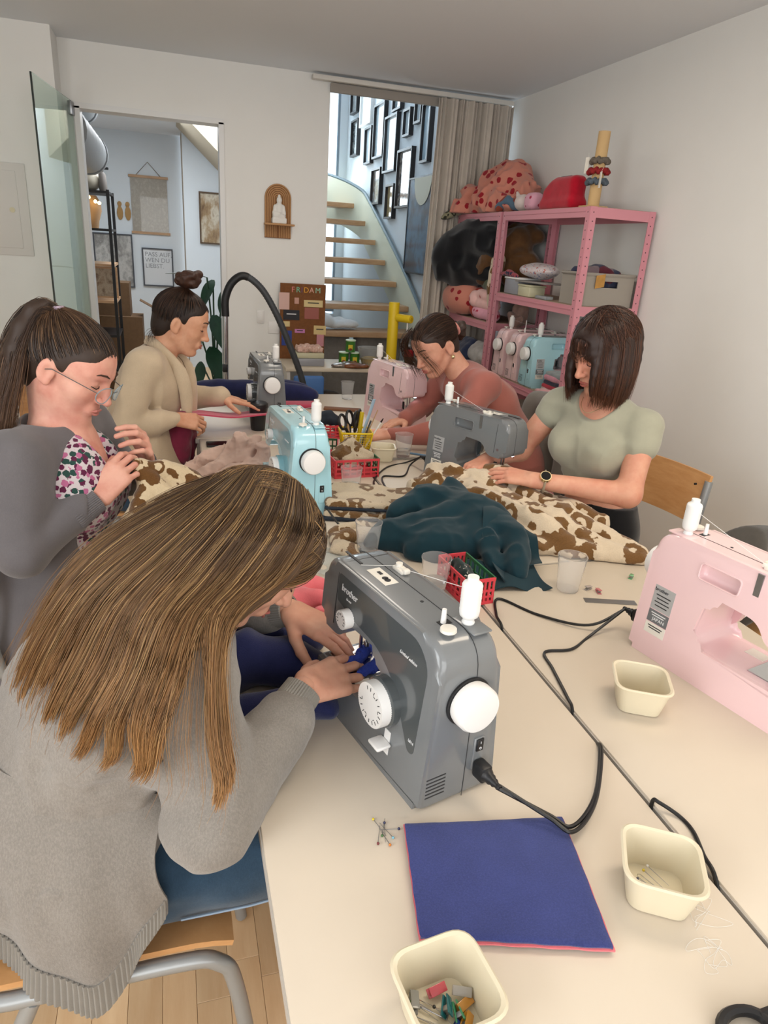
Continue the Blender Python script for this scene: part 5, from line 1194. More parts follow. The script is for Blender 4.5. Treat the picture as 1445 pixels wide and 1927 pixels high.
for p in bob(160, 3, .002):
    g.chain(p[7:13], [.011, .012, .012, .011, .009, .006], .006)
hb = g.build('hair', mat('hair_under_auburn', '#27150f', .5), pE)
st = bob(3600, 5); strandmesh('hair_strands', st, np.full(len(st), .0008), tones(len(st), 14), HE, hb)
# watch, ring and necklace
Wv = Vector(WL); ax = (Vector(EL)-Wv).normalized(); xx = ax.orthogonal().normalized(); yy = ax.cross(xx); cw = Wv+ax*.028
wt = MB().tube([cw+(xx*math.cos(a)+yy*math.sin(a))*.0315 for a in np.linspace(0, 6.28, 28)[:-1]], .0085, 8, True, flat=.25).build('watch_strap', mat('strap_sand', '#b3a58e', .6), pE, True)
nrm_ = Vector((-.25, -.62, .74)); nrm_ = (nrm_-ax*nrm_.dot(ax)).normalized(); c1 = cw+nrm_*.033
MB().cyl(c1-nrm_*.004, c1+nrm_*.006, .0195, .018, 28).build('watch_case', mat('gold', '#d8c9a0', .25, .9), wt, True); MB().cyl(c1+nrm_*.006, c1+nrm_*.0068, .0155, .0155, 28).build('watch_face', mat('watch_face', '#0c0d10', .1), wt, True)
MB().tube(bez([NE+lE*.058+np.array((0, 0, .02))+fE*.02, NE+lE*.035+fE*.085+np.array((0, 0, -.02)), NE+fE*.105+np.array((0, 0, -.04)), NE-lE*.035+fE*.085+np.array((0, 0, -.02)), NE-lE*.058+np.array((0, 0, .02))+fE*.02], 24), .0009, 5).build('necklace', mat('gold', '#d8c9a0', .25, .9), pE, True)
# ---------------------------------------------------------------- chairs
M_ply = wood('chair_beech', '#b98653', '#cf9f6d', (3, 3, 14), .4); M_tube = mat('chair_tube_grey', '#9c9fa0', .35, .35)
def chair(lab, x, y, rz):
    t = thing('chair', lab, 'chair', (x, y, 0), rz, 'tubular beech chairs')
    for s in (-1, 1):
        MB().tube(bez([(-.285, s*.2, .86), (-.262, s*.2, .62), (-.235, s*.2, .49), (-.16, s*.2, .44), (.10, s*.2, .438), (.175, s*.2, .42), (.205, s*.2, .34), (.245, s*.2, .006)], 40), .0135, 10).build('side_frame', M_tube, t)
        MB().tube([(-.10, s*.2, .43), (-.27, s*.2, .006)], .0135, 10).build('rear_leg', M_tube, t)
    MB().tube([(.02, -.2, .425), (.02, .2, .425)], .011, 8).build('crossbar', M_tube, t)
    def seat(u, v): return (-.19+.39*u, -.195+.39*v, .462-.012*math.sin(math.pi*v)*(1-.4*u)-.015*max(0, u-.8)**2*20)
    MB().sheet(seat, 14, 10, .011).build('seat', M_ply, t)
    def back(u, v):
        a = (u-.5)*2; r = .02; w = .205
        return (-.268+.045*(a*a-1)*.6-.02*(v), a*w, .70+.18*v)
    b = MB().sheet(back, 16, 6, .011); b.build('backrest', M_ply, t)
    for s in (-1, 1):
        for z in (.735, .845): MB().cyl((-.255, s*.17, z), (-.262, s*.17, z), .004, n=8).build('rivet', M_blackpl, t)
    return t
chair('beech chair with grey tube frame under the long haired woman', -.15, 1.0, 0)
chair('beech chair under the woman in floral blouse', -.19, 1.79, 0)
chair('beech chair under the woman in cream cardigan', -.13, 2.92, 0)
chair('beech chair under the woman in rose sweater', 1.50, 2.85, math.pi)
chair('beech chair with visible plywood back behind woman in sage top', 1.405, 1.915, math.pi+.22)
# ---------------------------------------------------------------- fabric heaps
def heap(name, lab, cat, folds, m, h=.005, k=.012, nz=((.005, 22, 1),), zcut=T+.0008, cuts=(), extra=None, pad=.06, parent=None):
    pts = [p for f in folds for p in f[0]]; lo, hi = bounds(pts, pad+max(max(f[1]) if hasattr(f[1], '__len__') else f[1] for f in folds)); g = SDF(lo, hi, h)
    for f in folds:
        P_ = bez(f[0], 4*(len(f[0])-1)); R_ = f[1] if hasattr(f[1], '__len__') else [f[1]]*len(f[0]); R_ = np.interp(np.linspace(0, 1, len(P_)), np.linspace(0, 1, len(R_)), R_)
        g.chain(P_, list(R_), k)
    if extra: extra(g)
    for q in nz:
        if len(q) > 3: g.ridge(*q)
        else: g.noise(*q)
    if zcut is not None: g.plane((0, 0, zcut), (0, 0, -1))
    for p, n in cuts: g.plane(p, n)
    o = g.build(name, m, parent)
    if lab: tag(o, lab, cat)
    return o
M_leo = leopard('leopard_fleece', '#d9c7ad', '#7a5833', 14); M_leo2 = leopard('leopard_sherpa', '#d6c3a6', '#7c5a33', 17, .9, .006)
heap('leopard_fabric', 'large crumpled leopard print fleece under the hands of woman in sage', 'fabric', [
    ([(1.03, 2.00, .79), (1.07, 1.88, .80), (1.12, 1.76, .785), (1.19, 1.62, .775), (1.25, 1.49, .762)], [.045, .045, .042, .036, .018]),
    ([(.95, 2.10, .785), (.99, 1.92, .80), (1.05, 1.74, .79), (1.12, 1.60, .775), (1.19, 1.50, .762)], [.05, .045, .04, .036, .02]),
    ([(.86, 2.12, .785), (.90, 1.96, .80), (.96, 1.80, .79), (1.00, 1.66, .785), (1.06, 1.55, .77)], [.045, .05, .045, .04, .03]),
    ([(.775, 2.06, .785), (.83, 2.0, .795), (.89, 2.05, .80), (.95, 2.13, .79)], [.045, .052, .045, .03]),
    ([(.80, 2.02, .775), (.86, 1.86, .78), (.93, 1.72, .775), (.98, 1.58, .765)], [.04, .04, .038, .026]),
    ([(1.09, 1.96, .79), (1.18, 1.83, .775), (1.265, 1.70, .765)], [.04, .034, .02]),
    ([(1.00, 2.04, .82), (1.05, 2.00, .835), (1.10, 1.93, .82)], [.028, .022, .024]),
    ([(.98, 1.60, .757), (1.10, 1.535, .757), (1.245, 1.465, .752)], [.022, .026, .012])], M_leo, .0055, .010, ((.006, 14, 1), (.014, 11, 3, (.3, 1, 1), [nrm((.42, -.9, 0)), nrm((.9, .42, 0)), (0, 0, 1)]), (.003, 30, 5, (1, 1, 1))))
for i, (zc, lab, ox, oy) in enumerate(((.752, 'lower of two stacked leopard sherpa cuffs with dark lining', 0, 0), (.783, 'upper of two stacked leopard sherpa cuffs with dark lining', .008, .012))):
    g = SDF((.38, 1.76, .72), (.80, 2.16, .85), .005); A = np.array([nrm((1, -.28, 0)), nrm((.28, 1, 0)), (0, 0, 1)])
    g.box((.58+ox, 1.945+oy, zc+.004), (.145, .092, .0125), A, .011, 0); g.noise(.004, 30, 3+i); g.noise(.006, 9, 7+i); g.plane((0, 0, T+.001+i*.032), (0, 0, -1))
    o = thing('sherpa_cuff', lab, 'fabric', (.58, 1.945, T+.001)); g.build('pile', M_leo2, o)
    g = SDF((.38, 1.76, .72), (.80, 2.16, .85), .005); g.box((.58+ox, 1.945+oy-.004, zc-.006), (.147, .094, .005), A, .004, 0); g.noise(.006, 9, 7+i); g.plane((0, 0, T+.001+i*.030), (0, 0, -1)); g.build('lining', mat('navy_lining', '#1b2430', .8), o)
heap('leopard_scrap', 'small leopard sherpa piece lying beside the blue machine', 'fabric', [([(.415, 1.77, .748), (.48, 1.79, .752), (.53, 1.79, .75)], .014), ([(.42, 1.73, .748), (.47, 1.73, .755), (.53, 1.73, .75)], .016), ([(.40, 1.66, .746), (.46, 1.65, .75)], .014), ([(.41, 1.70, .748), (.45, 1.60, .746)], .014)], M_leo2, .004, .02, ((.004, 40, 2),), pad=.03)
M_teal = fabric('teal_cotton', '#132f38', .8, .12, 10, .15, 900, sheen=.15)
th = thing('teal_fabric', 'dark teal cotton fabric heap in the middle of the tables', 'fabric', (.75, 1.62, T))
heap('folds', None, None, [
    ([(.50, 1.655, .757), (.60, 1.70, .772), (.70, 1.72, .785), (.80, 1.70, .80)], [.016, .026, .034, .035]),
    ([(.60, 1.60, .755), (.70, 1.585, .768), (.79, 1.62, .785)], [.014, .022, .026]),
    ([(.63, 1.80, .78), (.72, 1.83, .79), (.80, 1.80, .80), (.84, 1.73, .805)], [.035, .046, .046, .04]),
    ([(.83, 1.80, .80), (.825, 1.85, .84), (.81, 1.885, .868)], [.036, .022, .004]),
    ([(.84, 1.70, .81), (.87, 1.60, .80), (.86, 1.49, .775), (.835, 1.42, .76)], [.034, .032, .026, .014]),
    ([(.80, 1.66, .80), (.80, 1.56, .785), (.79, 1.47, .765)], [.028, .026, .014]),
    ([(.82, 1.74, .835), (.86, 1.70, .835), (.90, 1.66, .82)], [.018, .02, .012]),
    ([(.60, 1.68, .755), (.70, 1.62, .76), (.80, 1.58, .76)], [.03, .04, .04]), ([(.70, 1.76, .76), (.80, 1.74, .77), (.86, 1.66, .78)], [.05, .05, .05]), ([(.66, 1.66, .79), (.72, 1.64, .80), (.77, 1.66, .80)], [.009, .011, .009])], M_teal, .0042, .03, ((.006, 12, 4), (.016, 8, 5, (1, .55, 1), [nrm((.6, -.8, 0)), nrm((.8, .6, 0)), (0, 0, 1)]), (.003, 24, 9, (1, 1, 1))), parent=th)
def flap(u, v):
    a = np.array((.84, 1.68, .856))*(1-u)+np.array((.955, 1.56, .815))*u; b_ = np.array((.745, 1.46, .785))*(1-u)+np.array((.915, 1.44, .757))*u
    c_ = np.array((.79, 1.36, .745)); p = a*(1-v)+b_*v
    if v > .6: p = p*(1-(v-.6)/.4*(1-u)*.8)+c_*((v-.6)/.4*(1-u)*.8)
    return tuple(p+np.array((0, 0, .012*math.sin(u*5+v*3)+.010*math.sin(v*7))))
MB().sheet(flap, 24, 24, .002).build('flap', M_teal, th, True)
def flap2(u, v): p = np.array((.70+.20*u, 1.50-.03*u-.12*v, .765-.02*v+.010*math.sin(u*9+v*4))); return tuple(p)
MB().sheet(flap2, 20, 10, .002).build('flap', M_teal, th, True)
M_royal = fabric('royal_blue_fleece', '#252a52', .95, .15, 18, .5, 500, heather=.05)
heap('blue_fleece', 'royal blue fleece running from machine needle onto the lap', 'fabric', [
    ([(.26, 1.06, .765), (.18, 1.10, .785), (.09, 1.12, .79), (.02, 1.10, .72), (.00, 1.08, .62)], [.022, .035, .045, .05, .05]),
    ([(.25, .99, .757), (.16, .985, .77), (.08, .97, .77), (.02, .95, .70), (.01, .93, .61)], [.015, .026, .035, .04, .045]),
    ([(.26, 1.20, .758), (.16, 1.20, .775), (.07, 1.19, .775), (.01, 1.16, .70)], [.016, .03, .036, .045]),
    ([(.27, 1.27, .757), (.20, 1.29, .765), (.13, 1.27, .765)], [.016, .026, .026])], M_royal, .0052, .02, ((.006, 20, 3), (.006, 14, 5, (1, 1, 1))), zcut=None)
heap('blue_seam', 'small fuzzy royal blue strip under the needle of foreground machine', 'fabric', [([(.255, .985, .828), (.285, 1.01, .826), (.315, 1.04, .826), (.335, 1.075, .826)], [.007, .009, .009, .006]), ([(.29, .98, .826), (.325, .995, .826), (.345, 1.03, .826)], [.006, .008, .006])], mat('royal_fuzz', '#2a3f9e', .95, bump=.9, bscale=260, bdist=.004), .0025, .006, ((.004, 120, 3),), zcut=None)
M_coral = fabric('coral_waffle', '#e4737a', .9, .08, 20, .6, 380)
heap('pink_waffle', 'bright pink waffle fabric beside the head of long haired woman', 'fabric', [([(.20, 1.36, .75), (.27, 1.38, .757), (.36, 1.35, .748)], [.016, .022, .010]), ([(.22, 1.43, .748), (.30, 1.44, .755), (.37, 1.40, .748)], [.016, .018, .010]), ([(.24, 1.30, .748), (.33, 1.31, .75)], [.014, .012])], M_coral, .0045, .02, ((.004, 34, 5), (.008, 20, 3, (1, 1, 1))))
lb = heap('leopard_cloth', 'leopard fleece held in the hands of the woman with glasses', 'fabric', [
    ([(-.10, 1.715, .992), (-.04, 1.74, .965), (.03, 1.76, .915), (.10, 1.77, .85), (.16, 1.78, .78)], [.012, .026, .036, .04, .024]),
    ([(-.10, 1.71, .985), (-.075, 1.70, .93), (-.10, 1.66, .87), (-.13, 1.64, .80), (-.14, 1.64, .74)], [.012, .028, .034, .034, .03]),
    ([(-.08, 1.71, .97), (-.035, 1.69, .91), (-.02, 1.66, .84), (-.02, 1.65, .74)], [.014, .032, .040, .034]),
    ([(-.06, 1.72, .95), (.03, 1.70, .88), (.07, 1.69, .81), (.07, 1.69, .72)], [.016, .034, .038, .03]),
    ([(-.09, 1.72, .99), (-.06, 1.78, .96), (-.02, 1.82, .90)], [.009, .016, .014])], leopard('leopard_cloth', '#d4c09f', '#6d4b28', 21), .0045, .006, ((.006, 30, 6), (.002, 80, 3)), zcut=None)
M_blush = fabric('blush_cotton', '#d0b1a2', .9, .07, 12, .2, 800)
heap('blush_fabric', 'crumpled blush pink cotton at the table edge beside blue machine', 'fabric', [
    ([(.03, 2.36, .755), (.10, 2.42, .775), (.17, 2.40, .80), (.21, 2.36, .85), (.20, 2.34, .885)], [.018, .03, .036, .030, .010]),
    ([(.06, 2.30, .752), (.14, 2.33, .775), (.22, 2.34, .81), (.26, 2.36, .85)], [.018, .030, .036, .014]),
    ([(.12, 2.26, .752), (.20, 2.27, .775), (.27, 2.30, .80), (.285, 2.33, .86)], [.018, .030, .034, .010]),
    ([(.0, 2.30, .74), (-.01, 2.26, .70), (.0, 2.22, .64)], [.03, .028, .02]),
    ([(.20, 2.44, .77), (.27, 2.42, .80), (.27, 2.38, .86)], [.026, .03, .012])], M_blush, .0042, .010, ((.004, 40, 8), (.009, 18, 5, (1, 1, 1)), (.003, 60, 9, (1, 1, 1))), zcut=None)
M_rosefab = fabric('rose_fabric', '#c24a63', .9, .06, 12, .3, 700)
pf = thing('pink_fabric', 'long pink fabric panel guided towards the far grey machine', 'fabric', (.18, 2.95, T))
def psheet(u, v): return (-.01+.40*u, 2.78+.14*u+.16*v, .852-.035*u+.006*math.sin(u*8)-.02*v)
MB().sheet(psheet, 24, 10, .006).build('panel', M_rosefab, pf, True)
b = MB()
for i in range(6): b.ball(psheet(.2+i*.12, .08), .003, 6)
k_ = b.build('print_dots', mat('dot_wine', '#7a2438', .8), pf, True); k_['kind'] = 'stuff'
heap('drape', None, None, [([(.02, 2.80, .845), (.01, 2.83, .78), (.0, 2.84, .68)], [.02, .045, .05]), ([(.05, 2.86, .80), (.03, 2.9, .72), (.02, 2.9, .64)], [.03, .045, .04])], fabric('wine_fabric', '#7c2740', .9, .1), .006, .012, ((.006, 30, 2),), zcut=None, parent=pf)
o = MB().rbox((.60, 3.43, T+.012), (.20, .10, .022), .010, 3).build('folded_pink_fabric', M_rosefab); tag(o, 'folded pink fabric lying behind the far grey machine', 'fabric')
heap('royal_cloth', 'royal blue fabric bundle behind the far grey machine', 'fabric', [([(.02, 3.75, .76), (.15, 3.68, .785), (.30, 3.62, .79), (.46, 3.58, .79), (.60, 3.56, .785), (.70, 3.55, .775)], [.018, .036, .044, .046, .04, .03]), ([(.30, 3.72, .77), (.50, 3.66, .79), (.66, 3.64, .785)], [.03, .045, .036])], M_royal, .007, .02, ((.008, 14, 3),))
fb = thing('folded_fabric_square', 'folded royal blue fabric square with pink layer, foreground table', 'fabric', (.39, .60, T))
cor = [np.array((.291, .703)), np.array((.525, .663)), np.array((.481, .467)), np.array((.256, .535))]
def quad(off, z, wob, sd):
    def f(u, v):
        p = cor[0]*(1-u)*(1-v)+cor[1]*u*(1-v)+cor[2]*u*v+cor[3]*(1-u)*v; c = np.array((.39, .592)); p = c+(p-c)*(1+off)
        e = min(u, 1-u, v, 1-v); p = p+(.0015*np.sin(np.array((u*31+sd, v*27+sd))) if e < .03 else 0)
        return (p[0], p[1], z+wob*(math.sin(u*5+v*3+sd)+math.sin(v*7-u*2))+.0015*(1 if e > .01 else 0))
    return f
MB().sheet(quad(.0, T+.0028, .0003, 1), 40, 40, .0035).build('lower_layer', M_royal, fb, True)
MB().sheet(quad(.025, T+.0068, .0003, 2), 40, 40, .003).build('pink_layer', fabric('coral_waffle', '#e4737a'), fb, True)
M_denim2 = fabric('blue_sweat_fabric', '#333c74', .95, .10, 16, .5, 800, heather=.22)
MB().sheet(quad(.005, T+.0108, .0006, 3), 50, 50, .004).build('top_layer', M_denim2, fb, True)
# ---------------------------------------------------------------- things on the tables
M_tub = mat('cream_tub', '#ded3b8', .35)
def tub(lab, x, y, rz, s=1.0):
    t = thing('cream_tub', lab, 'box', (x, y, T), rz, 'cream plastic tubs'); s0, s1, hh = .036*s, .050*s, .057*s
    def ring(h, z, r): return [(p[0], p[1], z) for p in rounded([(-h, -h), (h, -h), (h, h), (-h, h)], r, 6)]
    rings = [ring(s0, 0, .02*s), ring(s0+.003, .002, .021*s), ring(s1, hh, .026*s), ring(s1+.003, hh-.001, .028*s), ring(s1+.0035, hh+.0015, .028*s), ring(s1+.001, hh+.0035, .027*s), ring(s1-.003, hh+.002, .025*s), ring(s0+.001, .004, .019*s)]
    n = len(rings[0]); vs = [p for r in rings for p in r]; fs = [tuple(range(n-1, -1, -1))]
    for j in range(len(rings)-1):
        for i in range(n): k = (i+1) % n; fs.append((j*n+i, j*n+k, (j+1)*n+k, (j+1)*n+i))
    fs.append(tuple(range((len(rings)-1)*n, len(rings)*n))); b = MB(); b.add(vs, fs); b.build('shell', M_tub, t); return t
tub('cream tub full of clips and pins at the bottom edge of the photo', .252, .445, .12)
tub('cream tub holding safety pins beside the table gap', .592, .528, -.55)
tub('cream tub with dark clips in front of the pink machine', .828, .897, -.5)
tub('cream tub beyond the yellow basket holding a black clip', .782, 2.50, -.2, .95)
HEADS = {'yellow': '#d9c02a', 'blue': '#20264f', 'dark red': '#6e1724', 'green': '#3f6b35', 'orange': '#d2791f', 'light blue': '#7db6c9', 'black': '#141414', 'white': '#e6e4e0', 'pale green': '#7f9a62', 'violet': '#5c3f6b'}
def pin(lab, p, q, col, L=.034):
    p = Vector(p); q = Vector(q); d = (q-p).normalized(); t = thing('glass_head_pin', lab, 'pin', tuple(p), 0, 'glass head pins')
    MB().cyl((0, 0, 0), tuple(d*L), .0005, .0002, 6).build('shaft', M_steel, t); MB().ball((0, 0, 0), .0021, 10).build('head', mat('pin_'+col, HEADS[col], .15, coat=.5), t)
pz = T+.0022
for col, a, b_ in (('yellow', (.2515, .732), (.262, .70)), ('blue', (.266, .722), (.258, .69)), ('dark red', (.2465, .688), (.2585, .72)), ('orange', (.2625, .682), (.256, .715)), ('green', (.256, .70), (.268, .728)), ('light blue', (.2705, .693), (.260, .722))):
    pin(col+' headed pin in the little heap beside the folded blue square', (a[0], a[1], pz), (b_[0], b_[1], T+.0008), col)
pin('single blue headed pin lying apart near folded blue square', (.2835, .7065, pz), (.268, .71, T+.0008), 'blue')
for col, a, b_ in (('orange', (.228, .462, .750), (.262, .43, .746)), ('dark red', (.220, .452, .747), (.255, .425, .745)), ('black', (.243, .452, .753), (.265, .42, .747)), ('light blue', (.244, .431, .748), (.262, .416, .746)), ('green', (.222, .466, .749), (.245, .44, .746))):
    pin(col+' headed pin inside the tub at bottom edge', a, b_, col)
for col, a, b_ in (('blue', (.575, .545, .749), (.600, .512, .746)), ('yellow', (.590, .553, .752), (.605, .515, .747)), ('white', (.600, .558, .752), (.612, .53, .747))):
    pin(col+' headed pin inside the tub by the table gap', a, b_, col)
def safety_pin(lab, x, y, z, rz, L=.042):
    t = thing('safety_pin', lab, 'safety pin', (x, y, z), rz, 'steel safety pins'); w = .0035
    MB().tube([(L/2-.006, w, 0), (-L/2, w, 0), (-L/2-.002, 0, .0005), (-L/2, -w, .001), (L/2-.004, -w, .001)], .0006, 6).build('wire', M_chrome, t); MB().rbox((L/2-.002, 0, .0005), (.009, .009, .002), .0009).build('clasp', M_steel, t)
safety_pin('large safety pin inside the tub by the table gap', .573, .528, .7475, -.9); safety_pin('second safety pin standing against the tub side by the table gap', .588, .530, .7485, -1.2); safety_pin('safety pin among clips in the tub at bottom edge', .238, .456, .7475, -.7); safety_pin('thin safety pin in tub at bottom edge, nearest the photo border', .236, .437, .7465, -.6)
def clip(lab, x, y, z, rz, col, tilt=.3):
    t = thing('sewing_clip', lab, 'clip', (x, y, z), rz, 'small sewing clips'); m = mat('clip_'+col, col, .15, trans=.35, coat=.4); R_ = RX(tilt)
    for s in (-1, 1): MB().rbox((0, 0, s*.0035), (.022, .010, .002), .0008, M=R_@RY(s*.12)).build('jaw', m, t)
    MB().rbox((-.003, 0, 0), (.006, .008, .009), .001, M=R_).build('spring', M_steel, t)
for i, (x, y, z, r, c, tl, l) in enumerate(((.252, .468, .754, .2, '#e0606c', .5, 'pink'), (.256, .447, .756, 1.2, '#2f7f86', .9, 'teal'), (.268, .440, .752, 1.5, '#4fae7a', 1.0, 'green'), (.277, .447, .752, .4, '#d4953a', .4, 'orange'), (.272, .428, .752, .9, '#d99a2f', .7, 'amber'), (.278, .458, .757, -.4, '#b9b3aa', .6, 'silver'), (.258, .424, .748, .8, '#2c4c9c', .5, 'dark blue'), (.224, .464, .7505, 1.3, '#a9a9a4', .2, 'clear'))):
    clip(l+' sewing clip inside the tub at bottom edge', x, y, z, r, c, tl)
for x, y, z, r, c, l in ((.812, .914, .753, .3, '#242424', 'black'), (.825, .907, .752, 1.1, '#4b463e', 'smoky'), (.838, .902, .7495, .5, '#a9712f', 'amber')): clip(l+' clip in the tub before the pink machine', x, y, z, r, c)
clip('black clip in the far tub beyond yellow basket', .762, 2.505, .778, .3, '#151515')
clip('orange clip in the tub by the table gap', .566, .518, .7505, .6, '#cf7d24')
for x, y, r, c, l in ((1.159, 1.382, .7, '#8fd09a', 'green'), (1.0, 1.342, .3, '#c5bcb6', 'clear'), (1.018, 1.322, 1.4, '#e58a90', 'pink')): clip(l+' clip lying on table between cup and pink machine', x, y, T+.0056, r, c, 0)
r_ = MB().box((1.02, 1.272, T+.001), (.13, .022, .0014), TR(1.02, 1.272, 0)@RZ(-.29)@TR(-1.02, -1.272, 0)).build('steel_ruler', M_steel, smooth=False); tag(r_, 'thin steel ruler lying on table beside the pink machine', 'ruler')
# cups
M_cup = mat('frosted_cup', '#ffffff', .14, trans=.9, ior=1.06, spec=.6); M_water = mat('water', '#eef2f2', .03, trans=1, ior=1.2)
CUPM = MB().lathe([(.0, .0012), (.0265, .0012), (.0275, .003), (.0365, .094), (.0378, .0945), (.0378, .096), (.0362, .096), (.0352, .094), (.0262, .0045), (.0, .0045)], 36, cap0=False, cap1=False).mesh('cup_shell'); CUPM.materials.append(M_cup)
for x, y, lev, lab in ((.945, 1.352, 0, 'empty clear plastic cup before the leopard fleece'), (.592, 1.395, .035, 'clear cup with water behind the foreground machine'), (.487, 1.640, .02, 'clear cup in front of the small leopard piece'),
                       (.556, 2.115, .038, 'clear cup with water before the red basket'), (.878, 2.53, .03, 'clear cup near the grey machine seen from the back'), (.905, 3.62, 0, 'clear cup at the far end of right table row')):
    t = thing('plastic_cup', lab, 'cup', (x, y, T), 0, 'clear plastic cups'); o = bpy.data.objects.new('shell', CUPM); COL.objects.link(o); o.parent = t
    if lev: MB().lathe([(.0259, .005), (.0262+.0095*lev/.09, lev)], 30).build('water', M_water, t)
# red folding crates
M_crate = mat('crate_coral', '#d4404a', .45); M_crateg = mat('crate_green', '#2c6a44', .5)
def crate(lab, x, y, rz, W=.17, D=.12, H=.065, green=True, c2=None):
    t = thing('folding_crate', lab, 'crate', (x, y, T), rz, 'small red folding crates'); MB().rbox((0, 0, .002), (W, D, .004), .001, 1).build('base', M_crate, t)
    for ax, s, L, off in ((0, -1, W, D/2), (0, 1, W, D/2), (1, -1, D, W/2), (1, 1, D, W/2)):
        m = M_crateg if (ax == 1 and green and s == -1) else M_crate
        b = MB(); R_ = RZ(0) if ax == 0 else RZ(math.pi/2)
        for z in (.004, H): b.box((0, s*off, z), (L, .004, .008), R_)
        for i in range(7): b.box((-L/2+.004+i*(L-.008)/6, s*off, H/2), (.006, .0035, H-.006), R_)
        b.box((0, s*off, H*.55), (L, .003, .006), R_); b.box((0, s*off, H*.3), (L, .003, .005), R_)
        w_ = b.build('side_wall', m, t, smooth=False); w_['kind'] = 'stuff'
    return t
crate('red crate holding leopard scraps between cups and yellow basket', .617, 2.345, .08)
crate('red crate half covered by the teal fabric', .672, 1.39, .10, .078, .15)
crate('red crate behind the light blue machine spool', .61, 2.86, .02, .15, .10, .055, False)
crate('red crate just right of the light blue machine', .545, 2.52, 1.35, .16, .11, .06)
heap('leopard_scraps', 'crumpled leopard scraps spilling out of red crate', 'fabric', [([(.575, 2.36, .80), (.61, 2.38, .835), (.64, 2.36, .82)], [.03, .028, .024]), ([(.60, 2.33, .79), (.65, 2.35, .805), (.68, 2.34, .80)], [.026, .022, .016])], M_leo2, .005, .008, ((.010, 50, 2),), zcut=T+.02)
heap('dark_scraps', 'dark thread scraps and cuttings inside crate under teal fabric', 'fabric', [([(.665, 1.36, .772), (.675, 1.43, .785)], .022), ([(.685, 1.36, .77), (.67, 1.44, .78)], .02)], spots('scrap_mix', '#23302f', '#c05a3a', 80, .2, '#d9cfc4', '#2c6a44'), .005, .006, ((.010, 60, 2),), zcut=T+.02)
heap('dark_bundle', 'dark navy fabric bundle on the crate behind blue machine', 'fabric', [([(.58, 2.86, .80), (.63, 2.87, .815), (.67, 2.85, .80)], [.03, .034, .024])], mat('navy_lining', '#1b2430', .8), .005, .008, ((.008, 40, 2),), zcut=T+.055)
# yellow mesh basket
M_yel = mat('yellow_plastic', '#e3c31d', .4)
yb = thing('mesh_basket', 'yellow mesh plastic basket full of scissors and tools', 'basket', (.685, 2.575, T), -.1)
def bring(h, z): return [(-h, -h*.8, z), (h, -h*.8, z), (h, h*.8, z), (-h, h*.8, z)]
MB().rbox((0, 0, .002), (.09, .075, .004), .001, 1).build('base', M_yel, yb)
MB().tube([(x, y, .1) for x, y in rounded([(-.062, -.052), (.062, -.052), (.062, .052), (-.062, .052)], .015, 4)], .0045, 6, True).build('rim', M_yel, yb)
b = MB()
for s in (-1, 1):
    for i in range(13):
        q = -1+2*i/12; b.tube([(q*.045, s*.037, .003), (q*.060, s*.050, .098)], .0009, 4); b.tube([(s*.045, q*.037, .003), (s*.060, q*.050, .098)], .0009, 4)
    for j in range(11):
        f = j/10; z = .004+f*.094; x = .045+f*.015; y = .037+f*.013; b.tube([(-x, s*y, z), (x, s*y, z)], .0009, 4); b.tube([(s*x, -y, z), (s*x, y, z)], .0009, 4)
k_ = b.build('mesh_wall', M_yel, yb, smooth=False); k_['kind'] = 'stuff'
for sx in (-1, 1):
    for sy in (-1, 1): MB().tube([(sx*.045, sy*.037, .002), (sx*.061, sy*.051, .1)], .0035, 6).build('corner_rib', M_yel, yb)
def scissors(lab, loc, M, col, s=1.0):
    t = thing('scissors', lab, 'scissors', loc); m = mat('scissor_'+col, col, .4)
    for k in (-1, 1):
        MB().tube([M@Vector((k*.022*s+.020*s*math.cos(a)*.9, 0, .045*s+.030*s*math.sin(a))) for a in np.linspace(0, 6.28, 20)[:-1]], .0055*s, 8, True).build('handle', m, t)
        MB().tube([M@Vector((k*.014*s, 0, .018*s)), M@Vector((k*.004*s, 0, -.01*s))], .006*s, 8).build('shank', m, t)
        MB().prism([(-.006*s, 0), (.006*s, 0), (k*.001, -.09*s)], k*.0012-.0006, k*.0012+.0006, M=M@RX(math.pi/2)).build('blade', M_steel, t)
scissors('black handled scissors standing in the yellow basket', (.655, 2.575, T+.10), TR(0, 0, .0)@RY(-.25)@RZ(.6), '#18181a')
scissors('second black handled scissors in the yellow basket', (.69, 2.60, T+.10), RY(.1)@RZ(1.0), '#1b1b1d')
def tool(name, lab, cat, P, Q, r, m, tip=None, flat=None):
    t = thing(name, lab, cat, P); q = Vector(Q)-Vector(P); MB().tube([(0, 0, 0), tuple(q*.5), tuple(q)], r, 8, flat=flat).build('shaft', m, t)
    if tip: MB().tube([tuple(q), tuple(q*1.12)], [r*1.3, r*.7], 8).build('tip', tip, t)
tool('ruler', 'light blue slotted ruler leaning out of yellow basket', 'ruler', (.69, 2.56, T+.01), (.745, 2.54, T+.235), .014, mat('ruler_blue', '#a9c6dc', .25), None, .15)
tool('wooden_stick', 'pale wooden stick in the yellow basket', 'stick', (.675, 2.57, T+.01), (.645, 2.58, T+.16), .004, mat('pale_wood', '#b58f68', .6))
tool('brush', 'thin brush with dark bristles leaning out of yellow basket', 'brush', (.71, 2.56, T+.01), (.775, 2.53, T+.145), .003, M_whitepl, mat('bristle', '#2a1a18', .9))
tool('rotary_cutter', 'yellow curved cutter handle in the basket', 'cutter', (.70, 2.59, T+.02), (.715, 2.60, T+.17), .009, M_yel); tool('pencil', 'dark grey pencil in the yellow basket', 'pencil', (.695, 2.555, T+.01), (.735, 2.535, T+.15), .004, M_dgrey)
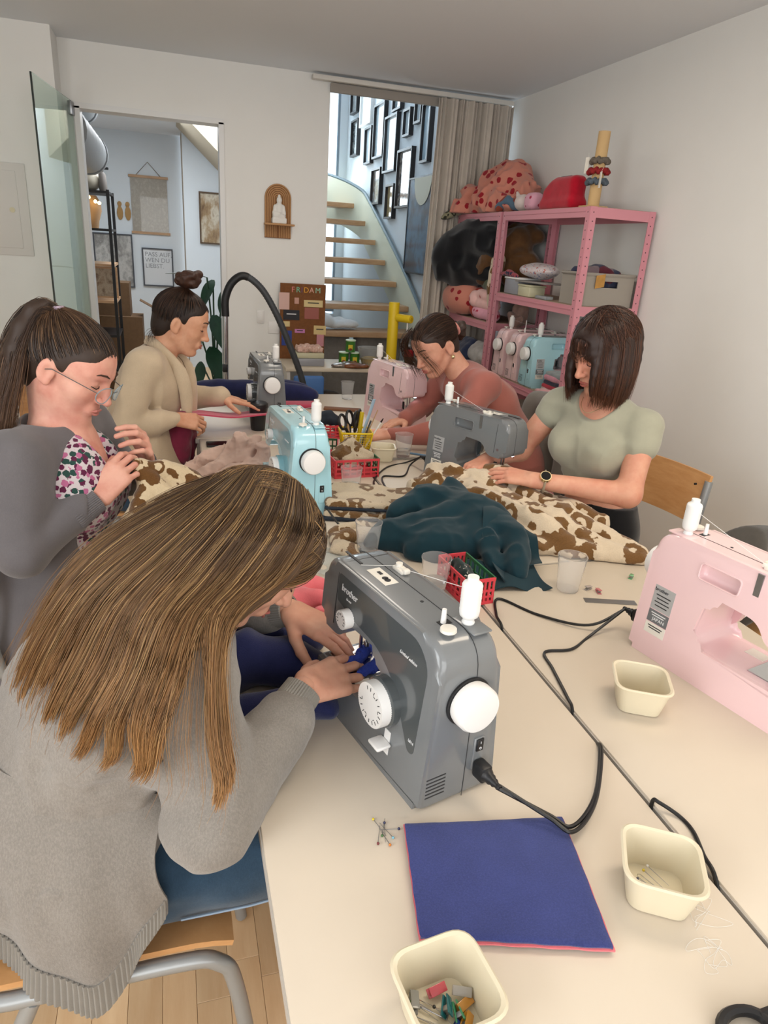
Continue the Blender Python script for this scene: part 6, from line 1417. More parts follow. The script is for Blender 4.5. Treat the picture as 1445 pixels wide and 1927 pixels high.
tool('knitting_needle', 'thin beige needle sticking out of yellow basket', 'needle', (.70, 2.56, T+.01), (.765, 2.55, T+.19), .0022, mat('pale_wood', '#b58f68', .6))
tool('pencil', 'blue pencil lying on table beside the grey back-turned machine', 'pencil', (.90, 2.575, T+.005), (1.01, 2.50, T+.005), .004, mat('pencil_blue', '#6d8fae', .4))
# mug, phone, brown strip, papers, thread scraps, scissors at the bottom edge
mg = thing('travel_mug', 'black lidded travel mug before the far grey machine', 'mug', (.345, 2.985, T)); MB().lathe([(.030, 0), (.033, .01), (.040, .10), (.040, .105)], 24).build('body', mat('mug_black', '#1d1e20', .35), mg); MB().lathe([(.043, .103), (.043, .118), (.036, .124)], 24).build('lid', M_blackpl, mg); MB().rbox((.012, 0, .131), (.04, .012, .016), .004, M=RY(-.3)).build('sip_tab', M_blackpl, mg)
ph = thing('phone', 'black phone lying on the table edge near cream fabric', 'phone', (.172, 2.745, T)); MB().rbox((0, 0, .004), (.125, .068, .008), .003).build('case', M_blackpl, ph); MB().rbox((0, 0, .0084), (.117, .06, .0008), .0003, 1).build('screen', mat('screen_off', '#0a0b0d', .08), ph)
bs = thing('leather_strip', 'brown leather strip lying near the pink machine', 'strip', (.815, 3.35, T)); MB().rbox((0, 0, .006), (.19, .05, .011), .003, M=RZ(-.28)).build('strip', mat('leather_brown', '#7c5236', .7, bump=.3), bs)
pp = thing('clear_bag', 'crumpled clear plastic sheet beside long hair and leopard piece', 'bag', (.36, 1.60, T))
def bag(u, v): return (-.06+.12*u, -.08+.17*v, .006+.006*math.sin(u*9+v*4)+.004*math.sin(v*13))
MB().sheet(bag, 16, 20, .001).build('sheet', mat('clear_film', '#eef2f2', .1, trans=.85, ior=1.05), pp)
random.seed(9)
for lab, c, s in (('loose white thread loops near the table gap, bottom right', (.605, .435), .03), ('thin white thread end beside the tub by table gap', (.63, .49), .035)):
    p_ = [(c[0], c[1], T+.0006)]
    for i in range(26): p_.append((c[0]+s*math.sin(i*.9+random.random())*(.4+random.random()*.6), c[1]+s*.8*math.cos(i*.63+random.random())*(.4+random.random()*.6), T+.0006+.0004*(i % 3)))
    o = MB().tube(bez(p_, 150), .00022, 4).build('thread_scrap', mat('thread_white', '#ecebe8', .7)); tag(o, lab, 'thread')
sc_ = thing('scissors', 'black handled scissors cut off by the bottom right corner', 'scissors', (.60, .335, T))
for dx, dy, rx, ry in ((-.025, .012, .030, .020), (.030, -.012, .034, .021)):
    MB().tube([(dx+rx*math.cos(a), dy+ry*math.sin(a), .008) for a in np.linspace(0, 6.28, 24)[:-1]], .0065, 8, True).build('handle', mat('scissor_#18181a', '#18181a', .4), sc_)
MB().tube([(.0, .020, .008), (.05, .022, .008), (.09, .008, .008)], .0065, 8).build('shank', mat('scissor_#18181a', '#18181a', .4), sc_)
MB().tube([(.062, -.006, .008), (.10, .004, .008)], .0065, 8).build('shank', mat('scissor_#18181a', '#18181a', .4), sc_)
for s in (-1, 1): MB().prism([(.08, .0), (.09, .014), (.21, .012+s*.004)], .006+s*.001, .008+s*.001).build('blade', M_steel, sc_)
# coats on the chairs behind
M_coat = fabric('grey_felt', '#77716a', .95, .06, 8, .3)
heap('grey_jacket', 'grey felt jacket hung over the chair of rose sweater woman', 'jacket', [([(1.735, 2.66, .86), (1.735, 2.85, .875), (1.735, 3.04, .865)], .035), ([(1.72, 2.66, .84), (1.715, 2.64, .70), (1.71, 2.62, .52)], [.04, .05, .04]), ([(1.72, 2.80, .84), (1.70, 2.80, .70), (1.70, 2.80, .52)], [.05, .05, .05]), ([(1.72, 3.0, .84), (1.71, 3.0, .70), (1.71, 3.0, .55)], [.05, .05, .05])], M_coat, .009, .05, ((.008, 12, 3),), zcut=None)
heap('grey_coat', 'dark grey coat lying beyond the pink machine at right', 'coat', [([(1.62, 1.50, .70), (1.72, 1.52, .72), (1.82, 1.50, .71)], [.05, .06, .05]), ([(1.65, 1.45, .60), (1.78, 1.46, .62)], .08)], fabric('charcoal_wool', '#4f4b46', .95, .1), .009, .03, ((.008, 14, 3), (.020, 7, 4, (1, .5, 1))), zcut=None)
heap('black_bag', 'black bag at the right photo edge beyond pink machine', 'bag', [([(1.90, 1.50, .70), (1.96, 1.48, .76), (2.02, 1.46, .70)], [.05, .06, .05]), ([(1.93, 1.48, .60), (2.03, 1.46, .6)], .08)], mat('bag_black', '#161617', .6, bump=.2), .009, .03, ((.008, 14, 5), (.018, 8, 4, (1, 1, .5))), zcut=None)
st_ = thing('bench', 'low wooden bench under the coats by the right wall', 'bench', (1.82, 1.47, 0)); MB().rbox((0, 0, .50), (.55, .30, .03), .005).build('seat', M_ply, st_)
for x in (-.24, .24):
    for y in (-.12, .12): MB().cyl((x, y, 0), (x, y, .49), .015).build('leg', M_tube, st_)
# ---------------------------------------------------------------- pink metal shelves
M_pink = mat('shelf_pink', '#d18d98', .35); M_board = mat('shelf_board', '#a58f7c', .8, var=.1); M_hole = mat('hole_dark', '#5c3a42', .7)
def metal_shelf(lab, y0, y1, levels, X0=1.9, X1=2.26, H=1.775):
    t = thing('metal_shelf', lab, 'shelf', ((X0+X1)/2, (y0+y1)/2, 0), 0, 'pink metal shelves'); W = X1-X0; L = y1-y0
    for sx in (-1, 1):
        for sy in (-1, 1):
            x, y = sx*W/2, sy*L/2; b = MB(); b.box((x, y-sy*.017, H/2), (.003, .034, H)); b.box((x-sx*.017, y, H/2), (.034, .003, H)); p = b.build('post', M_pink, t, smooth=False)
            b = MB()
            for i in range(44):
                z = .03+i*.04; b.cyl((x+sx*.0012, y-sy*.018, z), (x+sx*.002, y-sy*.018, z), .0035, n=6); b.cyl((x-sx*.018, y+sy*.0012, z), (x-sx*.018, y+sy*.002, z), .0035, n=6)
            k = b.build('post_holes', M_hole, p, smooth=False); k['kind'] = 'stuff'
    for z in levels:
        for s in (-1, 1):
            b = MB(); b.box((s*(W/2-.001), 0, z-.025), (.004, L-.006, .046)); b.box((s*(W/2+.002), 0, z-.02), (.004, L-.07, .006)); b.build('long_beam', M_pink, t, smooth=False)
            MB().box((0, s*(L/2-.001), z-.025), (W-.006, .004, .046)).build('short_beam', M_pink, t, smooth=False)
        MB().box((0, 0, z-.004), (W-.012, L-.012, .008)).build('shelf_board', M_board, t, smooth=False)
    return t
metal_shelf('pink metal shelf nearest the camera holding three sewing machines', 3.07, 4.0, (.35, .845, 1.325, 1.775))
metal_shelf('pink metal shelf in the corner crammed with rolled fabrics', 4.035, 4.70, (.35, .70, 1.135, 1.775))
for i, (src, y, lab, sl) in enumerate(((mF, 3.86, 'pale pink sewing machine on shelf, furthest from camera', 'thin white thread spool on the furthest shelf machine'), (mF, 3.68, 'pale pink sewing machine in the middle of three on shelf', None), (mB, 3.50, 'light blue sewing machine on the pink shelf', 'thin white thread spool on the light blue shelf machine'))):
    c = copy_tree(src); c.location = (2.085, y, .8455); c.rotation_euler = (0, 0, math.radians(181)); tag(c, lab)
    bpy.context.view_layer.update()
    if sl: place_spool(c, sl)
def sheap(name, lab, cat, folds, m, h=.008, k=.015, nz=((.008, 20, 1),), zc=None): return heap(name, lab, cat, folds, m, h, k, nz, zcut=zc)
M_heart = spots('heart_fleece', '#c98472', '#96202a', 17, .30, rnd=.55, warp=.02); M_heartr = spots('heart_fleece_red', '#a8392f', '#7c141c', 17, .3, rnd=.5)
M_cherry = spots('cherry_plush', '#e6b9b4', '#c05a5c', 15, .22, '#5c7a4a', rnd=.6); M_pinkheart = spots('pink_heart_plush', '#e2a2b4', '#b5304a', 17, .24, rnd=.6)
sheap('heart_blanket', 'big peach fleece with red hearts piled on top shelf', 'blanket', [([(2.03, 4.56, 1.82), (2.05, 4.48, 1.92), (2.08, 4.36, 1.96), (2.08, 4.20, 1.90), (2.08, 4.08, 1.83)], [.06, .10, .12, .10, .05]), ([(1.98, 4.60, 1.81), (1.97, 4.45, 1.84), (1.97, 4.25, 1.84), (1.98, 4.10, 1.81)], [.05, .07, .07, .04]), ([(1.96, 4.60, 1.82), (1.88, 4.62, 1.80), (1.84, 4.63, 1.72), (1.82, 4.64, 1.62)], [.05, .045, .03, .016]), ([(1.93, 4.60, 1.90), (1.92, 4.64, 1.95)], [.04, .02])], M_heart, .008, .03, ((.022, 8, 2, (1, 1, 1)), (.008, 20, 3, (1, 1, 1))), 1.777)
sheap('folded_scraps', 'blue and rust fabric scraps tucked under heart fleece', 'fabric', [([(1.93, 4.14, 1.80), (1.96, 4.08, 1.84), (2.0, 4.02, 1.80)], [.025, .03, .02])], spots('rust_blue', '#54697c', '#8a3f2e', 12, .42), .006, .01, ((.006, 30, 2),), 1.777)
sheap('olive_scrap', 'olive patterned fabric poking out at left of top shelf', 'fabric', [([(1.88, 4.66, 1.80), (1.82, 4.67, 1.77), (1.77, 4.68, 1.74)], [.03, .025, .008])], leopard('olive_leopard', '#8f8a70', '#3a3a30', 24), .006, .01, ((.005, 30, 2),))
pl_ = SDF((1.9, 3.88, 1.77), (2.12, 4.06, 1.92), .005); pl_.ell((2.0, 3.965, 1.828), (.05, .062, .046)).cap((1.985, 4.01, 1.865), (1.985, 4.03, 1.885), .014, .008).plane((0, 0, 1.777), (0, 0, -1))
tag(pl_.build('plush_mouse', fabric('plush_white', '#d8cac6', var=.04)), 'small white plush cushion with ears on top shelf', 'cushion')
pl_ = SDF((1.9, 3.74, 1.77), (2.12, 3.93, 1.92), .005); pl_.box((2.0, 3.835, 1.828), (.045, .058, .048), rad=.035).noise(.004, 20, 2).plane((0, 0, 1.777), (0, 0, -1))
tag(pl_.build('heart_cushion', spots('heart_cushion', '#d9a2b4', '#a8324c', 26, .22, rnd=.3, warp=.004)), 'small pink cushion with red hearts on top shelf', 'cushion')
rp = thing('red_pouch', 'bright red zip pouch standing on top shelf', 'pouch', (2.0, 3.52, 1.777))
g = SDF((1.88, 3.32, 1.76), (2.14, 3.74, 2.0), .006); g.box((2.0, 3.52, 1.855), (.045, .165, .082), rad=.035).box((2.0, 3.52, 1.80), (.05, .17, .025), rad=.02, k=.03).noise(.006, 12, 4).cap((1.96, 3.60, 1.95), (1.96, 3.72, 1.90), .02, .04, .03, 's').plane((0, 0, 1.7775), (0, 0, -1)); g.build('body', fabric('pouch_red', '#b3122a', .9, .12, 30, .5), rp)
MB().tube([(2.0, 3.40, 1.925), (2.0, 3.46, 1.934), (2.0, 3.56, 1.934), (2.0, 3.62, 1.922)], .006, 6).build('zip', mat('zip_navy', '#20263c', .6), rp, True); MB().rbox((1.962, 3.47, 1.905), (.003, .05, .026), .001).build('woven_tag', M_paper, rp, True)
tb = thing('cardboard_tube', 'upright cardboard tube with scrunchies on shelf corner', 'tube', (1.99, 3.20, 1.777)); MB().lathe([(.028, 0), (.028, .33), (.024, .33), (.024, .01)], 24).build('tube', mat('kraft_tube', '#c9a878', .8), tb)
MB().box((0, 0, .004), (.10, .10, .008)).build('base', mat('kraft_tube', '#c9a878', .8), tb, smooth=False)
for nm, z, col, r, lab in (('scrunchie', .205, '#6b6258', .034, 'beige and black ruffled scrunchie, upper on the cardboard tube'), ('scrunchie', .16, '#8c1f22', .040, 'red scrunchie in middle of the cardboard tube'), ('scrunchie', .115, '#56616b', .040, 'grey blue scrunchie, lowest on the cardboard tube')):
    b = MB(); b.tube([(1.99+(r+.004*math.sin(a*11))*math.cos(a), 3.20+(r+.004*math.sin(a*11))*math.sin(a), 1.777+z+.005*math.sin(a*7)) for a in np.linspace(0, 6.283, 90)[:-1]], [.012+.003*math.sin(i*1.3) for i in range(89)], 8, True); o = b.build(nm, mat('scr_'+col, col, .9, bump=.3, bscale=120), None); tag(o, lab, 'scrunchie', 'scrunchies on the tube')
for x, y, z, rz, lab in ((1.955, 3.255, 1.965, .4, 'white paper tag hanging left on the cardboard tube'), (1.965, 3.135, 1.895, -.2, 'white paper tag hanging right on the cardboard tube')):
    t = thing('price_tag', lab, 'tag', (x, y, z), rz); MB().box((0, 0, 0), (.002, .022, .07)).build('card', M_paper, t, smooth=False); MB().tube([(0, 0, .035), (.01, .005, .055)], .0006, 4).build('string', M_paper, t)
# middle shelf
M_bin = mat('bin_taupe', '#9c958b', .5)
bn = thing('storage_bin', 'taupe plastic bin with handle hole filled with fabrics', 'bin', (2.085, 3.20, 1.3255))
b = MB(); b.box((0, 0, .004), (.28, .20, .008))
for s in (-1, 1): b.box((s*.14, 0, .075), (.006, .21, .15)); 
b.box((0, .105, .075), (.28, .006, .15)); b.box((0, -.105, .045), (.28, .006, .09)); b.box((-.095, -.105, .105), (.09, .006, .03)); b.box((.095, -.105, .105), (.09, .006, .03)); b.box((0, -.105, .135), (.28, .006, .03))
b.build('body', M_bin, bn, smooth=False); b = MB(); b.tube([(x, y, .15) for x, y in rounded([(-.146, -.11), (.146, -.11), (.146, .11), (-.146, .11)], .01, 3)], .008, 6, True); b.build('rim', M_bin, bn)
sheap('bin_contents', 'mixed dark fabrics heaped in the taupe bin', 'fabric', [([(1.98, 3.18, 1.47), (2.06, 3.2, 1.485), (2.18, 3.2, 1.475)], [.03, .034, .03]), ([(1.98, 3.25, 1.475), (2.15, 3.25, 1.48)], .03), ([(2.0, 3.15, 1.44), (2.18, 3.16, 1.44)], .035)], spots('bin_mix', '#3b3f55', '#5d2733', 9, .45, '#7a6a70', '#4d6f86'), .006, .008, ((.01, 30, 2),))
o = MB().sheet(lambda u, v: (2.0+.05*u, 3.095-.012, 1.47-.06*v+.01*u), 4, 4, .003).build('fabric_corner', fabric('mustard', '#b98a4a')); tag(o, 'mustard fabric corner hanging over the taupe bin edge', 'fabric')
def pkg(name, lab, cat, c, d, m, r=.006, lid=None, rz=0):
    t = thing(name, lab, cat, (c[0], c[1], c[2]), rz); MB().rbox((0, 0, d[2]/2), d, r).build('body', m, t)
    if lid: MB().rbox((0, 0, d[2]+.004), (d[0]+.006, d[1]+.006, .01), .003).build('lid', lid, t)
    return t
Z1 = 1.3255
pkg('clear_box', 'clear plastic box at the back of middle shelf', 'box', (1.99, 3.83, Z1), (.14, .18, .085), mat('milky_plastic', '#b9bcc4', .25, trans=.4), lid=M_whitepl)
pkg('cream_tin', 'pale cream lidded tin on the middle shelf', 'tin', (1.96, 3.65, Z1), (.10, .14, .055), mat('tin_cream', '#c9c5a6', .4), lid=mat('tin_cream', '#c9c5a6', .4))
pkg('flat_book', 'flat grey folder lying on the tin', 'folder', (2.0, 3.60, Z1+.075), (.18, .30, .008), mat('folder_grey', '#8d8986', .6), .002, rz=.1)
pkg('small_blister', 'small clear blister pack on the shelf front', 'packet', (1.94, 3.46, Z1), (.05, .12, .018), mat('clear_plastic', '#c8ccd0', .15, trans=.6))
g = SDF((1.88, 3.50, 1.40), (2.16, 3.92, 1.54), .006); g.ell((2.02, 3.70, 1.465), (.095, .165, .045)).noise(.006, 14, 2); 
tag(g.build('packed_fabric', spots('berry_print', '#cfc4c6', '#b0503f', 52, .30, '#7d83a8', rnd=.9), relax=1), 'plastic wrapped fabric with small red berry print on middle shelf', 'fabric')
MATS['berry_print'].node_tree.nodes['Principled BSDF'].inputs['Coat Weight'].default_value = .8
sheap('striped_cloth', 'red and navy striped cloth edge on middle shelf', 'fabric', [([(1.92, 3.97, 1.43), (1.93, 3.88, 1.44), (1.94, 3.80, 1.425)], [.012, .018, .01])], spots('stripe_mix', '#9a4a52', '#2a2c46', 40, .4), .005, .006, ((.004, 40, 2),))
Z2 = .8455
for i, (c, z, lab) in enumerate((('#b5a49c', 0, 'beige cloth, lowest in folded stack on lower shelf'), ('#a8283a', .022, 'crimson cloth, second in folded stack on lower shelf'), ('#23243a', .044, 'navy cloth in the folded stack on lower shelf'), ('#c98a9a', .068, 'pink cloth near top of folded stack on lower shelf'), ('#8f9698', .088, 'grey cloth topmost in folded stack on lower shelf'))):
    g = SDF((1.86, 3.05, Z2+z-.02), (2.26, 3.44, Z2+z+.06), .006); g.box((2.06, 3.235, Z2+z+.014), (.13-.004*i, .11+.006*(i % 2), .0145), rad=.012, k=0).noise(.004, 16, i).plane((0, 0, Z2+.0005+z*.97), (0, 0, -1))
    tag(g.build('folded_cloth', fabric('fold_'+c, c)), lab, 'fabric', 'folded cloths on the lower shelf')
o = sheap('pink_scrap', 'pale pink scrap hanging over lower shelf front', 'fabric', [([(1.93, 3.20, .86), (1.91, 3.26, .862), (1.90, 3.32, .858)], [.014, .016, .012])], fabric('scrap_pink', '#d9a5a8'), .005, .006, ((.004, 40, 2),), .846)
# corner shelf
M_blackcl = fabric('black_fleece', '#15161a', .95, .2); M_browncl = fabric('brown_corduroy', '#5e4127', .95, .15)
sheap('black_fabric', 'huge black fabric bundle bulging from the corner shelf', 'fabric', [([(2.0, 4.22, 1.58), (1.96, 4.40, 1.62), (1.88, 4.53, 1.58), (1.80, 4.60, 1.50), (1.78, 4.62, 1.38)], [.10, .12, .11, .08, .03]), ([(2.05, 4.20, 1.48), (1.95, 4.42, 1.45), (1.84, 4.56, 1.42)], [.08, .11, .09])], M_blackcl, .01, .04, ((.012, 10, 2, (1, 1, 1)),))
sheap('brown_fabric', 'brown corduroy fabric in the corner shelf behind black bundle', 'fabric', [([(2.1, 4.12, 1.62), (2.02, 4.20, 1.58), (1.97, 4.28, 1.48), (1.96, 4.32, 1.40)], [.08, .09, .07, .05]), ([(2.15, 4.10, 1.50), (2.05, 4.14, 1.42)], .08), ([(2.18, 4.08, 1.66), (2.1, 4.30, 1.68)], .05)], M_browncl, .009, .02, ((.010, 14, 2, (1, 1, 1)),))
sheap('leopard_roll', 'narrow leopard fabric hanging in the corner shelf', 'fabric', [([(1.96, 4.12, 1.50), (1.94, 4.10, 1.42), (1.94, 4.11, 1.34), (1.95, 4.12, 1.24)], [.045, .04, .035, .03])], M_leo, .007, .01, ((.006, 30, 2),))
sheap('heart_roll', 'rolled peach fleece with red hearts in the corner shelf', 'fabric', [([(1.90, 4.60, 1.24), (1.92, 4.46, 1.25)], [.10, .105]), ([(1.90, 4.60, 1.33), (1.92, 4.42, 1.30)], .04)], M_heart, .008, .02, ((.006, 14, 2),), 1.137)
sheap('heart_roll_end', 'red heart fleece folded beside the peach roll', 'fabric', [([(1.98, 4.38, 1.26), (1.96, 4.36, 1.18)], [.07, .05])], M_heartr, .008, .02, ((.008, 20, 2),), 1.137)
sheap('cherry_blanket', 'pale pink cherry plush folded in corner shelf', 'fabric', [([(1.94, 4.27, 1.29), (1.96, 4.12, 1.275)], .038), ([(1.93, 4.30, 1.24), (1.96, 4.10, 1.225)], .036), ([(1.925, 4.32, 1.265), (1.925, 4.31, 1.25)], .045)], M_cherry, .007, .008, ((.006, 20, 3),), 1.137)
sheap('pink_heart_blanket', 'pink heart plush at bottom of corner shelf compartment', 'fabric', [([(1.94, 4.30, 1.18), (1.96, 4.10, 1.175)], .042)], M_pinkheart, .007, .008, ((.006, 20, 3),), 1.137)
sheap('khaki_scrap', 'khaki fabric behind the cherry plush', 'fabric', [([(2.0, 4.32, 1.36), (2.0, 4.16, 1.33)], .05)], fabric('khaki', '#59614a'), .008, .01, ((.008, 20, 3),))
sheap('beige_drape', 'beige rose blanket hanging behind the near shelf machines', 'fabric', [([(2.06, 4.04, 1.18), (2.06, 4.0, 1.14), (2.08, 3.95, 1.17)], [.03, .03, .02]), ([(2.12, 4.05, 1.22), (2.12, 4.05, 1.16)], .05)], fabric('beige_rose', '#a88a7e'), .007, .008, ((.01, 30, 2),))
for i, (c, y, z, lab) in enumerate((('#6d7682', 4.42, .80, 'grey blue cloth lying low in corner shelf'), ('#b9a7a6', 4.25, .76, 'pale rose cloth low in corner shelf'), ('#2d3550', 4.48, .90, 'navy patterned cloth in corner shelf'), ('#a9a5a2', 4.22, .90, 'light grey cloth in corner shelf'))):
    sheap('stored_cloth', lab, 'fabric', [([(1.95, y-.1, z), (1.96, y+.1, z+.01)], .06), ([(1.98, y-.08, z+.05), (1.98, y+.08, z+.05)], .04)], fabric('stored_'+c, c), .009, .012, ((.012, 24, i),), .702)
# ---------------------------------------------------------------- buddha niche on the wall
M_rattan = mat('rattan', '#b98c60', .7, bump=.2); bz = thing('arch_shelf', 'ribbed arch wall shelf of rattan wood beside the stair opening', 'wall shelf', (.69, 4.85, 1.545))
arch = [(-.085, 0), (.085, 0), (.085, .24)]+[(.085*math.cos(a), .24+.085*math.sin(a)) for a in np.linspace(.1, math.pi-.1, 14)]+[(-.085, .24)]
MB().prism(arch, 0, .012, M=RX(math.pi/2)).build('back_panel', mat('rattan_dark', '#8a5f3c', .8), bz)
for i in range(7):
    r = .081-i*.0115; MB().tube([(-r, -.014, .004)]+[(-r, -.014, .24)]+[(r*math.cos(a), -.014, .24+r*math.sin(a)) for a in np.linspace(math.pi-.1, .1, 16)]+[(r, -.014, .24), (r, -.014, .004)], .0048, 6).build('rib', M_rattan, bz)
MB().rbox((.004, -.05, .083), (.19, .085, .012), .003).build('ledge', M_rattan, bz)
bd = thing('buddha_figure', 'small white seated buddha statue on the arch shelf', 'statue', (.692, 4.797, 1.6345))
g = SDF((.60, 4.72, 1.63), (.78, 4.86, 1.86), .003); B = lambda x, y, z: (.692+x, 4.797+y, 1.6345+z)
g.box(B(0, 0, .016), (.046, .032, .017), rad=.006, k=.004); g.ell(B(0, 0, .045), (.044, .03, .02)); g.cap(B(-.03, -.018, .045), B(.025, -.024, .042), .013, .012); g.cap(B(0, 0, .06), B(0, .002, .10), .026, .024); g.cap(B(-.026, 0, .10), B(-.034, -.012, .062), .011, .009); g.cap(B(.026, 0, .10), B(.034, -.012, .062), .011, .009); g.ell(B(0, -.003, .137), (.017, .018, .022), k=.006); g.ell(B(0, 0, .162), .009, k=.006); g.cap(B(-.034, -.012, .062), B(0, -.03, .055), .009, .008)
g.build('figure', mat('plaster_white', '#e9e6e0', .7), bd)
# ---------------------------------------------------------------- sideboard with snacks below the stair opening
sb = thing('sideboard', 'narrow pale table with snacks in front of stair opening', 'table', (1.22, 4.62, 0))
MB().rbox((0, 0, .755), (1.06, .38, .025), .004).build('top', mat('birch', '#d8ccb8', .5), sb); 
for x in (-.51, .51): MB().box((x, 0, .37), (.022, .36, .742)).build('side_panel', mat('birch_white', '#dcd7cf', .5), sb, smooth=False)
MB().box((0, 0, .38), (.99, .34, .02)).build('shelf', mat('birch_white', '#dcd7cf', .5), sb, smooth=False)
Zs = .7685
cb = thing('notice_board', 'brown cork notice board with paper letters and cards', 'board', (.86, 4.80, Zs), 0)
MB().box((0, 0, .25), (.31, .014, .50)).build('board', mat('cork_brown', '#7b4e2b', .85, var=.15, vscale=60), cb, smooth=False)
for i, (ch, c) in enumerate((('F', '#e58a84'), ('R', '#7fc6a4'), ('I', '#6b4a7a'), ('D', '#e3a23c'), ('A', '#e7b3a0'), ('M', '#9fd0b4'))): text('letter', ch, .05, mat('letter_'+c, c, .7), TR((-.07, -.035, -.01, .02, .057, .10)[i], -.0085, .46)@RX(math.pi/2), cb)
for x, z, w, h, c, nm in ((.07, .375, .13, .045, '#d9c48e', 'card'), (-.08, .295, .11, .065, '#1c1a22', 'card'), (-.115, .235, .05, .035, '#d9c48e', 'card'), (.06, .31, .10, .075, '#a3645c', 'clear_packet'), (.12, .20, .085, .06, '#d9bf86', 'card'), (.125, .13, .05, .08, '#c98a94', 'card'), (-.02, .19, .07, .025, '#c77fb4', 'card'), (-.13, .385, .07, .11, '#d8b2a8', 'clear_packet'), (-.045, .39, .03, .04, '#c99a8a', 'card'), (-.11, .14, .07, .10, '#2c3f8c', 'card')):
    k = MB().box((x, -.0095, z), (w, .005, h)).build(nm, mat('card_'+c, c, .5 if nm == 'card' else .2), cb, smooth=False)
    if nm == 'card' and w > .06: MB().box((x, -.0125, z+h*.1), (w*.6, .001, .006)).build('print_line', M_ink if c != '#1c1a22' else M_wink, k, smooth=False)
def can(lab, x, y, z):
    t = thing('snack_can', lab, 'can', (x, y, z), 0, 'green snack cans'); MB().lathe([(.033, 0), (.0345, .003), (.0335, .006), (.0335, .07), (.0345, .074)], 22).build('tin', mat('can_green', '#3f7a2f', .35), t); MB().lathe([(.036, .073), (.036, .079), (.033, .081)], 22).build('lid', mat('can_lid', '#cfe0c4', .4), t)
    MB().box((-.008, -.0335, .035), (.03, .004, .03)).build('label_picture', mat('can_label', '#d8c23c', .5), t, smooth=False); MB().ball((-.008, -.036, .02), (.012, .003, .008)).build('label_mark', mat('can_red', '#7c2a22', .5), t)
can('green snack can stacked on top of the others', 1.165, 4.63, Zs+.0815); can('green snack can, left of the lower pair', 1.12, 4.63, Zs); can('green snack can, right of the lower pair', 1.197, 4.62, Zs)
cx_ = pkg('clear_container', 'clear lidded container full of pink wrapped items', 'container', (.862, 4.56, Zs), (.19, .14, .05), mat('milky_plastic', '#b9bcc4', .25, trans=.4))
pkg('cream_container', 'cream box stacked on the clear container', 'box', (.862, 4.56, Zs+.0505), (.185, .135, .035), mat('tin_cream', '#c9c5a6', .4))
g = SDF((.74, 4.46, .85), (.98, 4.66, .95), .005); g.box((.862, 4.56, .875), (.085, .06, .02), rad=.015).noise(.010, 60, 2).plane((0, 0, .8545), (0, 0, -1)); o = g.build('wrapped_sweets', spots('sweet_wrap', '#d9b4a4', '#efe0d8', 70, .3, '#b98a80')); tag(o, 'heap of shiny pink wrapped sweets in open box', 'sweets', kind='stuff')
bw = thing('clear_bowl', 'clear bowl of snacks beside yellow tap tower', 'bowl', (1.285, 4.56, Zs)); MB().lathe([(.045, .0), (.05, .004), (.085, .12), (.088, .122), (.082, .12), (.045, .008)], 28).build('bowl', mat('bowl_clear', '#e3e6e8', .12, trans=.8, ior=1.1), bw); MB().lathe([(.044, .006), (.06, .05), (.03, .065)], 20).build('filling', mat('snack_yellow', '#c9a13c', .7, bump=.8, bscale=80), bw)
for lab, x, y, c, rz in (('silver snack bag lying on the sideboard', 1.10, 4.50, '#8f8782', .4), ('brown pretzel bag lying on the sideboard', 1.15, 4.47, '#7a4a2c', -.2)):
    g = SDF((x-.14, y-.1, Zs-.01), (x+.14, y+.1, Zs+.06), .006); A = np.array([nrm((math.cos(rz), math.sin(rz), 0)), nrm((-math.sin(rz), math.cos(rz), 0)), (0, 0, 1)]); g.ell((x, y, Zs+.012), (.11, .055, .02), A).noise(.006, 30, 2).plane((0, 0, Zs+.0005), (0, 0, -1)); tag(g.build('snack_bag', mat('bag_'+c, c, .3, .5 if c == '#8f8782' else 0, var=.4, vscale=40)), lab, 'snack bag')
yt = thing('tap_tower', 'yellow tap tower with round base on the sideboard', 'dispenser', (1.42, 4.50, Zs)); MB().lathe([(.0, 0), (.075, 0), (.078, .012), (.072, .028), (.045, .034), (.036, .04), (.036, .425), (.034, .43), (.0, .432)], 32).build('column', M_yel, yt)
MB().lathe([(.026, 0), (.026, .11), (.024, .114), (.0, .114)], 24, M=TR(.02, -.03, .335)@RZ(.6)@RX(math.pi/2)).build('spout_arm', M_yel, yt); MB().lathe([(.012, 0), (.012, .003), (.009, .003)], 20, M=TR(.0845, -.1245, .335)@RZ(.6)@RX(math.pi/2)).build('arm_badge', mat('yellow_dark', '#c9a514', .4), yt); MB().cyl((.068, -.10, .31), (.068, -.10, .25), .005).build('nozzle', M_whitepl, yt)
for lab, x, y, c, cap in (('cola bottle with red label on the sideboard', 1.565, 4.55, '#1d120e', '#5c1d22'), ('clear bottle with yellow cap on the sideboard', 1.615, 4.50, '#8a8f90', '#d8b43a'), ('clear bottle with pink cap behind the rose sweater woman', 1.69, 4.55, '#b9c0c4', '#d98aa0')):
    t = thing('drink_bottle', lab, 'bottle', (x, y, Zs)); MB().lathe([(.0, 0), (.030, 0), (.033, .01), (.033, .13), (.028, .17), (.012, .21), (.011, .225)], 20).build('bottle', mat('btl_'+c, c, .1, coat=.5, trans=.0 if c == '#1d120e' else .6), t); MB().cyl((0, 0, .222), (0, 0, .242), .0135, n=14).build('cap', mat('cap_'+cap, cap, .4), t)
    if c == '#1d120e': MB().lathe([(.0336, .07), (.0336, .12)], 20, cap0=False, cap1=False).build('label_band', mat('label_red', '#a01f28', .5), t)
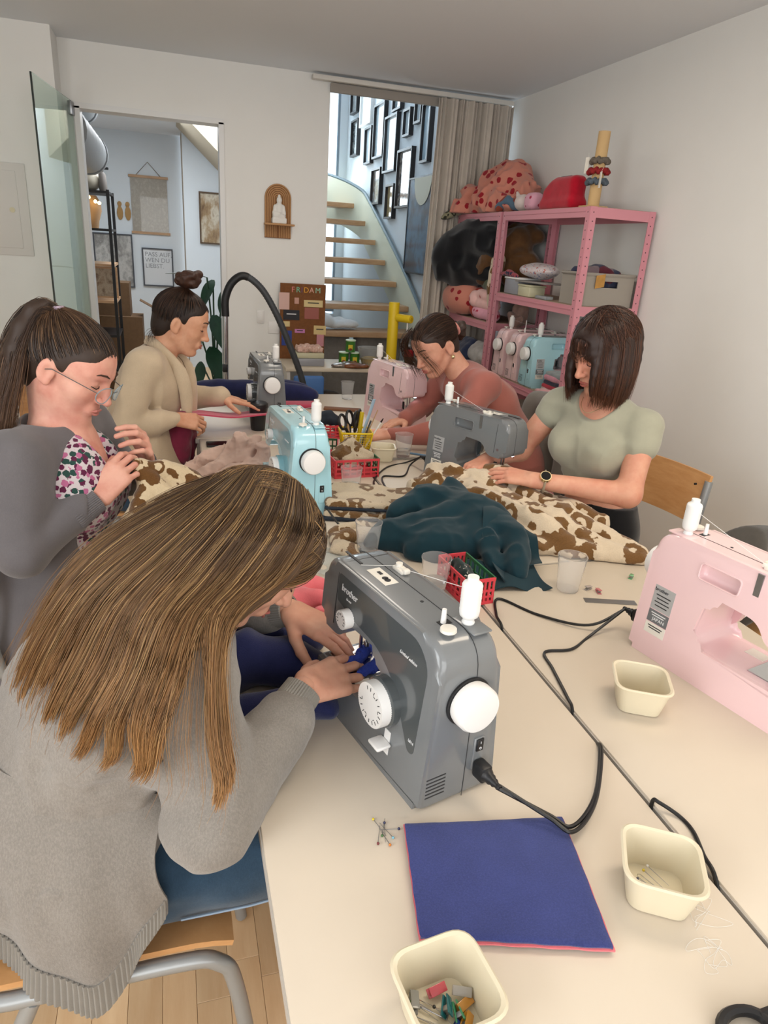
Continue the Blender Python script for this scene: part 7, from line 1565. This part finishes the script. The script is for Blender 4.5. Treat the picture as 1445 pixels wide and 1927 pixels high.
sheap('stored_bags', 'dark bags stuffed on the lower shelf of the sideboard', 'bag', [([(.85, 4.60, .46), (1.0, 4.58, .50), (1.15, 4.6, .46)], [.06, .08, .06]), ([(1.3, 4.6, .45), (1.5, 4.6, .47)], [.06, .07])], mat('bag_mix', '#4c4640', .6, var=.5, vscale=14), .012, .03, ((.012, 16, 2),), .3905)
lk = MB().rbox((.83, 4.36, .60), (.20, .04, .26), .018, 3).build('blue_case', mat('case_blue', '#4a76b4', .5)); tag(lk, 'light blue rounded case leaning under the sideboard', 'case')
# ---------------------------------------------------------------- vacuum cleaner
vc = thing('vacuum_cleaner', 'vacuum cleaner wand and arched grey hose before back wall', 'vacuum cleaner', (.55, 4.2, 0))
M_hose = mat('hose_grey', '#3d4044', .45)
hp = bez([(.298, 4.2, 1.10), (.30, 4.2, 1.20), (.34, 4.2, 1.29), (.41, 4.2, 1.328), (.50, 4.2, 1.27), (.58, 4.2, 1.15), (.66, 4.2, .98), (.76, 4.2, .72), (.80, 4.2, .45), (.75, 4.2, .25)], 150)
MB().tube(hp, [.019+.0016*(i % 2) for i in range(151)], 12).build('hose', M_hose, vc, True)
MB().tube(hp[0:55], .0225, 12).build('handle_grip', mat('grip_black', '#1b1b1d', .5), vc, True)
MB().tube([(.298, 4.2, 1.11), (.285, 4.2, .10)], .016, 14).build('wand', M_chrome, vc, True)
MB().rbox((.29, 4.2, .80), (.03, .035, .05), .006).build('wand_lock', M_blackpl, vc, True); MB().rbox((.285, 4.15, .04), (.26, .11, .07), .015).build('floor_head', M_blackpl, vc, True)
g = SDF((.50, 3.98, 0), (.96, 4.40, .34), .012); g.ell((.73, 4.19, .15), (.19, .14, .13)).cap((.60, 4.06, .07), (.60, 4.32, .07), .06, .06).plane((0, 0, .005), (0, 0, -1)); g.build('canister', mat('vac_red', '#5a1f24', .3, coat=.4), vc)
# ---------------------------------------------------------------- desk at the left edge
dk = thing('side_desk', 'small wooden desk at the left edge behind woman with ponytail', 'desk', (-1.0, 3.35, 0)); MB().rbox((0, 0, .84), (.66, .5, .03), .004).build('top', M_ply, dk)
for x in (-.3, .3):
    for y in (-.22, .22): MB().box((x, y, .41), (.04, .04, .82)).build('leg', M_ply, dk, smooth=False)
pkg('document_box', 'white and black document box on the left desk', 'box', (-.86, 3.38, .8555), (.30, .22, .10), M_whitepl, lid=M_black); pkg('paper_bag', 'tan paper bag in front of document box on desk', 'bag', (-.80, 3.18, .8555), (.20, .12, .06), mat('kraft_tube', '#c9a878', .8))
